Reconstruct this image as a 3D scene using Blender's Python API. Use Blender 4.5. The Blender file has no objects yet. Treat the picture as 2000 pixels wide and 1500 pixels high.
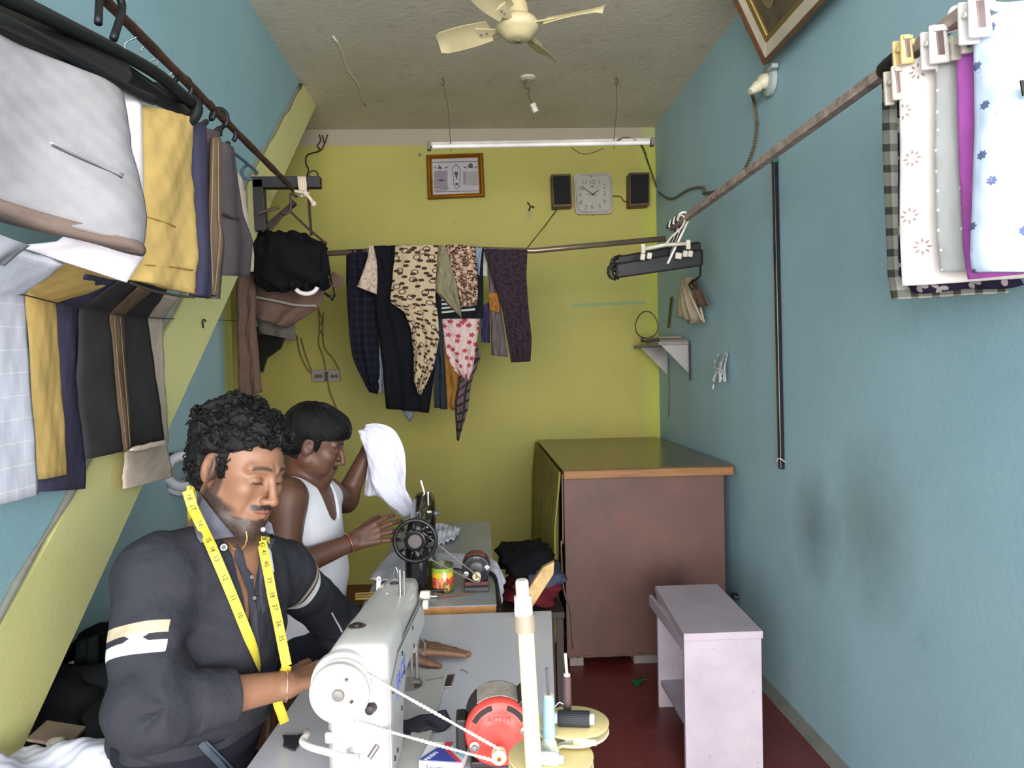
import bpy, bmesh, math, random
import numpy as np
from mathutils import Vector, Matrix
from mathutils.bvhtree import BVHTree
random.seed(7)
sc = bpy.context.scene
COL = sc.collection

# ------------------------------------------------------------------ camera
F_PX = 1500.0
CAM = Vector((0.0, 0.0, 1.5))
YAW, PITCH, ROLL = math.radians(-2.56), math.radians(-1.1), math.radians(-1.2)
ROT = Matrix.Rotation(YAW, 3, 'Z') @ Matrix.Rotation(math.pi/2 + PITCH, 3, 'X') @ Matrix.Rotation(ROLL, 3, 'Z')
cd = bpy.data.cameras.new('camera'); cam = bpy.data.objects.new('camera', cd); COL.objects.link(cam)
cd.sensor_width = 36; cd.lens = 36*F_PX/2000; cd.clip_start = .02; cd.clip_end = 60
cam.matrix_world = Matrix.Translation(CAM) @ ROT.to_4x4()
sc.camera = cam

# ------------------------------------------------------------------ light: overcast daylight through the open shop front
w = bpy.data.worlds.new('world'); sc.world = w; w.use_nodes = True
w.node_tree.nodes['Background'].inputs[0].default_value = (.80, .90, 1.0, 1)
w.node_tree.nodes['Background'].inputs[1].default_value = 1.7
def area(name, loc, rot, sx, sy, power, col):
    l = bpy.data.lights.new(name, 'AREA'); l.shape = 'RECTANGLE'; l.size = sx; l.size_y = sy
    l.energy = power; l.color = col
    o = bpy.data.objects.new(name, l); COL.objects.link(o); o.location = loc; o.rotation_euler = rot
    return o
area('daylight', (0.4, -6.2, 1.75), (math.radians(91), 0, 0), 11.0, 3.4, 1500, (1.0, .97, .93))
sc.view_settings.view_transform = 'Standard'
sc.view_settings.look = 'None'
sc.view_settings.gamma = 1
sc.view_settings.use_curve_mapping = False
sc.view_settings.exposure = 0.35
sc.cycles.max_bounces = 10; sc.cycles.diffuse_bounces = 7; sc.cycles.use_denoising = True

def ray(px, py):
    d = Vector(((px-1000)/F_PX, -(py-750)/F_PX, -1))
    return ROT @ d
def P(px, py, Y):
    d = ray(px, py); return CAM + d*((Y-CAM.y)/d.y)
def PX(px, py, X):
    d = ray(px, py); return CAM + d*((X-CAM.x)/d.x)
def PZ(px, py, Z):
    d = ray(px, py); return CAM + d*((Z-CAM.z)/d.z)

# ------------------------------------------------------------------ materials
def lin(c):
    return tuple(((x/255)/12.92 if x/255 <= .04045 else ((x/255+.055)/1.055)**2.4) for x in c)
class NT:
    def __init__(s, name):
        s.m = bpy.data.materials.new(name); s.m.use_nodes = True
        s.t = s.m.node_tree; s.b = s.t.nodes['Principled BSDF']
    def n(s, typ, ins=None, **kw):
        x = s.t.nodes.new(typ)
        for k, v in kw.items(): setattr(x, k, v)
        for k, v in (ins or {}).items(): s.put(x.inputs[k], v)
        return x
    def put(s, sock, v):
        if isinstance(v, bpy.types.NodeSocket): s.t.links.new(v, sock)
        else: sock.default_value = v
    def math(s, op, a, b=0.0, c=None):
        x = s.n('ShaderNodeMath', operation=op); s.put(x.inputs[0], a); s.put(x.inputs[1], b)
        if c is not None: s.put(x.inputs[2], c)
        return x.outputs[0]
    def coord(s, kind='Object', scale=1.0):
        c = s.n('ShaderNodeTexCoord'); m = s.n('ShaderNodeMapping'); s.t.links.new(c.outputs[kind], m.inputs[0])
        m.inputs['Scale'].default_value = (scale,)*3 if not isinstance(scale, tuple) else scale
        return m.outputs[0]
    def noise(s, vec, scale, detail=4, rough=.6):
        x = s.n('ShaderNodeTexNoise', {'Vector': vec, 'Scale': scale, 'Detail': detail, 'Roughness': rough}); return x.outputs[0]
    def ramp(s, f, a, b):
        x = s.n('ShaderNodeMapRange', {'Value': f, 'From Min': a, 'From Max': b}); return x.outputs[0]
    def mix(s, f, a, b):
        x = s.n('ShaderNodeMix', data_type='RGBA'); s.put(x.inputs[0], f)
        for i, v in ((6, a), (7, b)):
            s.put(x.inputs[i], v if isinstance(v, bpy.types.NodeSocket) else (*lin(v), 1))
        return x.outputs[2]
    def bump(s, h, strength, dist=.01):
        x = s.n('ShaderNodeBump', {'Height': h, 'Strength': strength, 'Distance': dist}); s.put(s.b.inputs['Normal'], x.outputs[0])
    def done(s, col, rough=.6, metal=0., spec=.4):
        s.put(s.b.inputs['Base Color'], col if isinstance(col, bpy.types.NodeSocket) else (*lin(col), 1))
        s.b.inputs['Roughness'].default_value = rough; s.b.inputs['Metallic'].default_value = metal
        s.b.inputs['Specular IOR Level'].default_value = spec
        return s.m
_mc = {}
def mat(name, rgb, rough=.6, metal=0., var=.12, vs=6., bump=0., bs=60., spec=.4):
    if name in _mc: return _mc[name]
    t = NT(name); v = t.coord(); n = t.noise(v, vs, 5)
    dark = tuple(max(0, c*(1-var)) for c in rgb); lite = tuple(min(255, c*(1+var*.6)) for c in rgb)
    if bump: t.bump(t.noise(v, bs, 3), bump, .003)
    _mc[name] = t.done(t.mix(t.ramp(n, .3, .7), dark, lite), rough, metal, spec); return _mc[name]
def cloth_mat(name, rgb, weave=700., var=.10):
    if name in _mc: return _mc[name]
    t = NT(name); v = t.coord()
    n = t.noise(v, 9, 4); f = t.noise(v, weave, 2)
    c = t.mix(t.ramp(n, .3, .7), tuple(c*(1-var) for c in rgb), tuple(min(255, c*(1+var*.5)) for c in rgb))
    c = t.mix(t.math('MULTIPLY', t.ramp(f, .35, .65), .22), c, tuple(c*.72 for c in rgb))
    t.bump(f, .25, .001)
    _mc[name] = t.done(c, .9, 0, .15); return _mc[name]
def uvxy(t, kind='UV'):
    c = t.n('ShaderNodeTexCoord'); s = t.n('ShaderNodeSeparateXYZ', {0: c.outputs[kind]}); return c.outputs[kind], s.outputs[0], s.outputs[1]
def checks(name, base, line, cx, cy, wd, alpha=1., line2=None):
    t = NT(name); uv, u, v = uvxy(t)
    a = t.math('LESS_THAN', t.math('FRACT', t.math('DIVIDE', u, cx)), wd)
    b = t.math('LESS_THAN', t.math('FRACT', t.math('DIVIDE', v, cy)), wd)
    m = t.math('MULTIPLY', t.math('MAXIMUM', a, b), alpha)
    c = t.mix(m, base, line)
    if line2:
        both = t.math('MULTIPLY', t.math('MULTIPLY', a, b), 1.0); c = t.mix(both, c, line2)
    return t.done(c, .9, 0, .15)
def motif(name, base, col, cell, r, petals=5, jit=0., inner=0., col2=None, amp=.38, c3=None, r3=0., cell3=.05):
    t = NT(name); uv, u, v = uvxy(t)
    vo = t.n('ShaderNodeTexVoronoi', {'Vector': uv, 'Scale': 1/cell, 'Randomness': jit}, voronoi_dimensions='2D')
    pos = t.n('ShaderNodeVectorMath', {0: vo.outputs['Position'], 3: 1.0}, operation='SCALE')
    d = t.n('ShaderNodeVectorMath', {0: uv, 1: pos.outputs[0]}, operation='SUBTRACT')
    sx = t.n('ShaderNodeSeparateXYZ', {0: d.outputs[0]})
    ang = t.math('ARCTAN2', sx.outputs[1], sx.outputs[0])
    rad = t.math('SQRT', t.math('ADD', t.math('MULTIPLY', sx.outputs[0], sx.outputs[0]), t.math('MULTIPLY', sx.outputs[1], sx.outputs[1])))
    lim = t.math('MULTIPLY', t.math('MULTIPLY_ADD', t.math('COSINE', t.math('MULTIPLY', ang, float(petals))), amp, 1-amp), r)
    m = t.math('LESS_THAN', rad, lim)
    if inner: m = t.math('MULTIPLY', m, t.math('GREATER_THAN', rad, inner))
    c2 = t.mix(vo.outputs['Color'], col, col2) if col2 else col
    c = t.mix(m, base, c2)
    if c3:
        v3 = t.n('ShaderNodeTexVoronoi', {'Vector': uv, 'Scale': 1/cell3, 'Randomness': .8}, voronoi_dimensions='2D')
        d3 = t.math('MULTIPLY', v3.outputs['Distance'], cell3)
        m3 = t.math('MULTIPLY', t.math('LESS_THAN', d3, r3), t.math('GREATER_THAN', d3, r3*.68)); c = t.mix(m3, c, c3)
    return t.done(c, .9, 0, .15)
def blotch(name, base, col, scale, lo, hi, detail=1., col3=None):
    t = NT(name); uv, u, v = uvxy(t)
    n = t.noise(uv, scale, detail, .5); m = t.ramp(n, lo, hi)
    c = t.mix(m, base, col)
    if col3: c = t.mix(t.ramp(t.noise(uv, scale*.3, 2), .5, .56), c, col3)
    return t.done(c, .9, 0, .15)

# ------------------------------------------------------------------ geometry
class G:
    def __init__(s): s.v = []; s.f = []; s.uv = {}
    def add(s, vs, fs, uv=None):
        o = len(s.v); s.v += [tuple(x) for x in vs]; s.f += [tuple(i+o for i in f) for f in fs]
        if uv:
            for i, q in enumerate(uv): s.uv[o+i] = q
        return s
    def box(s, c, size, rot=None, taper=1.0):
        hx, hy, hz = [a/2 for a in size]; vs = []
        for z in (-1, 1):
            k = taper if z > 0 else 1
            for x, y in ((-1, -1), (1, -1), (1, 1), (-1, 1)): 
                p = Vector((x*hx*k, y*hy*k, z*hz)); vs.append((rot @ p if rot else p) + Vector(c))
        return s.add(vs, [(3, 2, 1, 0), (4, 5, 6, 7), (0, 1, 5, 4), (1, 2, 6, 5), (2, 3, 7, 6), (3, 0, 4, 7)])
    def bx(s, x0, x1, y0, y1, z0, z1):
        return s.box(((x0+x1)/2, (y0+y1)/2, (z0+z1)/2), (abs(x1-x0), abs(y1-y0), abs(z1-z0)))
    def hexa(s, q):    # 8 points: 4 bottom, 4 top
        return s.add(q, [(3, 2, 1, 0), (4, 5, 6, 7), (0, 1, 5, 4), (1, 2, 6, 5), (2, 3, 7, 6), (3, 0, 4, 7)])
    def tube(s, pts, r, n=8, closed=False):
        pts = [Vector(p) for p in pts]; m = len(pts); rs = r if isinstance(r, (list, tuple)) else [r]*m
        vs = []; up = None
        for i, p in enumerate(pts):
            a = pts[(i-1) % m] if (closed or i > 0) else p; b = pts[(i+1) % m] if (closed or i < m-1) else p
            t = (b-a); t = t.normalized() if t.length > 1e-9 else Vector((0, 0, 1))
            if up is None: up = t.orthogonal().normalized()
            up = (up - t*up.dot(t)); up = up.normalized() if up.length > 1e-6 else t.orthogonal().normalized()
            q = t.cross(up)
            for k in range(n):
                an = 2*math.pi*k/n; vs.append(p + (up*math.cos(an)+q*math.sin(an))*rs[i])
        fs = []
        for i in range(m if closed else m-1):
            j = (i+1) % m
            for k in range(n):
                l = (k+1) % n; fs.append((i*n+k, i*n+l, j*n+l, j*n+k))
        if not closed: fs += [tuple(range(n-1, -1, -1)), tuple((m-1)*n+k for k in range(n))]
        return s.add(vs, fs)
    def cyl(s, a, b, r, r2=None, n=16): return s.tube([a, b], [r, r if r2 is None else r2], n)
    def lathe(s, prof, o=(0, 0, 0), axis=(0, 0, 1), n=24):
        ax = Vector(axis).normalized(); u = ax.orthogonal().normalized(); w_ = ax.cross(u); vs = []
        for r, h in prof:
            for k in range(n):
                an = 2*math.pi*k/n; vs.append(Vector(o) + ax*h + (u*math.cos(an)+w_*math.sin(an))*max(r, 1e-5))
        m = len(prof); fs = [(i*n+k, i*n+(k+1) % n, (i+1)*n+(k+1) % n, (i+1)*n+k) for i in range(m-1) for k in range(n)]
        if tuple(prof[0]) == tuple(prof[-1]): return s.add(vs, fs)
        fs += [tuple(range(n-1, -1, -1)), tuple((m-1)*n+k for k in range(n))]
        return s.add(vs, fs)
    def prism(s, poly, d):   # 3D polygon extruded by vector d
        n = len(poly); vs = [Vector(p) for p in poly] + [Vector(p)+Vector(d) for p in poly]
        return s.add(vs, [tuple(range(n-1, -1, -1)), tuple(range(n, 2*n))] + [(i, (i+1) % n, n+(i+1) % n, n+i) for i in range(n)])
    def sphere(s, c, r, n=12, sc3=(1, 1, 1)):
        vs = []; fs = []; m = n//2+1
        for i in range(m):
            th = math.pi*i/(m-1)
            for k in range(n):
                an = 2*math.pi*k/n; vs.append((c[0]+r*sc3[0]*math.sin(th)*math.cos(an), c[1]+r*sc3[1]*math.sin(th)*math.sin(an), c[2]+r*sc3[2]*math.cos(th)))
        for i in range(m-1):
            for k in range(n): fs.append((i*n+k, (i+1)*n+k, (i+1)*n+(k+1) % n, i*n+(k+1) % n))
        return s.add(vs, fs)

def wloc(o):
    v = Vector((0, 0, 0))
    while o is not None: v += o.location; o = o.parent
    return v
def tag(o, label=None, cat=None, group=None, kind=None):
    if label: o['label'] = label
    if cat: o['category'] = cat
    if group: o['group'] = group
    if kind: o['kind'] = kind
    return o
def thing(name, label, cat, loc, group=None):
    o = bpy.data.objects.new(name, None); o.empty_display_size = .05; COL.objects.link(o); o.location = loc
    return tag(o, label, cat, group)
def mesh(name, g, m, parent=None, smooth=False, bevel=0., label=None, cat=None, group=None, kind=None, segs=2, weld=False):
    if isinstance(g, G): vs, fs, uv = g.v, g.f, g.uv
    else: vs, fs = g; uv = {}
    vs = [Vector(v) for v in vs]
    if parent is not None: o0 = wloc(parent)
    else:
        xs, ys, zs = zip(*[tuple(v) for v in vs]); o0 = Vector(((min(xs)+max(xs))/2, (min(ys)+max(ys))/2, min(zs)))
    me = bpy.data.meshes.new(name); me.from_pydata([v-o0 for v in vs], [], fs)
    if uv:
        ul = me.uv_layers.new(name='UVMap')
        for l in me.loops: ul.data[l.index].uv = uv.get(l.vertex_index, (0, 0))
    if bevel or weld:
        bm = bmesh.new(); bm.from_mesh(me)
        if weld: bmesh.ops.remove_doubles(bm, verts=bm.verts, dist=1e-5)
        bmesh.ops.recalc_face_normals(bm, faces=bm.faces)
        if bevel:
            es = [e for e in bm.edges if len(e.link_faces) == 2 and e.calc_face_angle(0) > .5]
            bmesh.ops.bevel(bm, geom=es, offset=bevel, segments=segs, affect='EDGES', profile=.5, clamp_overlap=True)
        bm.to_mesh(me); bm.free()
    else:
        bm = bmesh.new(); bm.from_mesh(me); bmesh.ops.recalc_face_normals(bm, faces=bm.faces); bm.to_mesh(me); bm.free()
    if smooth:
        for p in me.polygons: p.use_smooth = True
        if smooth != 'all':
            bm = bmesh.new(); bm.from_mesh(me)
            for e in bm.edges:
                if len(e.link_faces) == 2 and e.calc_face_angle(0) > .7: e.smooth = False
            bm.to_mesh(me); bm.free()
    me.materials.append(m)
    o = bpy.data.objects.new(name, me); COL.objects.link(o)
    if parent is not None: o.parent = parent
    else: o.location = o0
    return tag(o, label, cat, group, kind)
def text(s, size, loc, xdir, ydir, m, parent, ext=.0005, name='lettering'):
    cu = bpy.data.curves.new('t', 'FONT'); cu.body = s; cu.size = size; cu.extrude = ext; cu.align_x = 'CENTER'; cu.align_y = 'CENTER'
    cu.resolution_u = 2
    o = bpy.data.objects.new('t', cu); COL.objects.link(o)
    bpy.context.view_layer.update()
    me = bpy.data.meshes.new_from_object(o.evaluated_get(bpy.context.evaluated_depsgraph_get()))
    bpy.data.objects.remove(o)
    x = Vector(xdir).normalized(); y = Vector(ydir); y = (y-x*y.dot(x)).normalized(); z = x.cross(y)
    mt = Matrix((x, y, z)).transposed().to_4x4(); mt.translation = Vector(loc)-wloc(parent)
    me.transform(mt); me.materials.clear(); me.materials.append(m)
    o = bpy.data.objects.new(name, me); COL.objects.link(o); o.parent = parent
    return o
def copy_tree(o, parent=None, off=None):
    c = o.copy(); COL.objects.link(c); c.parent = parent
    if off is not None: c.location = o.location + Vector(off)
    for ch in list(o.children): copy_tree(ch, c)
    return c
def catmull(pts, n):
    pts = [Vector(p) for p in pts]
    if len(pts) == 2: return [pts[0].lerp(pts[1], i/(n-1)) for i in range(n)]
    q = [pts[0]*2-pts[1]] + pts + [pts[-1]*2-pts[-2]]; out = []
    for i in range(n):
        t = i/(n-1)*(len(pts)-1); k = min(int(t), len(pts)-2); t -= k; a, b, c, d = q[k:k+4]
        out.append(.5*((2*b)+(c-a)*t+(2*a-5*b+4*c-d)*t*t+(3*b-a-3*c+d)*t**3))
    return out
def poly(pts, n):
    pts = [Vector(p) for p in pts]; L = [0]
    for a, b in zip(pts, pts[1:]): L.append(L[-1]+(b-a).length)
    out = []
    for i in range(n):
        s = L[-1]*i/(n-1); k = 0
        while k < len(L)-2 and L[k+1] < s: k += 1
        t = (s-L[k])/max(1e-9, L[k+1]-L[k]); out.append(pts[k].lerp(pts[k+1], t))
    return out
def sheet(L, R, thick=.012, nu=24, nv=30, folds=3, amp=.006, ph=0., smooth_edge=False, wr=.0, seed=0, ramp=True, exact=False):
    """a hanging cloth: left and right edge polylines (top to bottom), real thickness, soft vertical folds"""
    fn = catmull if smooth_edge else poly
    if exact:
        L = [Vector(p) for p in L]; R = [Vector(p) for p in R]; ll = []; rr = []
        k = max(1, nv//(len(L)-1))
        for i in range(len(L)-1):
            for j in range(k): ll.append(L[i].lerp(L[i+1], j/k)); rr.append(R[i].lerp(R[i+1], j/k))
        ll.append(L[-1]); rr.append(R[-1]); nv = len(ll)
    else: ll = fn(L, nv); rr = fn(R, nv)
    rnd = random.Random(seed); a1, a2, a3 = [rnd.uniform(0, 6.28) for _ in range(3)]
    g = G(); vs = []; uv = []; wdt = sum((r-l).length for l, r in zip(ll, rr))/nv; h = 0; hs = [0]
    for i in range(1, nv): h += ((ll[i]-ll[i-1]).length+(rr[i]-rr[i-1]).length)/2; hs.append(h)
    for side in (1, -1):
        for i in range(nv):
            dv = (ll[min(i+1, nv-1)]-ll[max(i-1, 0)]) + (rr[min(i+1, nv-1)]-rr[max(i-1, 0)])
            nrm = (rr[i]-ll[i]).cross(dv); nrm = nrm.normalized() if nrm.length > 1e-9 else Vector((0, -1, 0))
            if nrm.dot(CAM-(ll[i]+rr[i])/2) < 0: nrm.negate()
            for j in range(nu):
                u = j/(nu-1); v = i/(nv-1)
                fold = amp*math.sin(folds*2*math.pi*u+ph+a1+.8*math.sin(3*v+a2))*((.35+.65*v) if ramp else 1)
                fold += wr*(math.sin(9*v+5*u+a3)+.6*math.sin(17*v-11*u+a2)+.5*math.sin(31*v+23*u+a1)+.35*math.sin(47*v-37*u))
                edge = 1-abs(2*u-1)**8
                p = ll[i].lerp(rr[i], u) + nrm*(fold + side*thick/2*max(.15, edge))
                vs.append(p); uv.append((u*wdt, hs[i]))
    N = nu*nv; fs = []
    for i in range(nv-1):
        for j in range(nu-1):
            a = i*nu+j; fs.append((a, a+1, a+nu+1, a+nu)); fs.append((N+a, N+a+nu, N+a+nu+1, N+a+1))
    for i in range(nv-1):
        a = i*nu; fs.append((a, a+nu, N+a+nu, N+a)); a = i*nu+nu-1; fs.append((a, N+a, N+a+nu, a+nu))
    for j in range(nu-1):
        fs.append((j, N+j, N+j+1, j+1)); a = (nv-1)*nu+j; fs.append((a, a+1, N+a+1, N+a))
    g.add(vs, fs, uv); return g
# ------------------------------------------------------------------ room shell
XR, XL, XF, YB, ZC, Y0 = 1.30, -1.00, -1.71, 5.45, 3.20, 0.35
XU, YJ = -1.30, 4.15
def wall_mat(name, base, mott, stain, dust=.5, extra=None):
    t = NT(name); v = t.coord()
    n1 = t.noise(v, 1.3, 5, .6); n2 = t.noise(v, 5.5, 6, .7); n3 = t.noise(v, 26, 4, .6)
    c = t.mix(t.ramp(n1, .35, .68), base, mott)
    c = t.mix(t.math('MULTIPLY', t.ramp(n2, .60, .80), dust), c, stain)
    c = t.mix(t.math('MULTIPLY', t.ramp(n3, .68, .76), .35), c, tuple(min(255, x*1.18) for x in base))
    if extra: c = extra(t, c)
    t.bump(t.math('ADD', t.noise(v, 45, 5), t.math('MULTIPLY', n2, 1.5)), .12, .006)
    return t.done(c, .62, 0, .35)
def stain_blob(t, c, pos, rad, col, amt, kind='Generated'):
    g = t.n('ShaderNodeNewGeometry'); s = t.n('ShaderNodeVectorMath', {0: g.outputs['Position'], 1: pos}, operation='SUBTRACT')
    s2 = t.n('ShaderNodeVectorMath', {0: s.outputs[0], 1: tuple(1/r for r in rad)}, operation='MULTIPLY')
    l = t.n('ShaderNodeVectorMath', {0: s2.outputs[0]}, operation='LENGTH')
    nz = t.noise(g.outputs['Position'], 7, 4)
    f = t.math('MULTIPLY', t.ramp(t.math('ADD', l.outputs['Value'], t.math('MULTIPLY', nz, .6)), 1.35, .45), amt)
    return t.mix(f, c, col)
def right_extra(t, c):
    p = PX(1590, 1030, XR); c = stain_blob(t, c, tuple(p), (.4, .22, .26), (84, 98, 102), .5)
    p = PX(1700, 1030, XR); c = stain_blob(t, c, tuple(p), (.3, .3, .35), (110, 130, 132), .6)
    return c
MW_R = wall_mat('blue_wall_paint', (154, 186, 196), (142, 176, 188), (122, 150, 160), .5, right_extra)
MW_L = wall_mat('teal_wall_paint', (140, 176, 186), (132, 168, 178), (114, 146, 156), .5)
def back_extra(t, c):
    g = t.n('ShaderNodeNewGeometry'); s = t.n('ShaderNodeSeparateXYZ', {0: g.outputs['Position']})
    x, z = s.outputs[0], s.outputs[2]; nz = t.noise(g.outputs['Position'], 6, 4)
    # ceiling wash carried down on to the top of the wall, hand-cut edge
    lim = t.math('ADD', t.math('MULTIPLY', nz, .03), P(900, 283, YB).z-.015)
    c = t.mix(t.math('GREATER_THAN', z, lim), c, (160, 150, 132))
    # greener, older coat low and at the right-hand corner
    c = t.mix(t.math('MULTIPLY', t.ramp(x, 1.16, 1.26), .4), c, (176, 190, 60))
    # the newer strip of paint under a chalk line
    lo = P(1105, 603, YB).z
    m = t.math('MULTIPLY', t.math('MULTIPLY', t.math('LESS_THAN', t.math('ABSOLUTE', t.math('SUBTRACT', z, t.math('ADD', lo, t.math('MULTIPLY', x, .03)))), .012), t.math('GREATER_THAN', x, .68)), t.math('LESS_THAN', x, 1.22))
    c = t.mix(t.math('MULTIPLY', m, .7), c, (120, 150, 110))
    for q in ((1033, 420, .035), (1108, 625, .02), (888, 435, .02)):
        p = P(q[0], q[1], YB); c = stain_blob(t, c, tuple(p), (q[2], .1, q[2]*1.6), (140, 150, 110), .8)
    return c
MW_B = wall_mat('yellow_green_wall_paint', (172, 162, 82), (160, 156, 84), (136, 140, 96), .35, back_extra)
MW_S = wall_mat('pale_yellow_stair_paint', (216, 212, 150), (206, 204, 138), (190, 190, 140), .3)
def under_extra(t, c):
    g = t.n('ShaderNodeNewGeometry'); s = t.n('ShaderNodeSeparateXYZ', {0: g.outputs['Position']})
    return t.mix(t.math('GREATER_THAN', s.outputs[1], 4.01), c, (204, 202, 130))
MW_U = wall_mat('blue_under_stair_paint', (172, 204, 214), (162, 196, 208), (138, 170, 182), .4, under_extra)
t = NT('ceiling_limewash'); v = t.coord()
c_ = t.mix(t.ramp(t.noise(v, 1.1, 5, .65), .35, .65), (200, 190, 172), (216, 206, 190))
c_ = t.mix(t.math('MULTIPLY', t.ramp(t.noise(v, 8, 6, .7), .58, .78), .5), c_, (128, 118, 102))
t.bump(t.noise(v, 30, 5), .3, .01); M_CEIL = t.done(c_, .85, 0, .2)
t = NT('red_oxide_floor'); v = t.coord()
c_ = t.mix(t.ramp(t.noise(v, 2.2, 6, .65), .3, .7), (92, 34, 34), (116, 48, 46))
c_ = t.mix(t.math('MULTIPLY', t.ramp(t.noise(v, 14, 6, .7), .56, .8), .5), c_, (140, 92, 84))
t.bump(t.noise(v, 50, 4), .12, .004); M_FLOOR = t.done(c_, .38, 0, .5)

def struct(name, g, m, bevel=0., kind='structure', **k): return mesh(name, g, m, kind=kind, bevel=bevel, **k)
struct('floor', G().bx(XF-.1, XR+.1, Y0, YB+.1, -.12, 0), M_FLOOR)
struct('ceiling', G().bx(XF-.1, XR+.1, Y0-.3, YB+.1, ZC, ZC+.12), M_CEIL)
struct('wall_right', G().bx(XR, XR+.15, Y0, YB+.1, 0, ZC), MW_R)
struct('wall_back', G().bx(XF-.1, XR, YB, YB+.12, 0, ZC), MW_B)
# stair: enclosing wall above, sloping concrete slab, open space beneath
def zu(y): return .99+.737*(y-1.6)     # top edge of the slab's face
def zl(y): return .665+.756*(y-1.61)   # bottom edge
ytop_u = 1.6+(ZC-.99)/.737; ytop_l = 1.61+(ZC-.665)/.756
yb_u = 1.6-.99/.737; yb_l = 1.61-.665/.756
struct('wall_left', G().prism([(XL, Y0, ZC), (XL, ytop_u, ZC), (XL, Y0, zu(Y0))], (-.1, 0, 0)), MW_L)
SF = XL+.012
struct('stair_slab', G().prism([(SF, ytop_u+.03, ZC), (SF, ytop_l, ZC), (SF, yb_l, 0), (SF, yb_u, 0)], (XF-SF, 0, 0)), MW_S)
struct('wall_left_under_stair', G().bx(XF, XU, Y0, YJ, 0, ZC-.4), MW_U)
struct('wall_left_far', G().bx(XF-.12, XF, YJ-.2, YB, 0, ZC), MW_B)
# rough plaster lip where the slab meets the wall above
g = G(); pts = []
for i in range(40):
    y = Y0+.05+(ytop_u-Y0-.08)*i/39; pts.append((XL+.006, y, zu(y)+.01+.006*math.sin(i*1.7)))
g.tube(pts, [.008+.004*math.sin(i*2.3) for i in range(40)], 6)
struct('trim_1', g, mat('plaster_lip', (128, 128, 118), .9, bump=.4), smooth='all')
# plaster ridge on the ceiling
g = G(); a = PZ(650, 70, ZC); b = PZ(716, 206, ZC)
g.tube([a.lerp(b, i/12)+Vector((.01*math.sin(i), 0, 0)) for i in range(13)], .005, 8)
struct('trim_2', g, M_CEIL, smooth='all')
# cement fillet along the foot of the right wall
g = G(); g.prism([(XR, Y0, .05), (XR, Y0, 0), (XR-.025, Y0, 0)], (0, YB-Y0, 0))
struct('baseboard_right', g, mat('cement_fillet', (118, 122, 116), .9, bump=.4))
# the pavement outside, in front of the shop
struct('pavement', G().bx(-6, 6, -7, Y0, -.16, -.01), mat('pavement', (190, 184, 176), .9, bump=.3))
# ------------------------------------------------------------------ things on walls and ceiling
BLACK = mat('black_plastic', (24, 24, 27), .42, var=.2); WHITEP = mat('white_plastic', (224, 220, 208), .4, var=.05)
CREAM = mat('cream_enamel', (196, 182, 142), .4, var=.08); STEEL = mat('steel', (170, 170, 168), .3, .9, var=.08)
DARKST = mat('dark_steel', (62, 56, 54), .5, .5, var=.2, bump=.3); WIRE = mat('old_wire', (84, 76, 58), .7)
RUST = mat('rusty_rod', (78, 52, 42), .7, .3, var=.35, vs=30, bump=.4); PAPER = mat('paper', (226, 220, 208), .9, var=.06)
TWINE = mat('pale_twine', (196, 180, 160), .95, var=.1)

# ceiling fan
fc = P(1011, 62, 3.0)
fan = thing('ceiling_fan', 'cream four-blade ceiling fan hanging from the ceiling above the room', 'fan', (fc.x, fc.y, ZC))
mesh('downrod', G().cyl((fc.x, fc.y, fc.z+.12), (fc.x, fc.y, ZC-.03), .011), CREAM, fan, smooth=True)
mesh('ceiling_canopy', G().lathe([(.02, -.09), (.055, -.05), (.06, 0)], (fc.x, fc.y, ZC)), CREAM, fan, smooth=True)
mesh('motor_cup', G().lathe([(.0, .155), (.018, .15), (.022, .13), (.04, .105), (.045, .07), (.046, .055), (0, .05)], fc), CREAM, fan, smooth=True)
hub = mesh('motor_housing', G().lathe([(0, -.035), (.035, -.034), (.052, -.026), (.056, -.02), (.066, -.012), (.069, -.006), (.078, .0), (.081, .006), (.085, .012), (.084, .03), (.07, .048), (.05, .06), (0, .06)], fc, n=36), CREAM, fan, smooth=True)
mesh('hub_cap', G().lathe([(0, -.042), (.012, -.04), (.016, -.033), (0, -.033)], fc), mat('worn_fan_cap', (120, 108, 84), .6), hub, smooth=True)
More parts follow.
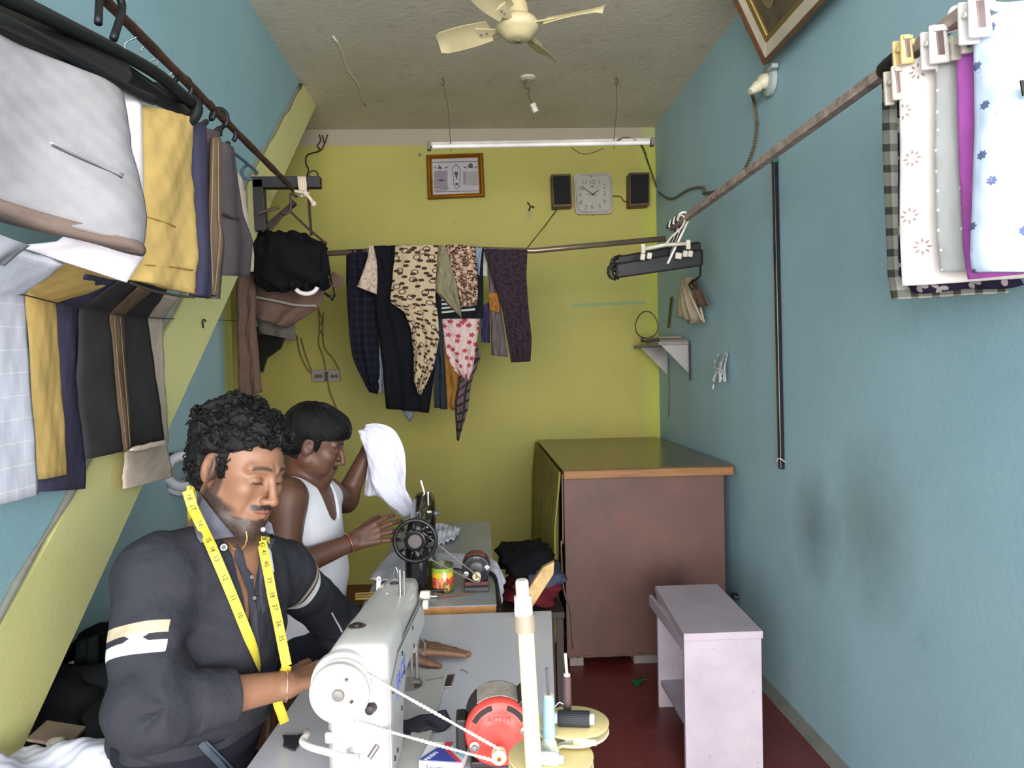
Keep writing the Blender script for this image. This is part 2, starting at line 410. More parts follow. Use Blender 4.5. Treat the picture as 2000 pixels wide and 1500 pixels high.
for k, deg in enumerate((62, 152, 242, 332)):
    a = math.radians(deg); d = Vector((math.cos(a), math.sin(a), 0)); s = Vector((-math.sin(a), math.cos(a), 0)); z = Vector((0, 0, 1))
    g = G(); N = 10; vs = []
    for i in range(N+1):
        r = .115+.235*i/N; wd = .030+.016*math.sin(min(1, i/N*1.15)*math.pi*.75) - (.02*max(0, (i/N-.88)/.12)**2)
        for j in range(5):
            u = j/4-.5
            vs.append(Vector(fc)+d*r+s*(u*2*wd+.01)+z*(.022+u*.05+.008*(1-4*u*u)-.006*i/N))
    n1 = len(vs); vs = vs+[v+Vector((0, 0, .0025)) for v in vs]; fs = []
    for i in range(N):
        for j in range(4):
            q = i*5+j; fs += [(q, q+1, q+6, q+5), (n1+q, n1+q+5, n1+q+6, n1+q+1)]
        fs += [(i*5, i*5+5, n1+i*5+5, n1+i*5), (i*5+4, n1+i*5+4, n1+i*5+9, i*5+9)]
    fs += [tuple([j for j in (0, n1, n1+1, n1+2, n1+3, n1+4, 4, 3, 2, 1)]), tuple([N*5+j for j in range(5)]+[n1+N*5+j for j in (4, 3, 2, 1, 0)])]
    b = mesh('blade', G().add(vs, fs), CREAM, fan, smooth=True)
    g = G().hexa([fc+d*.07-s*.014+z*.015, fc+d*.17-s*.03+z*.003, fc+d*.17+s*.03+z*.033, fc+d*.07+s*.014+z*.015,
                  fc+d*.07-s*.014+z*.02, fc+d*.17-s*.03+z*.008, fc+d*.17+s*.03+z*.038, fc+d*.07+s*.014+z*.02])
    br = mesh('blade_bracket', g, CREAM, b)
    g = G()
    for q in (.13, .155): g.sphere(tuple(fc+d*q+s*.008+z*.017), .005, 8)
    mesh('screw', g, STEEL, b)

# tube light on two wires
tl = P(838, 285, 4.5); tr = P(1274, 277, 4.5)
tube = thing('tube_light', 'long white tube light hanging on two wires in front of the back wall', 'light', ((tl.x+tr.x)/2, 4.5, tl.z-.03))
dx = (tr-tl).normalized()
def obox(a, b, hy, hz, off=Vector((0, 0, 0))):
    u = Vector((0, 0, 1)); f = Vector((0, 1, 0)); a = a+off; b = b+off
    return G().hexa([a-u*hz-f*hy, b-u*hz-f*hy, b-u*hz+f*hy, a-u*hz+f*hy, a+u*hz-f*hy*.6, b+u*hz-f*hy*.6, b+u*hz+f*hy*.6, a+u*hz+f*hy*.6])
mesh('batten', obox(tl, tr, .018, .014, Vector((0, .02, .012))), mat('white_batten', (206, 200, 196), .5), tube, bevel=.004)
mesh('lamp', G().cyl(tl+dx*.02+Vector((0, -.012, -.008)), tr-dx*.02+Vector((0, -.012, -.008)), .0135), mat('unlit_tube_glass', (232, 228, 226), .25), tube, smooth=True)
for p in (tl, tr): mesh('end_cap', G().box(p+Vector((0, 0, -.002)), (.022, .05, .046)), mat('lamp_end', (120, 112, 110), .6), tube, bevel=.004)
for (x0, y0, x1, y1) in ((864, 156, 880, 280), (1203, 158, 1199, 274)):
    a = P(x0, y0, 4.5); a.z = ZC; b = P(x1, y1, 4.5)
    mesh('suspension_wire', G().tube([a, a.lerp(b, .45)+Vector((.012, 0, 0)), b, b+Vector((0, 0, -.05))], .0022, 6), WIRE, tube)
    mesh('hook', G().tube([a, a+Vector((.015, 0, -.03)), a+Vector((0, 0, -.05)), a+Vector((-.01, 0, -.035))], .003, 6), WIRE, tube)
g = G(); g.tube(catmull([P(1115, 288, 4.47), P(1135, 300, 4.46), P(1155, 299, 4.46), P(1178, 290, 4.47)], 12), .0028, 6)
mesh('cord', g, WIRE, tube)
# bulb holder under a ceiling rose
pr = PZ(1031, 151, ZC)
bh = thing('pendant_bulb_holder', 'empty white bulb holder dangling on a looped cord from the ceiling', 'light', (pr.x, pr.y, ZC))
mesh('ceiling_rose', G().lathe([(.045, 0), (.047, -.006), (.03, -.012), (.0, -.012)], pr), WHITEP, bh, smooth=True)
Yb = pr.y
mesh('cord', G().tube(catmull([P(1030, 152, Yb), P(1024, 162, Yb), P(1027, 173, Yb), P(1034, 172, Yb), P(1032, 182, Yb), P(1034, 192, Yb), P(1041, 203, Yb)], 30), .004, 6), WIRE, bh, smooth='all')
a, b = P(1040, 202, Yb), P(1047, 219, Yb)
mesh('socket', G().lathe([(.012, 0), (.018, .005), (.019, .02), (.016, .022), (.016, .03), (.019, .032), (.017, .055), (.012, .056)], a, b-a), WHITEP, bh, smooth=True)
# wall holder on the right wall
pw = PX(1507, 158, XR-.004)
wh = thing('wall_bulb_holder', 'white batten bulb holder on a round block high on the blue wall', 'light', tuple(pw))
mesh('round_block', G().lathe([(.065, 0), (.065, .018), (.055, .026), (0, .026)], pw, (-1, 0, 0)), mat('painted_block', (150, 160, 158), .5), wh, smooth=True)
a = pw+Vector((-.03, 0, 0)); ax = Vector((-.75, -.1, -.55))
mesh('socket', G().lathe([(.022, -.03), (.034, 0), (.03, .02), (.022, .03), (.022, .04), (.026, .042), (.018, .07), (.014, .085), (0, .085)], a, ax), mat('cream_bakelite', (196, 188, 164), .4), wh, smooth=True)
# twisted flex: holder -> wall -> tube
def twisted(pts, r=.0035, turns=60, n=260, rad=.0045):
    c = catmull(pts, n); g = G()
    for ph in (0, math.pi):
        q = []
        for i, p in enumerate(c):
            t = (c[min(i+1, n-1)]-c[max(i-1, 0)]).normalized(); u = t.orthogonal().normalized(); v = t.cross(u); an = ph+turns*2*math.pi*i/n
            q.append(p+(u*math.cos(an)+v*math.sin(an))*rad)
        g.tube(q, r, 5)
    return g
W = XR-.012
pts = [pw+Vector((-.09, -.01, -.06)), PX(1473, 200, W), PX(1478, 245, W), PX(1468, 300, W), PX(1440, 350, W), PX(1408, 372, W), PX(1376, 376, W), PX(1374, 366, W), PX(1345, 370, W), PX(1312, 388, W), PX(1292, 380, W), P(1283, 366, YB-.02), P(1266, 320, YB-.3), P(1252, 284, 4.56), P(1225, 270, 4.53), P(1204, 276, 4.5)]
mesh('twisted_flex', twisted(pts, .0034, 75, 420, .0055), mat('brown_flex', (96, 88, 62), .8), label='twisted brown flex looping from the wall bulb holder down to the tube light', cat='cord', smooth='all')

# framed picture tilting off the right wall
A = PX(1505, 122, 1.262); upv = Vector((-.20, 0, .43)).normalized(); al = Vector((0, -1, 0)); out = upv.cross(al).normalized()
if out.x > 0: out = -out
pf = thing('leaning_picture_frame', 'large brown and cream picture frame leaning off the top of the blue wall', 'picture', tuple(A))
HH = (ZC-.04-A.z)/upv.z; LL = .95
def ring(o, a, b, la, lb, wd, th, off=0., inset=0.):
    """mitred frame: origin o, directions a,b"""
    n = a.cross(b).normalized()
    if n.x > 0: n = -n
    q = lambda i, j: o + a*(inset+i) + b*(inset+j) + n*off
    la -= 2*inset; lb -= 2*inset
    O = [q(0, 0), q(la, 0), q(la, lb), q(0, lb)]; I = [q(wd, wd), q(la-wd, wd), q(la-wd, lb-wd), q(wd, lb-wd)]
    g = G()
    for k in range(4):
        l = (k+1) % 4; g.hexa([O[k], O[l], I[l], I[k], O[k]+n*th, O[l]+n*th, I[l]+n*th*.7, I[k]+n*th*.7])
    return g
mesh('outer_moulding', ring(A, al, upv, LL, HH, .022, .035), mat('brown_varnish', (92, 64, 36), .35, var=.2, vs=20), pf, bevel=.003)
mesh('white_band', ring(A, al, upv, LL, HH, .05, .024, 0, .02), mat('cream_moulding', (196, 186, 168), .5), pf, bevel=.003)
mesh('gold_band', ring(A, al, upv, LL, HH, .022, .02, 0, .066), mat('dull_gold', (142, 118, 62), .35, .5), pf, bevel=.003)
n = al.cross(upv).normalized(); n = n if n.x < 0 else -n
q0 = A+al*.085+upv*.085
mesh('picture', G().prism([q0, q0+al*(LL-.17), q0+al*(LL-.17)+upv*(HH-.17), q0+upv*(HH-.17)], n*.006), mat('dark_picture', (84, 74, 58), .25, var=.35, vs=8), pf)
q1 = q0+al*.12+upv*.12+n*.008
mesh('pale_disc', G().lathe([(.05, 0), (.05, .001), (.0, .001)], q1, n), mat('faded_disc', (120, 104, 78), .3), pf)
mesh('hanging_string', G().tube([A+upv*.2+Vector((0, .01, 0)), A+upv*.2+Vector((.0, .03, -.02)), A+upv*.13+Vector((.0, .02, -.01))], .012, 8), BLACK, pf)
mesh('support_block', G().box(A+Vector((0.01, -.0, -.02)), (.03, .05, .02)), mat('painted_block', (150, 160, 158)), pf, bevel=.005)

# gilt framed certificate on the back wall
def onb(px, py, d=.0): return P(px, py, YB-d)
tlc, trc, brc, blc = onb(833, 304, .02), onb(943, 300, .02), onb(947, 385, .02), onb(836, 390, .02)
ce = thing('framed_certificate', 'gilt framed grey print hanging under the tube light', 'picture', tuple(blc.lerp(brc, .5)))
def framequad(c, t0, t1, th0, th1):
    cen = sum(c, Vector())/4; g = G(); O = [cen+(p-cen)*t0 for p in c]; I = [cen+(p-cen)*t1 for p in c]
    f = Vector((0, -1, 0))
    for k in range(4):
        l = (k+1) % 4; g.hexa([O[k], O[l], I[l], I[k], O[k]+f*th0, O[l]+f*th0, I[l]+f*th1, I[k]+f*th1])
    return g
cc = [blc, brc, trc, tlc]
GOLD = mat('gilt', (206, 150, 48), .28, .75, var=.15); GOLD2 = mat('gilt_brown', (132, 78, 24), .35, .5)
fr = mesh('frame', framequad(cc, 1, .955, .02, .032), GOLD2, ce)
mesh('gilt_moulding', framequad(cc, .955, .90, .026, .03), GOLD, fr); mesh('inner_moulding', framequad(cc, .90, .85, .018, .012), GOLD2, fr)
mesh('gilt_fillet', framequad(cc, .85, .81, .02, .014), GOLD, fr)
cen = sum(cc, Vector())/4; pr_ = mesh('print', G().prism([cen+(p-cen)*.83 for p in cc], (0, -.006, 0)), mat('grey_print', (166, 160, 166), .35, var=.06), ce)
INK = mat('print_ink', (58, 50, 60), .5); INK2 = mat('print_tone', (126, 116, 128), .5)
def ip(u, v, d=.0285): # coordinates in the zoomed crop 1909x1500 -> pixels 820..960 x 290..400
    return P(820+u/1909*140, 290+v/1500*110, YB-d)
def flat(parent, name, quads, m, d=.0275, t=.0008):
    for q in quads: mesh(name, G().prism([ip(u, v, d) for u, v in q], (0, -t, 0)), m, parent)
flat(pr_, 'tone_panel', [[(380, 620), (740, 620), (740, 1050), (380, 1050)], [(1150, 610), (1240, 610), (1240, 960), (1150, 960)]], INK2)
flat(pr_, 'text_panel', [[(1250, 610), (1540, 610), (1540, 980), (1250, 980)]], mat('print_panel', (142, 138, 136), .5))
ov = [(960, 430), (1040, 500), (1075, 560), (1060, 850), (1075, 950), (1040, 1020), (985, 1080), (930, 1020), (895, 950), (905, 850), (865, 560), (885, 500)]
g = G(); g.tube([ip(u, v, .029) for u, v in ov], .0018, 5, closed=True); mesh('oval_border', g, INK, pr_)
flat(pr_, 'figure', [[(905, 620), (1020, 620), (985, 850)], [(935, 930), (985, 905), (1025, 935), (1015, 975), (950, 980)], [(940, 440), (980, 440), (960, 405)], [(490, 545), (600, 545), (560, 480), (530, 470), (500, 420)], [(1290, 520), (1410, 520), (1415, 440), (1350, 380), (1285, 450)],
  [(370, 490), (390, 475), (450, 520), (430, 535)], [(640, 520), (740, 480), (750, 500), (670, 535)], [(1150, 490), (1190, 480), (1260, 520), (1230, 535)], [(1440, 520), (1520, 470), (1540, 490), (1460, 530)], [(470, 850), (570, 815), (690, 850), (575, 885)]], INK, .028)
flat(pr_, 'rules', [[(300, 362), (1560, 335), (1560, 348), (300, 378)], [(390, 1050), (780, 1050), (780, 1062), (390, 1062)], [(390, 1110), (740, 1085), (740, 1105), (390, 1122)], [(390, 1150), (1570, 1120), (1570, 1135), (390, 1166)], [(400, 600), (740, 595), (740, 605), (400, 610)]], INK, .028)

# wall clock
c4 = [onb(1123, 421, .0), onb(1196, 419, .0), onb(1193, 338, .0), onb(1119, 341, .0)]
ck = thing('wall_clock', 'square pale plastic wall clock between the two black speakers', 'clock', tuple(c4[0].lerp(c4[1], .5)))
def rquad(c, t, cut):
    cen = sum(c, Vector())/4; c = [cen+(p-cen)*t for p in c]; out = []
    for k in range(4):
        a, b, d = c[k-1], c[k], c[(k+1) % 4]
        for s in range(5):
            an = s/4; p1 = b.lerp(a, cut); p2 = b.lerp(d, cut)
            out.append(p1*(1-an)**2 + b*2*an*(1-an) + p2*an**2)
    return out
CLK = mat('clock_case', (172, 158, 150), .35, var=.04)
mesh('case', G().prism(rquad(c4, 1, .14), (0, -.03, 0)), CLK, ck, bevel=.005)
mesh('bezel', G().prism(rquad(c4, .93, .2), (0, -.036, 0)), mat('clock_bezel', (154, 146, 142), .2), ck, bevel=.003)
face = mesh('face', G().prism(rquad(c4, .84, .14), (0, -.0375, 0)), mat('clock_face', (158, 156, 146), .5, var=.03), ck)
CI = mat('clock_ink', (104, 98, 94), .6)
cen = P(1158, 380, YB-.04); ux = (c4[1]-c4[0]).normalized(); uy = (c4[3]-c4[0]).normalized()
def ci(u, v, d=.041): return P(1060+u/2000*220, 320+v/1091*120, YB-d)
for s, u, v in (('12', 878, 325), ('1', 1005, 325), ('2', 1100, 405), ('3', 1100, 530), ('4', 1095, 668), ('5', 1012, 760), ('6', 878, 765), ('7', 768, 780), ('8', 676, 690), ('9', 668, 560), ('10', 680, 440), ('11', 742, 325)):
    text(s, .042, ci(u, v), ux, uy, CI, face, name='numeral')
mesh('emblem', G().prism([ci(850, 412), ci(905, 412), ci(905, 390), ci(850, 390)], (0, -.0008, 0)), CI, face)
HB = mat('clock_hand', (30, 28, 26), .5)
def hand(nm, a, b, wd):
    a = ci(*a, .044); b = ci(*b, .044); s = (b-a).cross(Vector((0, 1, 0))).normalized()*wd
    mesh(nm, G().prism([a-s, a+s, b+s*.4, b-s*.4], (0, -.0015, 0)), HB, ck)
hand('minute_hand', (905, 555), (690, 400), .0035); hand('hour_hand', (880, 550), (995, 462), .0045); hand('second_hand', (960, 560), (760, 535), .0012)
for u, v in ((865, 222), (890, 902)): mesh('screw', G().sphere(tuple(ci(u, v, .038)), .006), STEEL, ck, smooth='all')
# speakers
SPW = mat('speaker_wood', (82, 58, 34), .5, var=.2); SPG = mat('speaker_grille', (16, 14, 20), .8, bump=.5, bs=400)
for (lx, rx, ty, by, ti, lab) in ((1074, 1111, 347, 411, 3, 'small black wall speaker left of the clock'), (1223, 1262, 344, 409, 0, 'small black wall speaker right of the clock')):
    a, b, c, d = onb(lx+ti, by), onb(rx+ti, by-2), onb(rx, ty), onb(lx, ty+1)
    s = thing('wall_speaker', lab, 'speaker', tuple(a.lerp(b, .5)), 'wall speakers beside the clock')
    mesh('cabinet', G().prism([a, b, c, d], (0, -.11, 0)), SPW, s, bevel=.004)
    cen = (a+b+c+d)/4; mesh('grille', G().prism([cen+(p-cen)*.86+Vector((0, -.108, 0)) for p in (a, b, c, d)], (0, -.012, 0)), SPG, s, bevel=.004)
mesh('speaker_wire', G().tube(catmull([onb(1087, 410, .03), onb(1065, 440, .05), P(1045, 465, 4.9), P(1030, 484, 4.36)], 14), .0035, 6), mat('black_wire', (30, 28, 26), .6), label='thin black wire running from the left speaker down to the clothes pipe', cat='cord')
mesh('speaker_link_wire', G().tube(catmull([onb(1196, 383, .01), onb(1207, 383, .02), onb(1213, 385, .015), onb(1218, 392, .02), onb(1225, 395, .02)], 14), .003, 6), mat('black_wire', (30, 28, 26)), label='short brown wire between the clock and the right speaker', cat='cord')
# nails and hooks on the back wall
for (x, y, lab) in ((820, 302, 'small round nail head left of the gilt frame'), ):
    mesh('wall_nail', G().cyl(onb(x, y, 0), onb(x, y, .02), .008), BLACK, label=lab, cat='nail')
g = G().tube([onb(1030, 395, .02), onb(1036, 402, .02), onb(1033, 412, .02)], .005, 6); g.tube([onb(1036, 402, .02), onb(1043, 405, .03)], .005, 6); g.tube([onb(1036, 402, 0), onb(1036, 402, .03)], .006, 6)
mesh('broken_wall_hook', g, BLACK, label='black broken hook fixed to the yellow wall left of the clock', cat='hook')
# wires in the upper left corner, knotted at the top of the stair slab
g = G(); Yc = YB-.012
for pp in ([(624, 263), (626, 275), (620, 285), (625, 292), (618, 297)], [(630, 264), (634, 280), (640, 263)], [(634, 280), (628, 292), (618, 298)], [(618, 297), (606, 300), (598, 306), (598, 322), (603, 330), (600, 345), (602, 380), (606, 430), (608, 455)]):
    g.tube(catmull([P(x, y, Yc) for x, y in pp], 16), .005, 6)
mesh('loose_wires', g, mat('grimy_wire', (52, 46, 30), .8), label='knot of dark loose wires at the top left corner of the back wall', cat='cord', smooth='all')
# switchboard
sb4 = [onb(611, 746), onb(666, 744), onb(664, 721), onb(610, 723)]
sb = thing('switchboard', 'grey electrical switchboard low on the back wall', 'switch', tuple(sb4[0].lerp(sb4[1], .5)))
mesh('board', G().prism(sb4, (0, -.035, 0)), mat('switchboard_grey', (150, 144, 134), .5), sb, bevel=.004)
for k, x in enumerate((618, 626)): mesh('socket', G().cyl(onb(x, 735, .034), onb(x, 735, .042), .014), mat('switch_dark', (70, 64, 60)), sb)
mesh('switch', G().prism([onb(634, 744, .034), onb(641, 744, .034), onb(641, 726, .034), onb(634, 726, .034)], (0, -.01, 0)), mat('switch_dark', (70, 64, 60)), sb, bevel=.002)
for k, x in enumerate((649, 657)): mesh('socket', G().cyl(onb(x, 735, .034), onb(x, 735, .042), .013), mat('switch_dark', (70, 64, 60)), sb)
g = G()
for pp in ([(580, 655), (586, 690), (600, 720), (612, 732)], [(588, 660), (596, 690), (610, 728)], [(622, 600), (624, 640), (622, 670), (632, 700), (636, 726)], [(632, 610), (630, 650), (634, 680), (650, 700), (662, 722)], [(640, 744), (644, 765), (650, 780), (658, 800)], [(625, 560), (627, 585), (622, 605), (630, 625), (623, 640), (632, 655)]):
    g.tube(catmull([onb(x, y, .03) for x, y in pp], 14), .0045, 6)
mesh('switchboard_wires', g, mat('tan_wire', (110, 96, 56), .8), label='bundle of tan wires running down the back wall to the switchboard', cat='cord', smooth='all')

# right wall: dark batten strip, paper, ruler, bills, shelf
a, b = PX(1514, 316, XR-.012), PX(1527, 916, XR-.012)
st = thing('hanging_rod', 'long black square rod hanging against the blue wall', 'rod', tuple(b))
mesh('rod', G().hexa([b+Vector((-.012, -.014, 0)), b+Vector((.008, -.014, 0)), b+Vector((.008, .014, 0)), b+Vector((-.012, .014, 0)), a+Vector((-.012, -.014, 0)), a+Vector((.008, -.014, 0)), a+Vector((.008, .014, 0)), a+Vector((-.012, .014, 0))]), mat('black_lacquer', (20, 20, 30), .25, var=.5, vs=30), st, bevel=.004)
mesh('green_end', G().box(a+Vector((-.002, 0, .004)), (.024, .03, .016)), mat('green_end', (30, 96, 66), .5), st)
q = a.lerp(b, .97); mesh('string_tie', G().tube([q+Vector((math.cos(t)*.018-.002, math.sin(t)*.019, .008*math.sin(2*t))) for t in [k*.5 for k in range(13)]], .0025, 5, closed=True), TWINE, st)
def crumple(c, n, s, seed, m, name, label, cat, droop=.0):
    rnd = random.Random(seed); t_ = thing(name, label, cat, tuple(c))
    for k in range(n):
        a = Vector((-.02*rnd.random()-.01, rnd.uniform(-1, 1)*s*.5, rnd.uniform(-.4, 1)*s)); b = a+Vector((-.03*rnd.random(), rnd.uniform(-.6, .6)*s, -rnd.uniform(.5, 1.3)*s))
        w2 = Vector((rnd.uniform(-.01, .01), s*.35, s*.15*rnd.uniform(-1, 1)))
        mesh('scrap', sheet([c+a, c+a.lerp(b, .5)+Vector((-.012, 0, 0)), c+b], [c+a+w2, c+a.lerp(b, .5)+w2*1.2, c+b+w2*.6], .003, 6, 8, 1, .004, seed=k), m, t_, smooth='all')
    return t_
crumple(PX(1422, 728, XR-.01), 9, .115, 3, mat('white_paper', (206, 206, 212), .9), 'crumpled_paper', 'crumpled white paper strips stuck on the blue wall', 'paper')
a, b = PX(1311, 580, XR-.008), PX(1305, 640, XR-.008)
mesh('yellow_ruler', G().hexa([b+Vector((-.003, -.03, 0)), b+Vector((.003, -.03, 0)), b+Vector((.003, .01, 0)), b+Vector((-.003, .01, 0)), a+Vector((-.003, -.03, 0)), a+Vector((.003, -.03, 0)), a+Vector((.003, .01, 0)), a+Vector((-.003, .01, 0))]), checks('ruler_yellow', (180, 150, 60), (96, 80, 40), .5, .05, .2), label='short worn yellow ruler strip on the blue wall beside the corner', cat='ruler')
# bills on a wire
bl = thing('hanging_bills', 'bundle of pale paper bills hanging on a nail under the black hangers', 'papers', tuple(PX(1345, 630, XR-.05)))
for k, (x0, y0, x1, y1, w_) in enumerate(((1330, 545, 1322, 620, 34), (1336, 540, 1345, 632, 34), (1328, 575, 1335, 625, 30), (1350, 545, 1366, 600, 22), (1332, 560, 1350, 628, 24))):
    X = XR-.02-.018*k
    mesh('bill', sheet([PX(x0, y0, X), PX((x0+x1)/2-2, (y0+y1)/2, X-.02), PX(x1, y1, X)], [PX(x0+w_*.5, y0+2, X), PX((x0+x1)/2+w_*.8, (y0+y1)/2, X-.02), PX(x1+w_, y1-3, X)], .004, 8, 10, 1, .006, seed=k), mat('bill_paper', (226, 208, 190), .9) if k != 3 else mat('brown_card', (120, 92, 78), .9), bl, smooth='all')
g = G()
for k in range(5): p = PX(1352, 575, XR-.10)+Vector((0, 0, -.012*k)); g.prism([p, p+Vector((0, -.06, .004)), p+Vector((0, -.06, .007)), p+Vector((0, 0, .003))], (-.002, 0, 0))
mesh('printed_lines', g, mat('bill_ink', (140, 118, 110)), bl)
g = G().tube(catmull([PX(1368, 520, XR-.05), PX(1366, 540, XR-.08), PX(1350, 552, XR-.1), PX(1360, 562, XR-.1)], 12), .006, 6); g.tube(catmull([PX(1352, 548, XR-.1), PX(1346, 556, XR-.1), PX(1352, 566, XR-.1)], 8), .006, 6)
mesh('black_clips', g, BLACK, bl)
# corner shelf
sl = PX(1276, 670, XR-.02); sY0 = PX(1350, 670, XR).y; sz = PX(1350, 669, XR).z
sh = thing('wall_shelf', 'small grey metal bracket shelf in the right back corner', 'shelf', (XR, (sY0+YB)/2, sz-.2))
sx0 = XR-.20
mesh('board', G().bx(sx0, XR, sY0, min(YB-.05, sY0+.75), sz-.012, sz+.008), mat('grey_shelf', (128, 122, 120), .5), sh, bevel=.002)
for yy in (sY0+.02, sY0+.6):
    mesh('bracket', G().prism([(XR, yy, sz-.012), (sx0+.02, yy, sz-.012), (XR, yy, sz-.20)], (0, .004, 0)), mat('grey_sheet_metal', (150, 146, 142), .4, .4), sh)
mesh('rail', G().cyl((XR-.01, sY0, sz-.23), (XR-.01, sY0, sz+.01), .006), DARKST, sh)
bks = thing('shelf_notebooks', 'flat stack of thin papers and notebooks on the corner shelf', 'papers', (XR-.1, sY0+.3, sz+.008))
for k in range(3): mesh('notebook', G().box((XR-.10-.006*k, sY0+.22+.03*k, sz+.014+.0125*k), (.17-.01*k, .40-.05*k, .011), Matrix.Rotation(.06*k, 3, 'Z')), mat('notebook_%s' % 'abc'[k], ((120, 110, 92), (90, 84, 84), (140, 132, 110))[k]), bks, bevel=.002)
c = Vector((XR-.26, YB-.30, sz+.0)); rr = (P(1285, 632, c.y)-P(1241, 632, c.y)).length/2; c = P(1263, 634, c.y)
lp = thing('wire_loop', 'thin dark wire loop standing in the corner above the shelf', 'wire', tuple(P(1263, 664, c.y)))
mesh('loop', G().tube([c+Vector((math.sin(t)*rr*(1-.18*math.cos(t)), 0, -math.cos(t)*rr*1.18*-1)) for t in [k*math.pi/16 for k in range(32)]], .004, 6, closed=True), DARKST, lp)
mesh('foot', G().box(P(1262, 664, c.y), (.07, .05, .03)), BLACK, lp, bevel=.006)
mesh('dangling_string', G().tube(catmull([PX(1306, 700, XR-.006), PX(1307, 760, XR-.006), PX(1306, 815, XR-.006)], 8), .003, 6), WIRE, label='short dark cord lying on the blue wall near the corner under the shelf', cat='cord')

# ------------------------------------------------------------------ rods
RX, RZ = -.83, 2.325
ra, rb = Vector((RX, .75, RZ)), Vector((RX, 3.50, P(575, 372, 3.5).z)); rb.x = P(575, 372, 3.5).x; ra = P(205, 0, 1.72)+(P(205, 0, 1.72)-rb)*.55
mesh('clothes_rod', G().tube(poly([ra, rb], 30), [.012+.0012*math.sin(i*2.1) for i in range(30)], 10), RUST, label='rusty brown clothes rod along the left wall above the trousers', cat='rod', smooth='all')
BR = mat('black_painted_wood', (28, 24, 30), .5, var=.3)
bk = thing('wall_bracket', 'black wooden bracket holding the end of the left clothes rod', 'bracket', (SF, 3.5, 2.1))
def bar(p, q, w_, d_, m, par, nm='bar'):
    p, q = Vector(p), Vector(q); t_ = (q-p).normalized(); s_ = t_.cross(Vector((0, 1, 0))).normalized()*w_/2; f_ = Vector((0, d_/2, 0))
    return mesh(nm, G().hexa([p-s_-f_, q-s_-f_, q-s_+f_, p-s_+f_, p+s_-f_, q+s_-f_, q+s_+f_, p+s_+f_]), m, par, bevel=.003)
bar(P(485, 358, 3.53), P(627, 357, 3.53), .05, .05, BR, bk, 'arm'); bar(P(505, 352, 3.53), P(512, 452, 3.53), .048, .05, BR, bk, 'post'); bar(P(577, 395, 3.53), P(512, 452, 3.53), .02, .03, BR, bk, 'brace')
mesh('iron_ring', G().tube([P(612+9*math.cos(t), 342+9*math.sin(t), 3.53) for t in [k*.4 for k in range(16)]], .004, 6, closed=True), DARKST, bk)
tw = thing('rope_tie', 'pale rope knotted round the black bracket and the rod end', 'rope', tuple(P(592, 400, 3.48)))
g = G()
for k in range(4): g.tube(catmull([P(583+4*k, 345, 3.49), P(585+4*k, 365, 3.485), P(590+2*k, 385, 3.48)], 8), .006, 6)
g.tube(catmull([P(575, 373, 3.46), P(590, 376, 3.46), P(604, 378, 3.47)], 8), .007, 6); g.tube(catmull([P(596, 378, 3.46), P(606, 388, 3.46), P(612, 400, 3.47)], 8), .008, 6)
g.sphere(tuple(P(597, 378, 3.46)), .014, 8); g.sphere(tuple(P(613, 398, 3.46)), .013, 8)
mesh('rope', g, TWINE, tw, smooth='all')

ra2, rb2 = P(1745, 128, 1.84), P(1312, 446, 3.92); near = ra2+(ra2-rb2)*.42
mesh('clothes_pole', G().tube(poly([near, rb2], 20), .019, 4), mat('weathered_wood_pole', (158, 140, 130), .75, var=.25, vs=25, bump=.3), label='weathered brown pole running along the right wall from the hanging cloths', cat='rod')
mesh('black_tape_wrap', G().tube(poly([P(1728, 138, 1.88), P(1760, 112, 1.79)], 6), [.022, .024, .0235, .024, .0235, .022], 10), BLACK, label='black tape wrapped round the near end of the right pole', cat='tape', smooth='all')
pk = P(1383, 375, rb2.y-.4)
mesh('pole_support', G().cyl(PX(1373, 378, XR), P(1400, 374, 3.15), .006), DARKST, label='short dark iron peg carrying the right pole at the wall', cat='bracket')
PY = 4.3
pa, pb = P(560, 500, PY), P(1300, 466, PY-.1)
mesh('clothes_pipe', G().tube([pa, P(830, 484, PY+.0), P(1040, 490, PY), pb], .016, 10), mat('tarnished_pipe', (128, 112, 96), .35, .6), label='thin tarnished pipe across the back of the room carrying folded garments', cat='rod', smooth='all')
# ------------------------------------------------------------------ cabinet, bench, floor bits
t = NT('brown_laminate'); v = t.coord()
c_ = t.mix(t.ramp(t.noise(v, 2.5, 6, .65), .3, .7), (84, 56, 52), (104, 72, 64))
c_ = t.mix(t.math('MULTIPLY', t.ramp(t.noise(v, 5, 5, .7), .55, .75), .4), c_, (112, 56, 48))
c_ = t.mix(t.math('MULTIPLY', t.ramp(t.noise(v, 40, 4, .7), .66, .72), .35), c_, (140, 118, 104)); t.bump(t.noise(v, 60, 4), .15, .003)
M_LAM = t.done(c_, .5, 0, .4)
t = NT('glossy_cutting_top'); v = t.coord()
c_ = t.mix(t.ramp(t.noise(v, 3, 6, .6), .3, .7), (92, 70, 46), (112, 88, 58)); t.bump(t.noise(v, 12, 4), .05, .004)
M_TOP = t.done(c_, .22, 0, .6)
t = NT('worn_wood_edge'); v = t.coord('Object', (2, 30, 30))
c_ = t.mix(t.ramp(t.noise(v, 2.5, 5, .7), .3, .7), (116, 78, 44), (158, 112, 66)); M_EDGE = t.done(c_, .55)
cf = P(1105, 1316, 3.80); ztop = P(1104, 918, 3.78).z
X0, X1 = P(1101, 940, 3.80).x, P(1414, 940, 3.80).x
cb = thing('cutting_cabinet', 'large dark brown laminate cutting cabinet with a glossy overhanging top', 'cabinet', ((X0+X1)/2, 4.6, 0))
mesh('front_panel', G().bx(X0, X1, 3.80, 3.825, .06, ztop-.04), M_LAM, cb, bevel=.002)
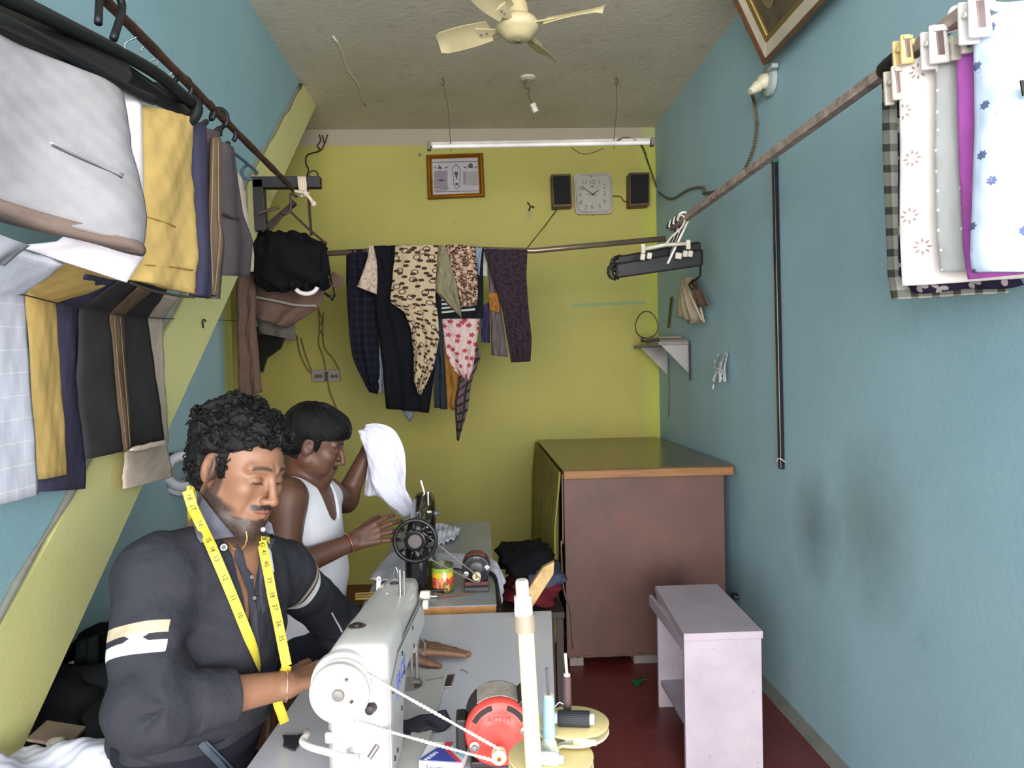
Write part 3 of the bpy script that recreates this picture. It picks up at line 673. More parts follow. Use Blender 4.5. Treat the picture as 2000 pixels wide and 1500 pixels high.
mesh('side_panel', G().bx(X1-.02, X1, 3.826, 5.40, .06, ztop-.04), M_LAM, cb); 
mesh('base_plinth', G().bx(X0+.005, X1, 3.806, 3.86, .045, .068), mat('chipped_edge', (96, 74, 60), .8, var=.4, vs=40), cb, bevel=.003)
mesh('shelf', G().bx(X0+.02, X1-.02, 3.83, 5.38, .07, .09), M_LAM, cb); mesh('shelf', G().bx(X0+.02, X1-.02, 3.85, 5.38, .5, .52), M_LAM, cb)
mesh('back_panel', G().bx(X0, X1, 5.38, 5.40, .06, ztop-.04), M_LAM, cb)
top = mesh('top_board', G().bx(X0-.005, XR-.03, 3.78, 5.43, ztop-.045, ztop), M_TOP, cb, bevel=.004)
mesh('edge_lipping', G().bx(X0-.004, XR-.034, 3.763, 3.78, ztop-.046, ztop-.004), M_EDGE, top, bevel=.006)
for x in (X0+.03, X0+.42, X1-.06):
    for y in (3.86, 5.3): mesh('foot', G().box((x+.02, y, .022), (.07 if x < X0+.1 else .2, .08, .044)), mat('foot_block', (134, 122, 118), .8), cb, bevel=.003)
# olive curtain down the open left side
g = G(); nY = 60; nZ = 24; vs = []; uv = []
for s in (1, -1):
    for i in range(nZ):
        vz = i/(nZ-1); z = ztop-.012-(ztop-.10-.05*math.sin(1))*vz
        for j in range(nY):
            u = j/(nY-1); y = 3.79+1.60*u
            x = X0-.016-.018*(1+math.sin(u*70+1.5*math.sin(vz*3)))*(.15+.85*min(1, vz*3))*.8-.02*vz - .003*s
            vs.append((x, y, z + .02*math.sin(u*9)*vz)); uv.append((u, vz))
N = nY*nZ; fs = []
for i in range(nZ-1):
    for j in range(nY-1): a = i*nY+j; fs += [(a, a+1, a+nY+1, a+nY), (N+a, N+a+nY, N+a+nY+1, N+a+1)]
    a = i*nY; fs.append((a, a+nY, N+a+nY, N+a)); a += nY-1; fs.append((a, N+a, N+a+nY, a+nY))
for j in range(nY-1): fs.append((j, N+j, N+j+1, j+1)); a = (nZ-1)*nY+j; fs.append((a, a+1, N+a+1, N+a))
mesh('cabinet_curtain', G().add(vs, fs, uv), cloth_mat('olive_curtain', (150, 140, 74)), label='olive curtain hanging down the open left side of the brown cabinet', cat='curtain', smooth='all')
mesh('cable', G().tube(catmull([(X0-.01, 3.775, ztop-.02), (X0-.012, 3.78, ztop-.35), (X0-.022, 3.77, ztop-.36), (X0-.012, 3.78, ztop-.6), (X0+.02, 3.78, .3), (X0+.03, 3.785, .1)], 30), .004, 6), mat('grey_cable', (110, 96, 80)), label='thin grey cord down the front left edge of the brown cabinet', cat='cord', smooth='all')

t = NT('chipped_lilac_paint'); v = t.coord()
c_ = t.mix(t.ramp(t.noise(v, 4, 6, .65), .3, .7), (168, 154, 168), (188, 176, 186))
c_ = t.mix(t.math('MULTIPLY', t.ramp(t.noise(v, 17, 6, .75), .62, .68), .75), c_, (122, 98, 84))
c_ = t.mix(t.math('MULTIPLY', t.ramp(t.noise(v, 3, 3, .7), .6, .8), .4), c_, (140, 124, 116)); t.bump(t.noise(v, 40, 4), .2, .003)
M_BEN = t.done(c_, .6)
zb = .53
f0, f1 = PZ(1333, 1235, zb), PZ(1490, 1232, zb); yb0 = (f0.y+f1.y)/2; b0, b1 = PZ(1278, 1143, zb), PZ(1402, 1141, zb); yb1 = (b0.y+b1.y)/2
xl, xr = (f0.x+b0.x)/2+.0, f1.x
bn = thing('low_bench', 'chipped lilac painted wooden box bench with a lower shelf beside the blue wall', 'bench', ((xl+xr)/2, (yb0+yb1)/2, 0))
mesh('seat', G().hexa([(f0.x, yb0-.01, zb-.028), (f1.x, yb0-.01, zb-.028), (b1.x, yb1, zb-.028), (b0.x, yb1, zb-.028), (f0.x, yb0-.01, zb), (f1.x, yb0-.01, zb), (b1.x, yb1, zb), (b0.x, yb1, zb)]), M_BEN, bn, bevel=.003)
mesh('end_panel', G().bx(f0.x+.003, f1.x-.003, yb0, yb0+.022, 0, zb-.029), M_BEN, bn, bevel=.002)
mesh('end_panel', G().bx(b0.x+.003, b1.x-.01, yb1-.03, yb1-.008, 0, zb-.029), M_BEN, bn, bevel=.002)
mesh('lower_shelf', G().bx(b0.x+.012, f1.x-.012, yb0+.024, yb1-.032, .10, .122), M_BEN, bn, bevel=.002)
mesh('apron', G().bx(f0.x+.004, f0.x+.018, yb0+.024, yb1-.032, zb-.075, zb-.03), M_BEN, bn)
c = PZ(1252, 1335, 0)
mesh('green_scrap', G().prism([c+Vector((-.04, .03, .002)), c+Vector((.05, .035, .006)), c+Vector((.01, .01, .012)), c+Vector((-.03, -.045, .002))], (0, 0, .003)), cloth_mat('green_scrap', (24, 118, 74)), label='small green scrap lying on the red floor before the cabinet', cat='scrap')
for (x, y, z, s, seed) in ((1428, 1168, .0, .03, 1), ):
    p = Vector((XR-.05, 3.35, zb+.04)); 
c = PX(1432, 1166, XR-.03)
mesh('wall_plug', G().cyl(c, c+Vector((.03, 0, 0)), .012, n=10).cyl(c+Vector((.0, .03, 0)), c+Vector((.03, .03, 0)), .01, n=10), DARKST, label='small dark plug on the blue wall behind the bench', cat='plug')

# ------------------------------------------------------------------ the two machine tables
t = NT('grey_laminate'); v = t.coord()
c_ = t.mix(t.ramp(t.noise(v, 3, 5, .6), .3, .7), (196, 196, 206), (208, 208, 216)); M_T1 = t.done(c_, .32, 0, .45)
t = NT('dusty_grey_laminate'); v = t.coord()
c_ = t.mix(t.ramp(t.noise(v, 4, 6, .6), .3, .7), (142, 146, 150), (164, 168, 172)); M_T2 = t.done(c_, .3, 0, .5)
TZ = .75
def leg_frame(tb, x0, x1, y0, y1, z):
    m = mat('green_iron_stand', (40, 52, 50), .5, .4, bump=.2)
    for y in (y0, y1):
        for x in (x0, x1): mesh('leg', G().hexa([(x-.03, y-.02, 0), (x+.03, y-.02, 0), (x+.03, y+.02, 0), (x-.03, y+.02, 0), (x-.015, y-.015, z), (x+.015, y-.015, z), (x+.015, y+.015, z), (x-.015, y+.015, z)]), m, tb, bevel=.004)
        mesh('crossbar', G().bx(x0+.02, x1-.02, y-.012, y+.012, .14, .18), m, tb)
    mesh('treadle', G().bx(x0+.06, x1-.06, (y0+y1)/2-.12, (y0+y1)/2+.12, .09, .105), m, tb, bevel=.004)
e1, e2, e3 = PZ(1077, 1193, TZ), PZ(700, 1200, TZ), PZ(482, 1500, TZ)
e4 = PZ(1086, 1440, TZ)
far_y = e1.y; dirR = (e4-e1).normalized(); dirL = (PZ(550, 1404, TZ)-e3).normalized()
ny = 1.02
R0 = e1; R1 = e1+dirR*((ny-e1.y)/dirR.y); L1 = e3-dirL*((e3.y-ny)/dirL.y); L0 = e3+dirL*((far_y-e3.y)/dirL.y)
t1 = thing('front_machine_table', 'pale grey laminate sewing table in the foreground under the white machine', 'table', ((R0.x+L0.x)/2, (far_y+ny)/2, 0))
mesh('tabletop', G().prism([v_-Vector((0, 0, .0)) for v_ in (L1, R1, R0, L0)], (0, 0, -.003)), M_T1, t1)
cn = (L1+R1+R0+L0)/4
mesh('board', G().prism([Vector((p.x, p.y, TZ-.0035)) for p in [cn+(q-cn)*.996 for q in (L1, R1, R0, L0)]], (0, 0, -.032)), mat('plywood_core', (150, 112, 72), .7, var=.2, vs=30), t1)
ins = [cn+(q-cn)*1.0 for q in (L1, R1, R0, L0)]
g = G()
for k in range(4): g.tube([ins[k]+Vector((0, 0, -.018)), ins[(k+1) % 4]+Vector((0, 0, -.018))], .0185, 4)
mesh('edge_band', G().prism([ins[1]+Vector((0, 0, -.004)), ins[2]+Vector((0, 0, -.004)), ins[2]+Vector((.004, 0, -.004)), ins[1]+Vector((.004, 0, -.004))], (0, 0, -.03)), mat('dark_edge_band', (70, 62, 60), .5), t1)
mesh('edge_band', G().prism([ins[0]+Vector((0, 0, -.004)), ins[3]+Vector((0, 0, -.004)), ins[3]+Vector((-.004, 0, -.004)), ins[0]+Vector((-.004, 0, -.004))], (0, 0, -.03)), mat('dark_edge_band', (70, 62, 60), .5), t1)
leg_frame(t1, -.33, .10, 1.2, 2.2, .715)
# slot cut in the right of the bed
h = [PZ(x, y, TZ+.0015) for x, y in ((866, 1320), (888, 1318), (881, 1342), (857, 1344))]
mesh('slot', G().prism(h, (0, 0, -.001)), mat('slot_dark', (62, 42, 42), .6), t1)
g = G(); g.tube([p+Vector((0, 0, .001)) for p in h], .0022, 4, closed=True); mesh('slot_frame', g, STEEL, t1)
# second table
c1, c2, c3, c4_ = PZ(690, 1186, TZ), PZ(970, 1184, TZ), PZ(961, 1018, TZ), PZ(785, 1020, TZ)
y2a = 2.44; y2b = c3.y; x2a, x2b = -.385, PZ(970, 1184, TZ).x
t2 = thing('rear_machine_table', 'dusty grey laminate sewing table under the black machine', 'table', ((x2a+x2b)/2, (y2a+y2b)/2, 0))
mesh('tabletop', G().bx(x2a, x2b, y2a, y2b, TZ-.004, TZ), M_T2, t2)
mesh('board', G().bx(x2a+.001, x2b-.001, y2a+.001, y2b, TZ-.034, TZ-.0045), mat('orange_plywood', (186, 132, 78), .6, var=.15, vs=25), t2)
leg_frame(t2, x2a+.06, x2b-.06, y2a+.15, y2b-.15, .716)

# ------------------------------------------------------------------ white industrial machine
MW = mat('machine_white', (190, 188, 185), .3, var=.03, spec=.5); MWD = mat('machine_grey_white', (176, 176, 174), .35, var=.03); SCR = mat('screw_dark', (60, 54, 56), .4, .6)
mx0, mx1 = -.271, -.158; my0, my1 = 1.375, 1.86; mtz = 1.008
wm = thing('white_sewing_machine', 'white industrial sewing machine with round handwheel in the foreground', 'sewing machine', ((mx0+mx1)/2, 1.6, TZ))
def loft(rings):
    n = len(rings[0]); vs = [p for r in rings for p in r]; fs = []
    for i in range(len(rings)-1):
        for k in range(n): l = (k+1) % n; fs.append((i*n+k, i*n+l, (i+1)*n+l, (i+1)*n+k))
    fs += [tuple(range(n-1, -1, -1)), tuple((len(rings)-1)*n+k for k in range(n))]; return G().add(vs, fs)
def arm_ring(y, x0, x1, zt, zbm, r=.03, rb=.008):
    out = []
    for (cx, cz, r_, a0) in ((x1-rb, zbm+rb, rb, -90), (x1-r*.45, zt-r*.6, r*.6, 0), (x0+r, zt-r, r, 90), (x0+rb, zbm+rb, rb, 180)):
        for s in range(5):
            an = math.radians(a0+90*s/4); rx = r_*.75 if (a0 == 0) else r_
            out.append((cx+rx*math.cos(an), y, cz+r_*math.sin(an)))
    return out
rings = [arm_ring(my0+.0, mx0+.012, mx1-.01, mtz-.02, .762), arm_ring(my0+.012, mx0+.002, mx1-.002, mtz-.006, .761), arm_ring(my0+.03, mx0, mx1, mtz, .761), arm_ring(my0+.13, mx0, mx1, mtz, .761), arm_ring(my0+.150, mx0, mx1, mtz, .775), arm_ring(my0+.165, mx0, mx1, mtz, .83), arm_ring(my0+.19, mx0+.002, mx1-.004, mtz, .872), arm_ring(my0+.23, mx0+.004, mx1-.006, mtz, .888),
         arm_ring(my1-.12, mx0+.008, mx1-.008, mtz, .888), arm_ring(my1-.09, mx0+.01, mx1-.008, mtz, .86), arm_ring(my1-.075, mx0+.012, mx1-.008, mtz, .845), arm_ring(my1-.02, mx0+.014, mx1-.01, mtz-.002, .845), arm_ring(my1, mx0+.025, mx1-.02, mtz-.014, .855)]
body = mesh('arm_and_column', loft(rings), MW, wm, smooth=True, bevel=.0)
# side plate (dark outline, seven screws)
sx = mx1+.0005
g = G().prism([(sx-.004, y, z) for y, z in ((my0+.02, .762), (my0+.122, .762), (my0+.135, .80), (my0+.15, .855), (my0+.19, .895), (my1-.02, .895), (my1-.02, .958), (my0+.10, .962), (my0+.02, .93))], (.0065, 0, 0))
sp = mesh('side_plate', g, MWD, body, bevel=.0015)
g = G().tube([(sx+.0016, y, z) for y, z in ((my0+.02, .762), (my0+.02, .93), (my0+.10, .962), (my1-.02, .958))], .0014, 5); mesh('plate_seam', g, mat('seam_grey', (110, 108, 108)), sp)
for y, z in ((my0+.035, .79), (my0+.065, .79), (my0+.033, .915), (my0+.14, .945), (my0+.28, .948), (my0+.29, .905), (my0+.16, .90), (my0+.12, .845)):
    mesh('screw', G().cyl((sx, y, z), (sx+.0045, y, z), .0045, n=10), SCR, sp)
BLU = mat('logo_blue', (96, 104, 190), .5); BLU2 = mat('logo_light_blue', (130, 168, 200), .5)
yl = Vector((0, 1, 0)); zl_ = Vector((0, .0, 1))
text('JACK', .046, (sx+.003, my0+.125, .912), (0, 1, .06), (0, -.06, 1), BLU, sp)
mesh('bed', G().prism([(mx0, my0+.01, TZ+.001), (-.108, my0+.01, TZ+.001), (-.108, my1+.03, TZ+.001), (-.118, my1+.045, TZ+.001), (mx0+.0, my1+.045, TZ+.001)], (0, 0, .010)), mat('bed_grey', (190, 186, 184), .35, var=.04), wm, bevel=.002)
g = G(); g.tube([(mx1+.004, my1-.03, TZ+.0125), (-.113, my1-.012, TZ+.0125)], .0009, 4); mesh('bed_seam', g, mat('seam_grey', (110, 108, 108)), wm)
mesh('needle_plate', G().lathe([(.038, 0), (.038, .002), (0, .002)], (mx0+.075, my1-.05, TZ+.0115)), mat('needle_plate', (150, 148, 146), .25, .8), wm)
nx = mx1-.025; nyy = my1-.05
g = G().cyl((nx, nyy, .845), (nx, nyy, .79), .004).cyl((nx+.012, nyy, .85), (nx+.012, nyy, .778), .004).cyl((nx, nyy, .79), (nx, nyy, .765), .0012)
g.box((nx+.012, nyy, .772), (.014, .022, .006)); nb = mesh('needle_bar', g, STEEL, wm)
mesh('thread_guide', G().tube(catmull([(mx1-.006, my1-.04, .87), (mx1+.004, my1-.03, .85), (mx1+.002, my1-.05, .835), (mx1-.012, my1-.04, .845)], 14), .002, 6), STEEL, wm)
# handwheel
wcw = P(661, 1358, 1.335); wc = wcw+Vector((.017, 0, 0))
whl = mesh('handwheel', G().lathe([(.0, -.001), (.016, -.001), (.016, .004), (.020, .008), (.036, .010), (.0375, .006), (.0445, .003), (.0505, -.0015), (.0525, .002), (.053, .010), (.049, .016), (.046, .018), (.046, .022), (.0525, .026), (.052, .034), (.03, .04), (0, .04)], wc, (0, 1, 0), 44), mat('handwheel_white', (200, 194, 189), .3, var=.02), wm, smooth=True)
mesh('wheel_bolt', G().lathe([(0, -.007), (.0095, -.0065), (.011, -.005), (.011, .0), (0, 0)], wc, (0, 1, 0), 20), mat('bolt_grey', (128, 124, 122), .35, .7), whl, smooth=True)
for an in (62, -38): 
    p = wc+Vector((.026*math.cos(math.radians(an)), .0088, .026*math.sin(math.radians(an)))); s_ = Vector((-math.sin(math.radians(an-10)), 0, math.cos(math.radians(an-10))))
    mesh('slot', G().tube([p-s_*.003, p+s_*.003], .0028, 8), SCR, whl)
mesh('belt_guard', G().lathe([(.030, .036), (.060, .038), (.062, .050), (.03, .055)], wc, (0, 1, 0), 36), MW, wm, smooth=True)
def onf(px, py, d=.0): return P(px, py, my0-d)+Vector((.0146, 0, 0))
mesh('thumbscrew', G().lathe([(0, -.016), (.008, -.015), (.0095, -.004), (.011, 0), (.0, .006)], onf(725, 1381), (0, 1, 0), 14), SCR, wm, smooth=True)
mesh('boss', G().lathe([(0, -.014), (.009, -.013), (.0125, -.004), (.013, .004)], onf(690, 1472), (0, 1, 0), 20), MW, wm, smooth=True)
mesh('spring_pin', G().cyl(onf(722, 1480, .012), onf(738, 1455, .004), .0048, n=12), mat('pin_grey', (120, 112, 112), .35, .6), wm, smooth=True)
g = G().tube(catmull([onf(700, 1480, .012), onf(672, 1478, .035), onf(640, 1470, .045), onf(608, 1462, .04), onf(590, 1452, .02), onf(596, 1440, .0), P(612, 1432, my0+.03)], 26), [.0062]*26, 10)
mesh('reverse_lever', g, mat('handwheel_white', (232, 226, 222)), wm, smooth='all')
mesh('dial_pad', G().prism([onf(634, 1430, -.004), onf(660, 1430, -.004), onf(660, 1452, -.004), onf(634, 1452, -.004)], (0, -.008, 0)), mat('handwheel_white', (232, 226, 222)), wm, bevel=.004)
# top of the arm: oil cap, thread pins, side knob
pt = PZ(704, 1223, mtz)
mesh('oil_window', G().lathe([(.017, 0), (.017, .001), (.014, .0012), (0, .0012)], pt), mat('oil_glass_dark', (66, 58, 58), .25), wm)
mesh('oil_cap', G().lathe([(.009, 0), (.009, .005), (.0, .006)], pt), SCR, wm)
pt = PZ(760, 1140, mtz); mesh('cap', G().lathe([(.010, 0), (.010, .003), (0, .003)], pt), SCR, wm)
p0, p1 = PZ(777, 1163, mtz), P(776, 1112, PZ(777, 1163, mtz).y)
mesh('thread_pin', G().cyl(p0, p1, .0035, n=10).cyl(p0+Vector((.008, .004, 0)), p1+Vector((.008, .004, -.004)), .002, n=8), STEEL, wm)
yy = 1.84; g = G().prism([P(722, 1156, yy), P(730, 1156, yy), P(731, 1128, yy), P(727, 1126, yy), P(723, 1128, yy)], (0, -.002, 0)); gp = mesh('guide_plate', g, mat('guide_plate', (206, 200, 196), .3, .5), wm)
for y_ in (1133, 1150): p = P(727, y_, yy-.0025); mesh('hole', G().cyl(p, p+Vector((0, -.001, 0)), .002, n=8), SCR, gp)
mesh('guide_stem', G().cyl(P(733, 1153, yy), PZ(750, 1160, mtz), .002, n=6), STEEL, wm)
mesh('thread_loop', G().tube(catmull([P(757, 1150, yy), P(756, 1120, yy), P(760, 1108, yy), P(765, 1120, yy), P(770, 1148, yy)], 14), .0012, 5), STEEL, wm)
for (x, y, r, l) in ((817, 1161, .009, .022), (822, 1180, .011, .012)):
    p = P(x-6, y, 1.80); mesh('tension_knob', G().lathe([(r, 0), (r*1.1, l*.4), (r*1.05, l), (0, l)], p, (1, 0, 0), 16), mat('knob_cream', (196, 190, 178), .4), wm, smooth=True)

# belt from handwheel to the red motor
RED = mat('motor_red', (206, 70, 62), .38, var=.06)
mc = P(975, 1440, 1.42); mc.z = max(mc.z, TZ+.068)
def motor(name, lab, c, R, L, face_m, band_m, dark_m, pul, pr_, grp=None):
    mo = thing(name, lab, 'motor', (c.x, c.y+L/2, TZ))
    mesh('casing', G().lathe([(R*.98, .012), (R, .02), (R, L-.012), (R*.9, L), (0, L)], c, (0, 1, 0), 36), dark_m, mo, smooth=True)
    g = G()
    mesh('nameplate_band', G().prism([(c.x+math.sin(a)*(R+.0015), c.y+.022, c.z+math.cos(a)*(R+.0015)) for a in [math.radians(x) for x in range(-38, 39, 4)]]+[(c.x+math.sin(a)*(R-.004), c.y+.022, c.z+math.cos(a)*(R-.004)) for a in [math.radians(x) for x in range(38, -39, -4)]], (0, L-.04, 0)), band_m, mo)
    fc_ = mesh('front_cover', G().lathe([(0, -.004), (R*.30, -.004), (R*.62, -.002), (R*.66, .0), (R*.82, .003), (R*.93, .004), (R*1.0, .009), (R*1.01, .02), (R*.9, .022)], c, (0, 1, 0), 40), face_m, mo, smooth=True)
    for a0, a1 in ((18, 62), (-62, -14)):
        pts_ = [(c.x+math.sin(math.radians(a))*r, c.y+.0005, c.z+math.cos(math.radians(a))*r) for r, rng in ((R*.88, range(a0, a1+1, 4)), (R*.74, range(a1, a0-1, -4))) for a in rng]
        mesh('vent_slot', G().prism(pts_, (0, .006, 0)), mat('vent_dark', (36, 26, 26), .6), fc_)
    for a in (-112, 82): p = Vector((c.x+math.sin(math.radians(a))*R*.78, c.y-.001, c.z+math.cos(math.radians(a))*R*.78)); mesh('bolt', G().lathe([(0, -.006), (.004, -.006), (.005, -.003), (.0095, -.002), (.0095, .004)], p, (0, 1, 0), 14), STEEL, fc_)
    mesh('pulley', G().lathe([(0, -.028), (.005, -.028), (.006, -.024), (pr_, -.024), (pr_, -.018), (pr_*.8, -.016), (pr_, -.012), (pr_, -.006), (.0, -.006)], pul, (0, 1, 0), 24), mat('pulley_cream', (206, 196, 160), .4), mo, smooth=True)
    mesh('shaft', G().cyl(pul+Vector((0, -.03, 0)), pul+Vector((0, .01, 0)), .004, n=10), mat('brass', (150, 110, 50), .3, .8), mo)
    mesh('mounting_base', G().bx(c.x-R*.85, c.x+R*.85, c.y+.01, c.y+L-.01, TZ+.0008, max(TZ+.014, c.z-R*.92)), dark_m, mo, bevel=.003)
    return mo
mpul = P(974, 1468, 1.40)
mo1 = motor('belt_motor', 'red faced electric motor with grey band on the front table', mc, .064, .11, RED, mat('motor_label', (170, 158, 148), .5, var=.15, vs=60), mat('motor_black', (44, 40, 44), .45), mpul, .0135)
mesh('terminal_box', G().box(mc+Vector((-.071, .04, -.01)), (.02, .05, .07)), BLACK, mo1, bevel=.004)
mesh('side_fin', G().box(mc+Vector((.05, .05, .045)), (.03, .08, .03), Matrix.Rotation(.8, 3, 'Y')), BLACK, mo1, bevel=.003)
text('AETYM', .014, mc+Vector((0, -.0035, .031)), (1, 0, 0), (0, 0, 1), mat('motor_emboss', (190, 62, 56), .4), mo1)
g = G()
for k in range(3): g.tube([(mc.x+math.sin(a)*(.022-.004*k), mc.y-.0045, mc.z+.004+math.cos(a)*(.022-.004*k)) for a in [math.radians(x) for x in range(-60, 61, 12)]], .0006, 4)
mesh('embossed_rings', g, mat('motor_emboss', (190, 62, 56)), mo1)
def twist_belt(name, lab, A, ra_, B, rb_, m, r=.0022, y0=None):
    d = (B-A).normalized(); nrm = Vector((-d.z, 0, d.x)).normalized()
    if nrm.z < 0: nrm = -nrm
    top_ = [A+nrm*ra_, B+nrm*rb_]; bot = [A-nrm*ra_, B-nrm*rb_]
    def arc(c, r0, s, sgn): return [c+Vector((0, 0, 0))+(nrm*math.cos(a)+d*sgn*math.sin(a))*r0 for a in [math.pi*k/12 for k in range(1, 12)]][::s]
    path = [top_[0].lerp(top_[1], i/40) for i in range(41)]+arc(B, rb_, 1, 1)+[bot[1].lerp(bot[0], i/40) for i in range(41)]+arc(A, ra_, -1, -1)
    n = len(path); q = path; g = G(); cl = []
    L_ = sum((q[(i+1) % n]-q[i]).length for i in range(n)); dense = []
    for i in range(n):
        a, b = q[i], q[(i+1) % n]; k = max(1, int((b-a).length/.0045))
        for j in range(k): dense.append(a.lerp(b, j/k))
    m_ = len(dense); tn = int(L_/.013)
    for ph in (0, math.pi):
        pts_ = []
        for i, p in enumerate(dense):
            t_ = (dense[(i+1) % m_]-dense[i-1]).normalized(); v_ = t_.cross(Vector((0, 1, 0))).normalized(); an = ph+2*math.pi*tn*i/m_
            pts_.append(p+(Vector((0, 1, 0))*math.cos(an)+v_*math.sin(an))*r*.7)
        g.tube(pts_, r, 6, closed=True)
    return mesh(name, g, m, label=lab, cat='belt', smooth='all')
wm.rotation_euler = (0, 0, -math.radians(3.7))
twist_belt('drive_belt', 'twisted white rope belt from the white handwheel to the red motor', wcw+Vector((0, .020, 0)), .0475, mpul+Vector((0, -.0155, 0))*1, .011, mat('rope_white', (214, 208, 200), .9))
# dark cloth and scraps on the front table
def flatpoly(name, pts_, z, m, lab, cat, th=.004, par=None):
    return mesh(name, G().prism([PZ(x, y, z) for x, y in pts_], (0, 0, th)), m, par, label=lab, cat=cat, bevel=.001)
DK = cloth_mat('charcoal_cloth', (52, 52, 60))
flatpoly('fabric_scrap', [(552, 1438), (561, 1439), (580, 1439), (598, 1434), (576, 1468), (568, 1466), (552, 1459), (555, 1450)], TZ+.001, DK, 'small charcoal cloth scrap on the table left of the handwheel', 'scrap')
g = sheet([PZ(775, 1412, TZ+.014), PZ(778, 1440, TZ+.012)], [PZ(872, 1388, TZ+.03), PZ(884, 1418, TZ+.008)], .008, 22, 10, 2, .006, seed=4)
mesh('dark_cloth_strip', g, DK, label='charcoal cloth strip lying on the table behind the rope belt', cat='cloth', smooth='all')
for q, (pa_, pb_) in enumerate((((898, 1308), (914, 1314)),)):
    mesh('thread_snip', G().tube([PZ(*pa_, TZ+.002), PZ((pa_[0]+pb_[0])/2, pa_[1]+1, TZ+.004), PZ(*pb_, TZ+.002)], .0007, 4), BLACK, label='short dark thread snippet lying on the pale table', cat='thread')
# needle packet
bz = TZ+.001; b0_ = PZ(818, 1499, bz); hb = .03
a_, b_, c_1, d_ = PZ(818, 1485, TZ+hb), PZ(902, 1490, TZ+hb), PZ(868, 1434, TZ+hb), PZ(840, 1436, TZ+hb)
bxo = thing('needle_box', 'small white, blue and red cardboard needle box in front of the motor', 'box', (a_.x, a_.y, TZ))
ex = (b_-a_).normalized(); ey = Vector((-ex.y, ex.x, 0)); wl = (b_-a_).length; dl = .075
q = [a_, a_+ex*wl, a_+ex*wl+ey*dl, a_+ey*dl]
mesh('carton', G().prism([Vector((p.x, p.y, TZ+.0135)) for p in q], (0, 0, hb-.0145)), mat('box_white', (232, 230, 232), .4), bxo, bevel=.0008)
def bq(pts_, m, nm, dz=.0006): return mesh(nm, G().prism([a_+ex*wl*u+ey*dl*v_+Vector((0, 0, dz)) for u, v_ in pts_], (0, 0, .0004)), m, bxo)
bq([(0, .02), (.88, .02), (.42, .72), (.3, .72)], mat('box_blue', (62, 74, 168), .35), 'blue_panel'); bq([(.88, .02), (1.0, .02), (.56, .62), (.6, .98), (.42, .98), (.36, .72)], mat('box_red', (206, 62, 84), .35), 'red_band', .0009); bq([(1.0, .2), (1, .42), (.72, .9), (.62, .9), (.66, .62)], mat('box_cyan', (130, 200, 212), .35), 'cyan_band', .0009)
BW = mat('box_lettering', (220, 222, 240), .5)
text('MERIN', .012, a_+ex*wl*.24+ey*dl*.22+Vector((0, 0, .0012)), ex*.45+ey, -ex+ey*.45, BW, bxo); text('Shirting', .016, a_+ex*wl*.45+Vector((0, -.0004, -.013)), ex, (0, 0, 1), mat('box_ink', (90, 90, 96)), bxo)
# thread stand
CR = mat('stand_cream', (226, 218, 176), .42, var=.05); CRB = mat('stand_collar', (138, 126, 110), .5)
s0, s1 = P(1046, 1560, 1.10), P(1026, 1215, 1.10); s0 = s1+(s0-s1)*((TZ-s1.z)/(s0.z-s1.z)); s0.z = TZ
ts = thing('thread_stand', 'cream plastic thread stand with round spool plates at the table corner', 'stand', tuple(s0))
post_m = mat('stand_post', (212, 206, 164), .4, var=.03)
mesh('post', G().cyl(s0, s1, .0125, .0115, 20), post_m, ts, smooth=True); mesh('base', G().lathe([(.03, 0), (.03, .006), (.02, .01), (.0, .01)], s0), CR, ts, smooth=True)
a, b = P(1026, 1232, 1.10), P(1024, 1200, 1.10); mesh('grey_collar', G().cyl(a, b, .0155, .0150, 20), CRB, ts, smooth=True)
a, b = P(1023, 1203, 1.10), P(1021, 1164, 1.10); mesh('white_sleeve', G().cyl(a, b, .0135, .0125, 20), mat('sleeve_white', (214, 206, 196), .35), ts, smooth=True)
a, b = P(1021, 1164, 1.10), P(1019, 1132, 1.10); mesh('top_tube', G().lathe([(.0095, 0), (.0095, (b-a).length-.004), (.008, (b-a).length), (0, (b-a).length)], a, b-a, 20), mat('sleeve_white', (238, 232, 222)), ts, smooth=True)
def plate(px, py, Y, rx, nm):
    c = P(px, py, Y); g = G().lathe([(0, 0), (rx*.97, 0), (rx, .002), (rx*1.0, .004), (rx*.97, .005), (0, .005)], c, n=40)
    o_ = mesh(nm, g, mat('spool_plate', (214, 194, 138), .42, var=.06), ts, smooth=True)
    mesh('under_plate', G().lathe([(rx*.5, -.008), (rx*.98, -.012), (rx, -.010), (rx*.98, -.008), (.5*rx, -.006)], c, n=40), CR, o_, smooth=True)
    return c
pc1 = plate(1120, 1414, 1.20, .056, 'spool_plate'); pc2 = plate(1076, 1480, 1.14, .064, 'spool_plate')
mesh('arm', G().tube([pc2+Vector((0, 0, -.006)), Vector((s1.x+.018, 1.10, pc2.z-.006))], .006, 8), CR, ts); mesh('arm', G().tube([pc1+Vector((0, 0, -.006)), pc2+Vector((0, 0, -.006))], .006, 8), CR, ts)
def standing_spool(nm, lab, px, y0, y1, ytip, Y, r, m, foot):
    a, b, c = P(px, y1, Y), P(px-.01*(y1-y0), y0, Y), P(px-4, ytip, Y)
    sp_ = thing(nm, lab, 'thread spool', tuple(a))
    mesh('thread', G().lathe([(r, .0), (r*1.04, .004), (r*.92, (b-a).length-.003), (r*.8, (b-a).length)], a, b-a, 20), m, sp_, smooth=True)
    mesh('core', G().lathe([(r*.9, -.003), (r*.9, 0), (r*.75, 0), (r*.75, (b-a).length), (r*.8, (b-a).length+.003), (.003, (b-a).length+.003)], a, b-a, 16), WHITEP, sp_, smooth=True)
    return a, b, c
thr = lambda n_, c: NTthread(n_, c)
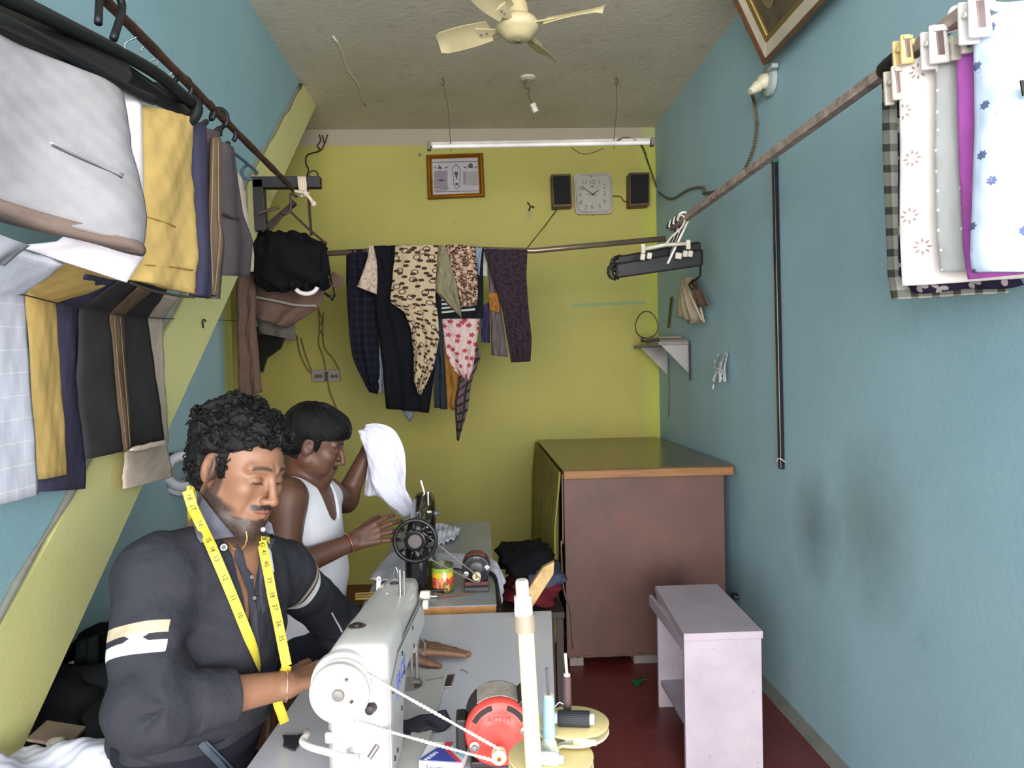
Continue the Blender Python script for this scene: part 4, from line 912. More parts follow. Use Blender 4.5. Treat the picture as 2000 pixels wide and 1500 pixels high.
def NTthread(name, rgb):
    if name in _mc: return _mc[name]
    t = NT(name); v = t.coord('Object'); wv = t.n('ShaderNodeTexWave', {'Vector': v, 'Scale': 160., 'Distortion': 2.}, bands_direction='Z')
    t.bump(wv.outputs[1], .4, .001); _mc[name] = t.done(t.mix(wv.outputs[1], tuple(c*.8 for c in rgb), rgb), .6); return _mc[name]
a, b, c = standing_spool('blue_thread_spool', 'pale blue thread spool standing on the front spool plate', 1072, 1360, 1440, 1305, 1.15, .0095, NTthread('pale_blue_thread', (158, 196, 222)), 0)
mesh('spool_pin', G().cyl(b, c, .0022, n=8), mat('pin_grey', (120, 112, 112)), ts); mesh('spool_foot', G().lathe([(.016, -.02), (.013, -.014), (.010, -.003), (.0, -.003)], a), mat('foot_clear', (190, 196, 180), .3), ts, smooth=True)
a, b, c = standing_spool('brown_thread_spool', 'thin brown thread spool standing on the rear spool plate', 1108, 1320, 1385, 1276, 1.21, .0068, NTthread('brown_thread', (92, 68, 72)), 0)
mesh('spool_pin', G().cyl(b, c, .0024, n=8), mat('pin_pale', (196, 186, 170)), ts); mesh('spool_foot', G().lathe([(.014, -.008), (.012, -.004), (.0, -.003)], a), CR, ts, smooth=True)
def lying_spool(nm, lab, pL, pR, Y, r, m, z):
    a, b = P(*pL, Y), P(*pR, Y-.01); a.z = b.z = z+r
    s_ = thing(nm, lab, 'thread spool', ((a.x+b.x)/2, Y, z)); d = (b-a); L_ = d.length
    mesh('thread', G().lathe([(r*.93, .004), (r, .006), (r, L_-.006), (r*.93, L_-.004)], a, d, 24), m, s_, smooth=True)
    mesh('core', G().lathe([(.003, -.003), (r*.62, -.003), (r*.66, .0), (r*.66, .004), (r*.4, .004), (r*.4, L_-.004), (r*.66, L_-.004), (r*.66, L_), (r*.6, L_+.003), (.003, L_+.003)], a, d, 18), WHITEP, s_, smooth=True)
lying_spool('black_thread_spool', 'black thread spool lying on the rear spool plate', (1085, 1411), (1157, 1411), 1.185, .0125, NTthread('black_thread', (34, 36, 42)), pc1.z+.0052)
lying_spool('white_thread_spool', 'white thread spool lying on the front spool plate beside the post', (1043, 1478), (1096, 1482), 1.115, .0095, NTthread('white_thread', (236, 236, 238)), pc2.z+.0052)
sr = thing('seam_ripper', 'small thread cutter with clear handle lying across the spool plates', 'tool', tuple(P(1130, 1450, 1.15)))
a, b, c = P(1088, 1444, 1.15), P(1120, 1450, 1.15), P(1165, 1456, 1.14)
for p_ in (a, b, c): p_.z = pc2.z+.014
b.z += .004; c.z += .006
mesh('blade', G().tube([a, a.lerp(b, .5)+Vector((0, 0, .002)), b], [.002, .0035, .0035], 6), STEEL, sr); mesh('handle', G().tube([b, c], .0048, 8), mat('clear_green_plastic', (186, 200, 160), .2), sr, smooth='all')
mesh('white_thread_end', G().tube(catmull([P(1084, 1380, 1.2), P(1092, 1372, 1.2), P(1100, 1375, 1.2)], 10), .0009, 4), mat('rope_white', (214, 208, 200)), label='loose white thread end hanging between the two standing spools', cat='thread')
# wooden lath rising beside the stand
ty = 2.3; g = G(); a, b = P(1026, 1180, ty), P(1076, 1098, ty+.05)
lt = mesh('wooden_lath', G().prism([P(1004, 1195, ty), P(1010, 1208, ty), P(1026, 1208, ty), P(1081, 1122, ty), P(1083, 1097, ty), P(1060, 1109, ty)], (0, .025, 0)), mat('bare_lath', (176, 146, 98), .7, var=.2, vs=30), bevel=.002, label='bare wooden lath slanting up behind the thread stand', cat='stick')
a = P(1044, 1180, ty); foot = Vector((R0.x+.012, ty-.02, TZ-.02))
# ------------------------------------------------------------------ black machine on the rear table
BM = mat('machine_black', (18, 18, 20), .22, var=.1, spec=.6); BMW = mat('black_wheel', (26, 26, 30), .3, var=.1)
bw = P(811, 1056, 2.53); bx_ = bw.x
bmn = thing('black_sewing_machine', 'black cast sewing machine with large spoked handwheel on the rear table', 'sewing machine', (bx_, 2.8, TZ))
g = G(); R_ = .0745
prof = [(R_, -.004), (R_-.004, -.008), (R_-.012, -.007), (R_-.013, .0), (R_-.012, .008), (R_-.003, .009), (R_, .005), (R_, -.004)]
vs = []; fs = []; n_ = 48; m_ = len(prof)-1
for k in range(n_):
    an = 2*math.pi*k/n_
    for r, h in prof[:-1]: vs.append(bw+Vector((r*math.cos(an), h, r*math.sin(an))))
for k in range(n_):
    for i in range(m_): fs.append((k*m_+i, k*m_+(i+1) % m_, ((k+1) % n_)*m_+(i+1) % m_, ((k+1) % n_)*m_+i))
rim = mesh('handwheel', G().add(vs, fs), BMW, bmn, smooth='all')
for k in range(9):
    an = 2*math.pi*k/9+.25; d = Vector((math.cos(an), 0, math.sin(an)))
    mesh('spoke', G().tube([bw+d*.028, bw+d*.045+Vector((0, -.003, 0)), bw+d*(R_-.01)], [.006, .0045, .006], 8), BMW, rim, smooth='all')
mesh('wheel_hub', G().lathe([(0, -.012), (.024, -.012), (.027, -.009), (.029, -.011), (.034, -.009), (.036, .0), (.034, .012), (0, .012)], bw, (0, 1, 0), 32), BMW, rim, smooth=True)
mesh('hub_disc', G().lathe([(0, -.0135), (.022, -.0135), (.0235, -.0115)], bw, (0, 1, 0), 28), mat('dull_hub', (92, 84, 86), .4, .5), rim, smooth=True)
def sring(y, cx, w_, zt, zb_, n=20, p=3.0):
    out = []
    for k in range(n):
        a = 2*math.pi*k/n; c, s = math.cos(a), math.sin(a)
        out.append((cx+w_/2*math.copysign(abs(c)**(2/p), c), y, (zt+zb_)/2+(zt-zb_)/2*math.copysign(abs(s)**(2/p), s)))
    return out
y0 = bw.y+.03
mesh('bed', G().bx(bx_-.05, bx_+.09, y0, y0+.40, TZ+.001, TZ+.018), BM, bmn, bevel=.004)
mesh('bed_trim', G().bx(bx_-.052, bx_+.092, y0-.002, y0+.402, TZ+.0008, TZ+.006), mat('bed_edge', (120, 96, 60), .5, .5), bmn)
mesh('body', loft([sring(y0+.0, bx_, .062, .985, TZ+.01), sring(y0+.01, bx_, .078, 1.0, TZ+.01), sring(y0+.07, bx_, .074, 1.008, TZ+.01), sring(y0+.10, bx_, .068, 1.012, TZ+.10), sring(y0+.13, bx_, .064, 1.016, .925), sring(y0+.22, bx_+.002, .066, 1.024, .935), sring(y0+.28, bx_+.003, .074, 1.030, .93), sring(y0+.30, bx_+.004, .082, 1.036, .86, p=4.5), sring(y0+.39, bx_+.004, .082, 1.036, .855, p=4.5), sring(y0+.40, bx_+.004, .074, 1.028, .865, p=4.5)]), BM, bmn, smooth='all')
mesh('face_plate', G().bx(bx_-.03, bx_+.036, y0+.401, y0+.406, .87, 1.02), STEEL, bmn, bevel=.002)
mesh('tension_knob', G().lathe([(.014, 0), (.016, .004), (.012, .014), (.006, .022), (0, .022)], (bx_+.042, y0+.33, .965), (1, 0, 0), 16), STEEL, bmn, smooth=True)
mesh('column_plate', G().box((bx_-.004, y0-.001, TZ+.085), (.028, .006, .06)), mat('black_shiny', (30, 30, 34), .2), bmn, bevel=.004)
mesh('spool_pin', G().cyl((bx_+.03, y0+.2, 1.02), (bx_+.03, y0+.2, 1.068), .004, n=10).cyl((bx_+.03, y0+.2, 1.06), (bx_+.03, y0+.2, 1.068), .007, n=10), STEEL, bmn)
mesh('take_up_lever', G().box((bx_+.001, y0+.38, 1.05), (.006, .012, .07), Matrix.Rotation(-.25, 3, 'Y')), STEEL, bmn)
mesh('thread_guide', G().tube([(bx_+.004, y0+.02, 1.0), (bx_+.004, y0+.015, 1.025), (bx_+.012, y0+.015, 1.03), (bx_+.016, y0+.02, 1.0)], .0028, 6), STEEL, bmn)
for k, (dx_, dz_) in enumerate(((.042, .99), (.042, .965), (.042, .94), (.040, 1.005))): mesh('side_screw', G().cyl((bx_+dx_-.01, y0+.05+.03*k, dz_), (bx_+dx_+.004, y0+.05+.03*k, dz_), .006, n=10), STEEL if k % 2 else BM, bmn)
mesh('needle_bar', G().cyl((bx_-.01, y0+.365, .87), (bx_-.01, y0+.365, .80), .004, n=8).box((bx_-.01, y0+.365, .79), (.014, .02, .008)), STEEL, bmn)
mc2 = P(930, 1113, 2.60); pul2 = P(931, 1123, 2.58)
mo2 = motor('belt_motor', 'small dark electric motor with a maroon band on the rear table', mc2, .048, .10, mat('motor2_black', (46, 44, 50), .35), mat('motor2_band', (132, 70, 62), .5, var=.2, vs=60), mat('motor2_casing', (100, 52, 50), .45), pul2, .014)
mesh('cradle', G().bx(mc2.x-.042, mc2.x+.042, mc2.y-.02, mc2.y+.06, TZ+.001, TZ+.016), mat('cradle_grey', (70, 68, 74), .4), mo2, bevel=.003)
twist_belt('drive_belt', 'thin cord belt from the black handwheel to the dark motor', bw+Vector((0, .012, 0)), .034, Vector((pul2.x, bw.y-.004, pul2.z)), .011, mat('belt_grey', (128, 118, 110), .8), r=.0016)
g = G().tube(catmull([P(958, 1118, 2.62), P(967, 1128, 2.6), P(972, 1150, 2.55), P(976, 1180, 2.52), P(972, 1192, 2.5)], 16), .006, 8)
mesh('motor_cable', g, BLACK, label='black cable from the dark motor over the table edge', cat='cord', smooth='all')
# tin can, tools
cp = PZ(864, 1160, TZ); cr = .037
tn = thing('tin_can', 'open tin with a colourful orange, yellow and green label on the rear table', 'tin', (cp.x, cp.y+cr, TZ))
cc_ = Vector((cp.x, cp.y+cr, TZ+.001))
t = NT('tin_label'); v = t.coord(); s_ = t.n('ShaderNodeSeparateXYZ', {0: v}); z_ = s_.outputs[2]
nz = t.noise(v, 42, 3, .6); nz2 = t.noise(v, 30, 2)
c_ = t.mix(t.ramp(nz, .45, .55), (196, 66, 44), (226, 150, 110)); c_ = t.mix(t.math('GREATER_THAN', nz2, .58), c_, (92, 110, 52))
c_ = t.mix(t.math('GREATER_THAN', t.math('ADD', z_, t.math('MULTIPLY', nz, .01)), .056), c_, (222, 186, 50)); c_ = t.mix(t.math('GREATER_THAN', z_, .068), c_, (148, 176, 60))
MT = t.done(c_, .35)
mesh('label_wrap', G().lathe([(cr, .006), (cr, .082)], cc_, n=32), MT, tn, smooth=True)
mesh('can_body', G().lathe([(.0, 0), (cr+.001, 0), (cr+.001, .005), (cr-.001, .006), (cr-.001, .084), (cr+.0015, .088), (cr+.0015, .092), (cr-.002, .093), (cr-.003, .03), (0, .03)], cc_, n=32), mat('tin_metal', (150, 146, 138), .3, .8), tn, smooth=True)
mesh('white_drop', G().sphere((cc_.x+.008, cc_.y-cr, TZ+.058), .011, 10, (.7, .12, 1.5)), mat('label_white', (226, 230, 226), .4), tn, smooth='all')
tb2 = thing('thread_tub', 'small green tub of thread beside the white machine pin', 'tub', tuple(PZ(783, 1140, TZ)))
q = PZ(783, 1142, TZ); mesh('tub', G().lathe([(.014, 0), (.015, .03), (0, .03)], q), mat('tub_green', (170, 176, 110), .5, var=.3, vs=90), tb2, smooth=True); mesh('lid', G().lathe([(.0155, .03), (.0155, .036), (0, .036)], q), WHITEP, tb2, smooth=True)
sc_ = thing('long_scissors', 'pair of worn scissors lying open in front of the tin', 'scissors', tuple(PZ(870, 1165, TZ)))
mesh('blade', G().tube([PZ(815, 1155, TZ+.010), PZ(850, 1160, TZ+.012), PZ(880, 1163, TZ+.008)], [.004, .006, .002], 6), mat('rusty_tool', (134, 106, 88), .5, .5), sc_); mesh('blade', G().tube([PZ(855, 1166, TZ+.006), PZ(900, 1160, TZ+.006), PZ(931, 1158, TZ+.004)], [.005, .005, .001], 6), mat('rusty_tool', (134, 106, 88)), sc_)
mesh('white_chalk', G().tube([PZ(820, 1164, TZ+.006), PZ(856, 1165, TZ+.006)], [.005, .002], 8), mat('chalk', (232, 232, 230), .8), label='white tapering marking chalk lying before the scissors', cat='chalk')
sk = thing('wooden_sticks', 'bundle of thin yellow wooden sticks at the left table corner', 'sticks', tuple(PZ(710, 1168, TZ)))
for k in range(3): mesh('stick', G().tube([PZ(694, 1160+5*k, TZ+.006), PZ(738, 1158+5*k, TZ+.006)], .004, 6), mat('stick_yellow', (176, 144, 80), .6), sk)
# white cloth on the rear table, trailing over both edges
WC = cloth_mat('white_cloth', (214, 214, 228), 500, .05)
def drape_table(name, lab, rows, seed, wr=.003, th=.005):
    L_ = [r[0] for r in rows]; R_2 = [r[1] for r in rows]
    return mesh(name, sheet(L_, R_2, th, 26, 24, 3, .003, seed=seed, wr=wr), WC, label=lab, cat='cloth', smooth='all')
z1 = TZ+.010
drape_table('white_cloth_piece', 'white cloth lying flat on the left half of the rear table', [(PZ(765, 1078, z1), PZ(842, 1078, z1)), (PZ(742, 1100, z1), PZ(846, 1104, z1)), (PZ(722, 1132, z1), PZ(800, 1136, z1))], 2, .002)
drape_table('white_cloth_piece', 'white cloth spread under the dark motor and falling over the table edge', [(PZ(848, 1078, z1), PZ(852, 1104, z1)), (PZ(900, 1082, z1), PZ(905, 1110, z1)), (PZ(952, 1086, z1), PZ(958, 1120, z1)), (PZ(968, 1092, z1), PZ(970, 1136, z1)), (PZ(985, 1128, TZ-.05), PZ(980, 1184, TZ-.09))], 5, .002)
mesh('crumpled_white_cloth', sheet([PZ(848, 1022, TZ+.03), PZ(850, 1040, TZ+.035), PZ(846, 1062, TZ+.012)], [PZ(900, 1030, TZ+.014), PZ(896, 1042, TZ+.02), PZ(888, 1055, TZ+.012)], .006, 26, 26, 5, .006, seed=8, wr=.005), WC, label='crumpled white cloth scrap on the rear table behind the black machine', cat='cloth', smooth='all')
# pile of garments on a stool behind the rear table, beside the curtain
st_ = thing('low_stool', 'dark stool under the heap of folded clothes beside the curtain', 'stool', (.20, 3.35, 0))
mesh('seat', G().bx(.08, .34, 3.15, 3.6, .46, .49), mat('dark_stool', (48, 40, 36), .6), st_, bevel=.005)
for x in (.10, .32):
    for y in (3.18, 3.57): mesh('leg', G().bx(x-.015, x+.015, y-.015, y+.015, 0, .46), mat('dark_stool', (48, 40, 36)), st_)
def pillow(c, size, m, name, lab, seed, cat='clothes', wr=.12, rot=0.):
    rnd = random.Random(seed); g = G(); n = 28; k_ = 16; vs = []; fs = []; ph = [rnd.uniform(0, 6.28) for _ in range(6)]
    for i in range(k_):
        th = math.pi*i/(k_-1)
        for j in range(n):
            an = 2*math.pi*j/n; x = math.sin(th)*math.cos(an); y = math.sin(th)*math.sin(an); z = math.cos(th)
            f = lambda t_, p: math.copysign(abs(t_)**p, t_)
            r = 1+wr*(math.sin(5*x+3*z+ph[0])+.6*math.sin(9*y-7*x+ph[1])+.5*math.sin(13*z+6*y+ph[2])+.35*math.sin(19*x+ph[3]))
            p = Vector((f(x, .7)*size[0]/2*r, f(y, .7)*size[1]/2*r, f(z, .8)*size[2]/2*r)); p.rotate(Matrix.Rotation(rot, 3, 'Z')); vs.append(Vector(c)+p)
    for i in range(k_-1):
        for j in range(n): fs.append((i*n+j, (i+1)*n+j, (i+1)*n+(j+1) % n, i*n+(j+1) % n))
    return mesh(name, G().add(vs, fs), m, label=lab, cat=cat, smooth='all', weld=True)
pillow((.215, 3.36, .54), (.24, .36, .10), cloth_mat('maroon_cloth', (96, 30, 40)), 'folded_garment', 'maroon folded garment at the bottom of the heap beside the curtain', 3)
pillow((.265, 3.36, .605), (.17, .36, .07), cloth_mat('slate_cloth', (70, 74, 92)), 'folded_garment', 'slate blue crumpled garment in the middle of the heap', 5, wr=.16)
pillow((.185, 3.42, .655), (.24, .38, .11), cloth_mat('black_cloth', (16, 16, 20)), 'folded_garment', 'black crumpled garment on top of the heap beside the curtain', 9, wr=.14)
# ------------------------------------------------------------------ trousers folded over hangers on the left rod
HK = mat('black_hanger', (18, 19, 22), .5, var=.3)
GREY = cloth_mat('grey_twill', (158, 155, 158), 900); GREYD = cloth_mat('grey_lining', (130, 112, 104))
CHK = checks('white_window_check', (214, 214, 228), (236, 238, 246), .036, .046, .05, .8)
WHT = cloth_mat('white_check_plain', (222, 216, 224)); YEL = cloth_mat('mustard_twill', (204, 172, 106), 900); NAV = cloth_mat('navy_twill', (66, 64, 86))
CHAR = cloth_mat('charcoal_twill', (58, 56, 58)); CHAR2 = cloth_mat('brownish_charcoal', (84, 76, 80)); BRN = cloth_mat('brown_stripe_cloth', (98, 82, 66)); BEI = cloth_mat('beige_cotton', (206, 188, 172))
STI = mat('tan_stitching', (132, 112, 84), .8)
GRP = 'trousers folded over hangers on the left rod'
def trouser(label, name='trousers'): return name, label
def quad_sheet(pts, parent, name, m, **k):   # pts: rows of ((xl,yl,Yl),(xr,yr,Yr))
    L_ = [P(*r[0]) for r in pts]; R_2 = [P(*r[1]) for r in pts]
    k.setdefault('thick', .02); k.setdefault('nu', 26); k.setdefault('nv', 26)
    return mesh(name, sheet(L_, R_2, **k), m, parent, smooth='all')
def wx(x, y, X=-.95): p = PX(x, y, X); return (x, y, p.y)
def garment(label, base, cat='trousers', group=GRP, name='folded_trousers'):
    return thing(name, label, cat, tuple(base), group)
def leg_run(par, name, m, top, kink, hem, X, **k):
    """leg strip: top (behind the waist) -> wire -> hem; each ((xl,yl),(xr,yr)[,X])"""
    def row(r, XX): return (wx(r[0][0], r[0][1], XX), wx(r[1][0], r[1][1], XX))
    rows = [row(top, X+.16), row(kink, X)] + [row(h_, X) for h_ in hem]
    L_ = [P(*r[0]) for r in rows]; R_2 = [P(*r[1]) for r in rows]
    k.setdefault('thick', .012)
    return mesh(name, sheet(L_, R_2, nu=20, nv=10*(len(rows)-1), exact=True, folds=1, amp=.003, wr=.0012, **k), m, par, smooth='all')
def strap(par, name, m, pts, r, n=20): return mesh(name, G().tube(catmull(pts, n), r, 6), m, par, smooth='all')

# grey trousers, nearest
g1 = garment('light grey trousers folded over the nearest hanger, welt pocket and open waistband showing', P(120, 300, 1.3))
w1 = quad_sheet([((-160, 10, 1.10), (238, 182, 1.46)), ((-160, 150, 1.09), (256, 300, 1.45)), ((-160, 270, 1.08), (284, 418, 1.44)), ((-160, 360, 1.09), (282, 486, 1.45))], g1, 'waist', GREY, thick=.035, nu=44, nv=44, folds=1.3, amp=.010, wr=.0012, seed=3)
bv1 = BVHTree.FromPolygons([v.co+wloc(w1) for v in w1.data.vertices], [p.vertices for p in w1.data.polygons])
def on(bvh, px, py, off=.002, dflt=None):
    d = ray(px, py).normalized(); h = bvh.ray_cast(CAM, d)
    if h[0] is None: return dflt if dflt is not None else CAM+d*1.5
    return h[0]-d*off
strap(w1, 'pocket_welt', mat('grey_seam', (70, 72, 80), .9), [on(bv1, x, y, .001) for x, y in ((101, 284), (135, 300), (180, 320), (238, 347))], .0018)
strap(w1, 'pocket_edge', mat('grey_light_seam', (150, 150, 155), .9), [on(bv1, x, y, .001) for x, y in ((98, 278), (135, 293), (180, 313), (240, 341))], .0024)
bnd = quad_sheet([((-160, 352, 1.085), (280, 480, 1.445)), ((-160, 372, 1.083), (281, 500, 1.443))], g1, 'waistband', GREYD, thick=.04, nv=6, folds=1.3, amp=.010, seed=3)
strap(g1, 'waist_zip', mat('zip_brown', (104, 92, 84), .7), [P(-80, 392, 1.11), P(60, 432, 1.24), P(170, 468, 1.35), P(272, 492, 1.42)], .0032)
quad_sheet([((-160, 400, 1.12), (60, 480, 1.25)), ((-160, 500, 1.12), (10, 520, 1.25))], g1, 'lining', cloth_mat('mid_grey_lining', (128, 130, 138)), thick=.01)  # trouser lining, a cloth of its own mid grey
# white checked trousers
g2 = garment('white window-check trousers hanging between the grey and the mustard pairs', P(200, 500, 1.55))
quad_sheet([((180, 160, 1.50), (276, 180, 1.56)), ((190, 300, 1.5), (280, 330, 1.55)), ((120, 470, 1.42), (283, 500, 1.53)), ((30, 480, 1.40), (248, 552, 1.5))], g2, 'waist', checks('white_faint_check', (222, 214, 222), (232, 228, 236), .03, .03, .06, .7), thick=.03, folds=1.5, amp=.004, seed=1)
leg_run(g2, 'leg', CHK, ((-60, 470), (125, 515)), ((-70, 566), (50, 576)), [((-75, 800), (62, 780)), ((-80, 1003), (76, 966))], -.925)
# mustard trousers
g3 = garment('mustard yellow trousers with a welt pocket folded over a hanger', P(300, 500, 1.7))
w3 = quad_sheet([((272, 204, 1.56), (374, 232, 1.80)), ((272, 330, 1.56), (377, 370, 1.80)), ((262, 460, 1.55), (380, 480, 1.79)), ((250, 545, 1.55), (378, 574, 1.78))], g3, 'waist', YEL, thick=.03, folds=1.2, amp=.008, wr=.0025, seed=6)
bv3 = BVHTree.FromPolygons([v.co+wloc(w3) for v in w3.data.vertices], [p.vertices for p in w3.data.polygons])
strap(w3, 'pocket_welt', mat('mustard_seam', (150, 112, 46), .9), [on(bv3, x, y, .001) for x, y in ((288, 424), (315, 432), (343, 443))], .0014)
strap(w3, 'waist_seam', mat('mustard_seam', (150, 112, 46)), [on(bv3, x, y, .0) for x, y in ((262, 516), (300, 519), (340, 522), (376, 528))], .0016)
strap(w3, 'waist_hem', mat('hem_dark', (56, 44, 38), .9), [P(254, 552, 1.54), P(300, 568, 1.62), P(350, 578, 1.72), P(380, 580, 1.77)], .003)
leg_run(g3, 'leg', YEL, ((115, 505), (270, 545)), ((52, 577), (111, 592)), [((62, 760), (121, 765)), ((72, 937), (132, 926))], -.94)
# navy trousers
g4 = garment('navy trousers with the longest leg hanging behind the mustard pair', P(395, 500, 1.9))
quad_sheet([((372, 236, 1.82), (396, 250, 1.90)), ((376, 380, 1.82), (400, 390, 1.90)), ((378, 500, 1.82), (411, 520, 1.90)), ((374, 576, 1.8), (408, 582, 1.89))], g4, 'waist', NAV, thick=.03, folds=1, amp=.004, nu=14)
leg_run(g4, 'leg', NAV, ((165, 535), (320, 560)), ((108, 592), (160, 604)), [((118, 760), (166, 765)), ((74, 961), (168, 955))], -.957)
# brown striped
g5 = garment('brown and charcoal trousers with tan stitched side panel', P(425, 500, 2.05))
quad_sheet([((396, 250, 1.93), (424, 262, 2.02)), ((402, 400, 1.92), (420, 410, 2.01)), ((412, 480, 1.92), (434, 470, 2.0)), ((408, 584, 1.9), (424, 584, 1.96))], g5, 'waist', CHAR2, thick=.03, folds=1, amp=.004, nu=14)
b5 = quad_sheet([((415, 268, 1.905), (428, 272, 1.93)), ((408, 420, 1.90), (430, 425, 1.93)), ((405, 490, 1.90), (437, 475, 1.92)), ((410, 576, 1.885), (424, 578, 1.90))], g5, 'side_panel', BRN, thick=.02, folds=1, amp=.002, nu=10)
strap(b5, 'stitching', STI, [P(417, 272, 1.875), P(414, 400, 1.87), P(412, 460, 1.865), P(416, 560, 1.86)], .0013); strap(b5, 'stitching', STI, [P(426, 272, 1.9), P(427, 420, 1.9), P(430, 460, 1.89), P(420, 570, 1.875)], .0013)
leg_run(g5, 'leg', CHAR, ((235, 546), (330, 560)), ((157, 603), (290, 622)), [((150, 740), (306, 745)), ((168, 897), (322, 862))], -.935)
pn = leg_run(g5, 'leg_stripe', BRN, ((272, 560), (296, 566)), ((216, 612), (243, 617)), [((226, 740), (248, 745)), ((243, 882), (256, 878))], -.918, thick=.010)
for dx_ in (5, 17): strap(pn, 'stitching', STI, [PX(*q, -.908) for q in ((218+dx_, 618), (224+dx_*1.0, 700), (232+dx_*.9, 780), (245+dx_*.6, 880))], .0009)
# charcoal
g6 = garment('plum grey trousers hanging near the far end of the rod', P(460, 500, 2.3))
quad_sheet([((426, 276, 2.05), (452, 290, 2.12)), ((430, 400, 2.05), (470, 420, 2.22)), ((436, 480, 2.04), (488, 470, 2.28)), ((434, 538, 2.02), (480, 540, 2.26))], g6, 'waist', CHAR2, thick=.03, folds=1.3, amp=.006, nu=18)
strap(g6, 'pocket_welt', mat('hem_dark', (56, 44, 38)), [P(438, 418, 2.03), P(455, 426, 2.08), P(466, 427, 2.13)], .004)
# beige
g7 = garment('beige cotton trousers at the back of the row, hem turned up below the charcoal leg', P(490, 480, 2.4))
quad_sheet([((450, 330, 2.42), (470, 350, 2.5)), ((466, 420, 2.4), (486, 440, 2.5)), ((476, 480, 2.4), (495, 500, 2.46)), ((474, 532, 2.4), (494, 530, 2.46))], g7, 'waist', BEI, thick=.02, folds=1, amp=.003, nu=12)
leg_run(g7, 'leg', BEI, ((290, 566), (350, 580)), ((262, 618), (319, 622)), [((262, 740), (322, 745)), ((262, 870), (330, 866))], -.975)
leg_run(g7, 'turned_up_hem', BEI, ((255, 880), (326, 862)), ((246, 884), (326, 862)), [((241, 920), (333, 900)), ((241, 955), (337, 932))], -.955)

# hangers
HG = 'black hangers carrying the folded trousers'
def hanger(name, label, hook, a, b, m=HK, r=.009, group=None, hr=.024, bar_=True):
    """hook: rod point; a, b: arm ends"""
    t_ = thing(name, label, 'hanger', tuple(hook), group)
    a, b, hook = Vector(a), Vector(b), Vector(hook); mid = (a+b)/2; d = (b-a).normalized(); apex = Vector((hook.x, hook.y, (mid.z*.35+hook.z*.65)))
    apex = mid.lerp(hook, .55)
    hk = [hook+d*(math.cos(t2)*hr)+Vector((0, 0, math.sin(t2)*hr)) for t2 in [math.radians(x) for x in range(200, -50, -20)]]
    mesh('hook', G().tube(hk+[apex.lerp(hook, .4), apex], r*.75, 8), m, t_, smooth='all')
    mesh('arm', G().tube(catmull([a, a.lerp(apex, .5)+Vector((0, 0, .006)), apex, b.lerp(apex, .5)+Vector((0, 0, .006)), b], 20), r, 8), m, t_, smooth='all')
    if bar_: mesh('trouser_bar', G().tube([a, b], r*.8, 8), m, t_, smooth='all')
    return t_
# nearest wide black hanger: thick moulded arm
h1 = thing('trouser_hanger', 'wide black moulded hanger under the grey trousers, its flat hook over the rod', 'hanger', tuple(P(210, 20, 1.72)), HG)
mesh('arm', G().hexa([P(-160, -55, 1.14), P(-160, 25, 1.12), P(250, 168, 1.47), P(262, 150, 1.50), P(-160, -120, 1.18), P(-160, -70, 1.18), P(226, 88, 1.55), P(240, 90, 1.58)]), HK, h1, bevel=.004)
mesh('arm_rib', G().tube(catmull([P(-120, -60, 1.12), P(60, 20, 1.28), P(170, 72, 1.42), P(300, 140, 1.62), P(378, 205, 1.78)], 24), .013, 8), HK, h1, smooth='all')
mesh('lower_bar', G().tube(catmull([P(-120, 0, 1.12), P(0, 38, 1.18), P(120, 100, 1.32), P(255, 176, 1.50), P(300, 195, 1.56)], 20), .011, 8), HK, h1, smooth='all')
mesh('hook', G().tube(catmull([P(192, 45, 1.62), P(196, -10, 1.66), P(212, -32, 1.70), P(232, -8, 1.72), P(238, 20, 1.72), P(222, 75, 1.62)], 24), .0085, 8), HK, h1, smooth='all')
mesh('arm_end', G().tube(catmull([P(300, 170, 1.72), P(350, 190, 1.76), P(376, 196, 1.78), P(386, 214, 1.78), P(374, 234, 1.77), P(362, 236, 1.76)], 20), .0125, 10), HK, h1, smooth='all')
h2 = thing('trouser_hanger', 'black moulded hanger whose round end curls above the mustard trousers', 'hanger', tuple(P(300, 140, 1.7)), HG)
mesh('arm', G().hexa([P(230, 150, 1.52), P(235, 178, 1.5), P(374, 236, 1.80), P(378, 226, 1.82), P(236, 120, 1.54), P(240, 130, 1.55), P(370, 205, 1.84), P(374, 212, 1.84)]), HK, h2, bevel=.004)
def wire_hook(px, py, s, Y, lab, drop):
    c = P(px, py, Y); pts_ = [c+Vector((math.cos(t2)*s, 0, math.sin(t2)*s)) for t2 in [math.radians(x) for x in range(170, -75, -25)]]
    mesh('wire_hanger_hook', G().tube(catmull(pts_+[c+Vector((-s*.4, 0, -s*1.3)), P(*drop, Y)], 24), .0022, 6), STEEL, label=lab, cat='hanger', smooth='all')
wire_hook(252, 58, .024, 1.88, 'bright wire hook of the nearest hanger over the rod', (245, 100))
wire_hook(290, 104, .020, 2.02, 'second bright wire hook over the rod', (290, 140))
wire_hook(322, 132, .022, 2.10, 'third bright wire hook over the rod', (330, 165))
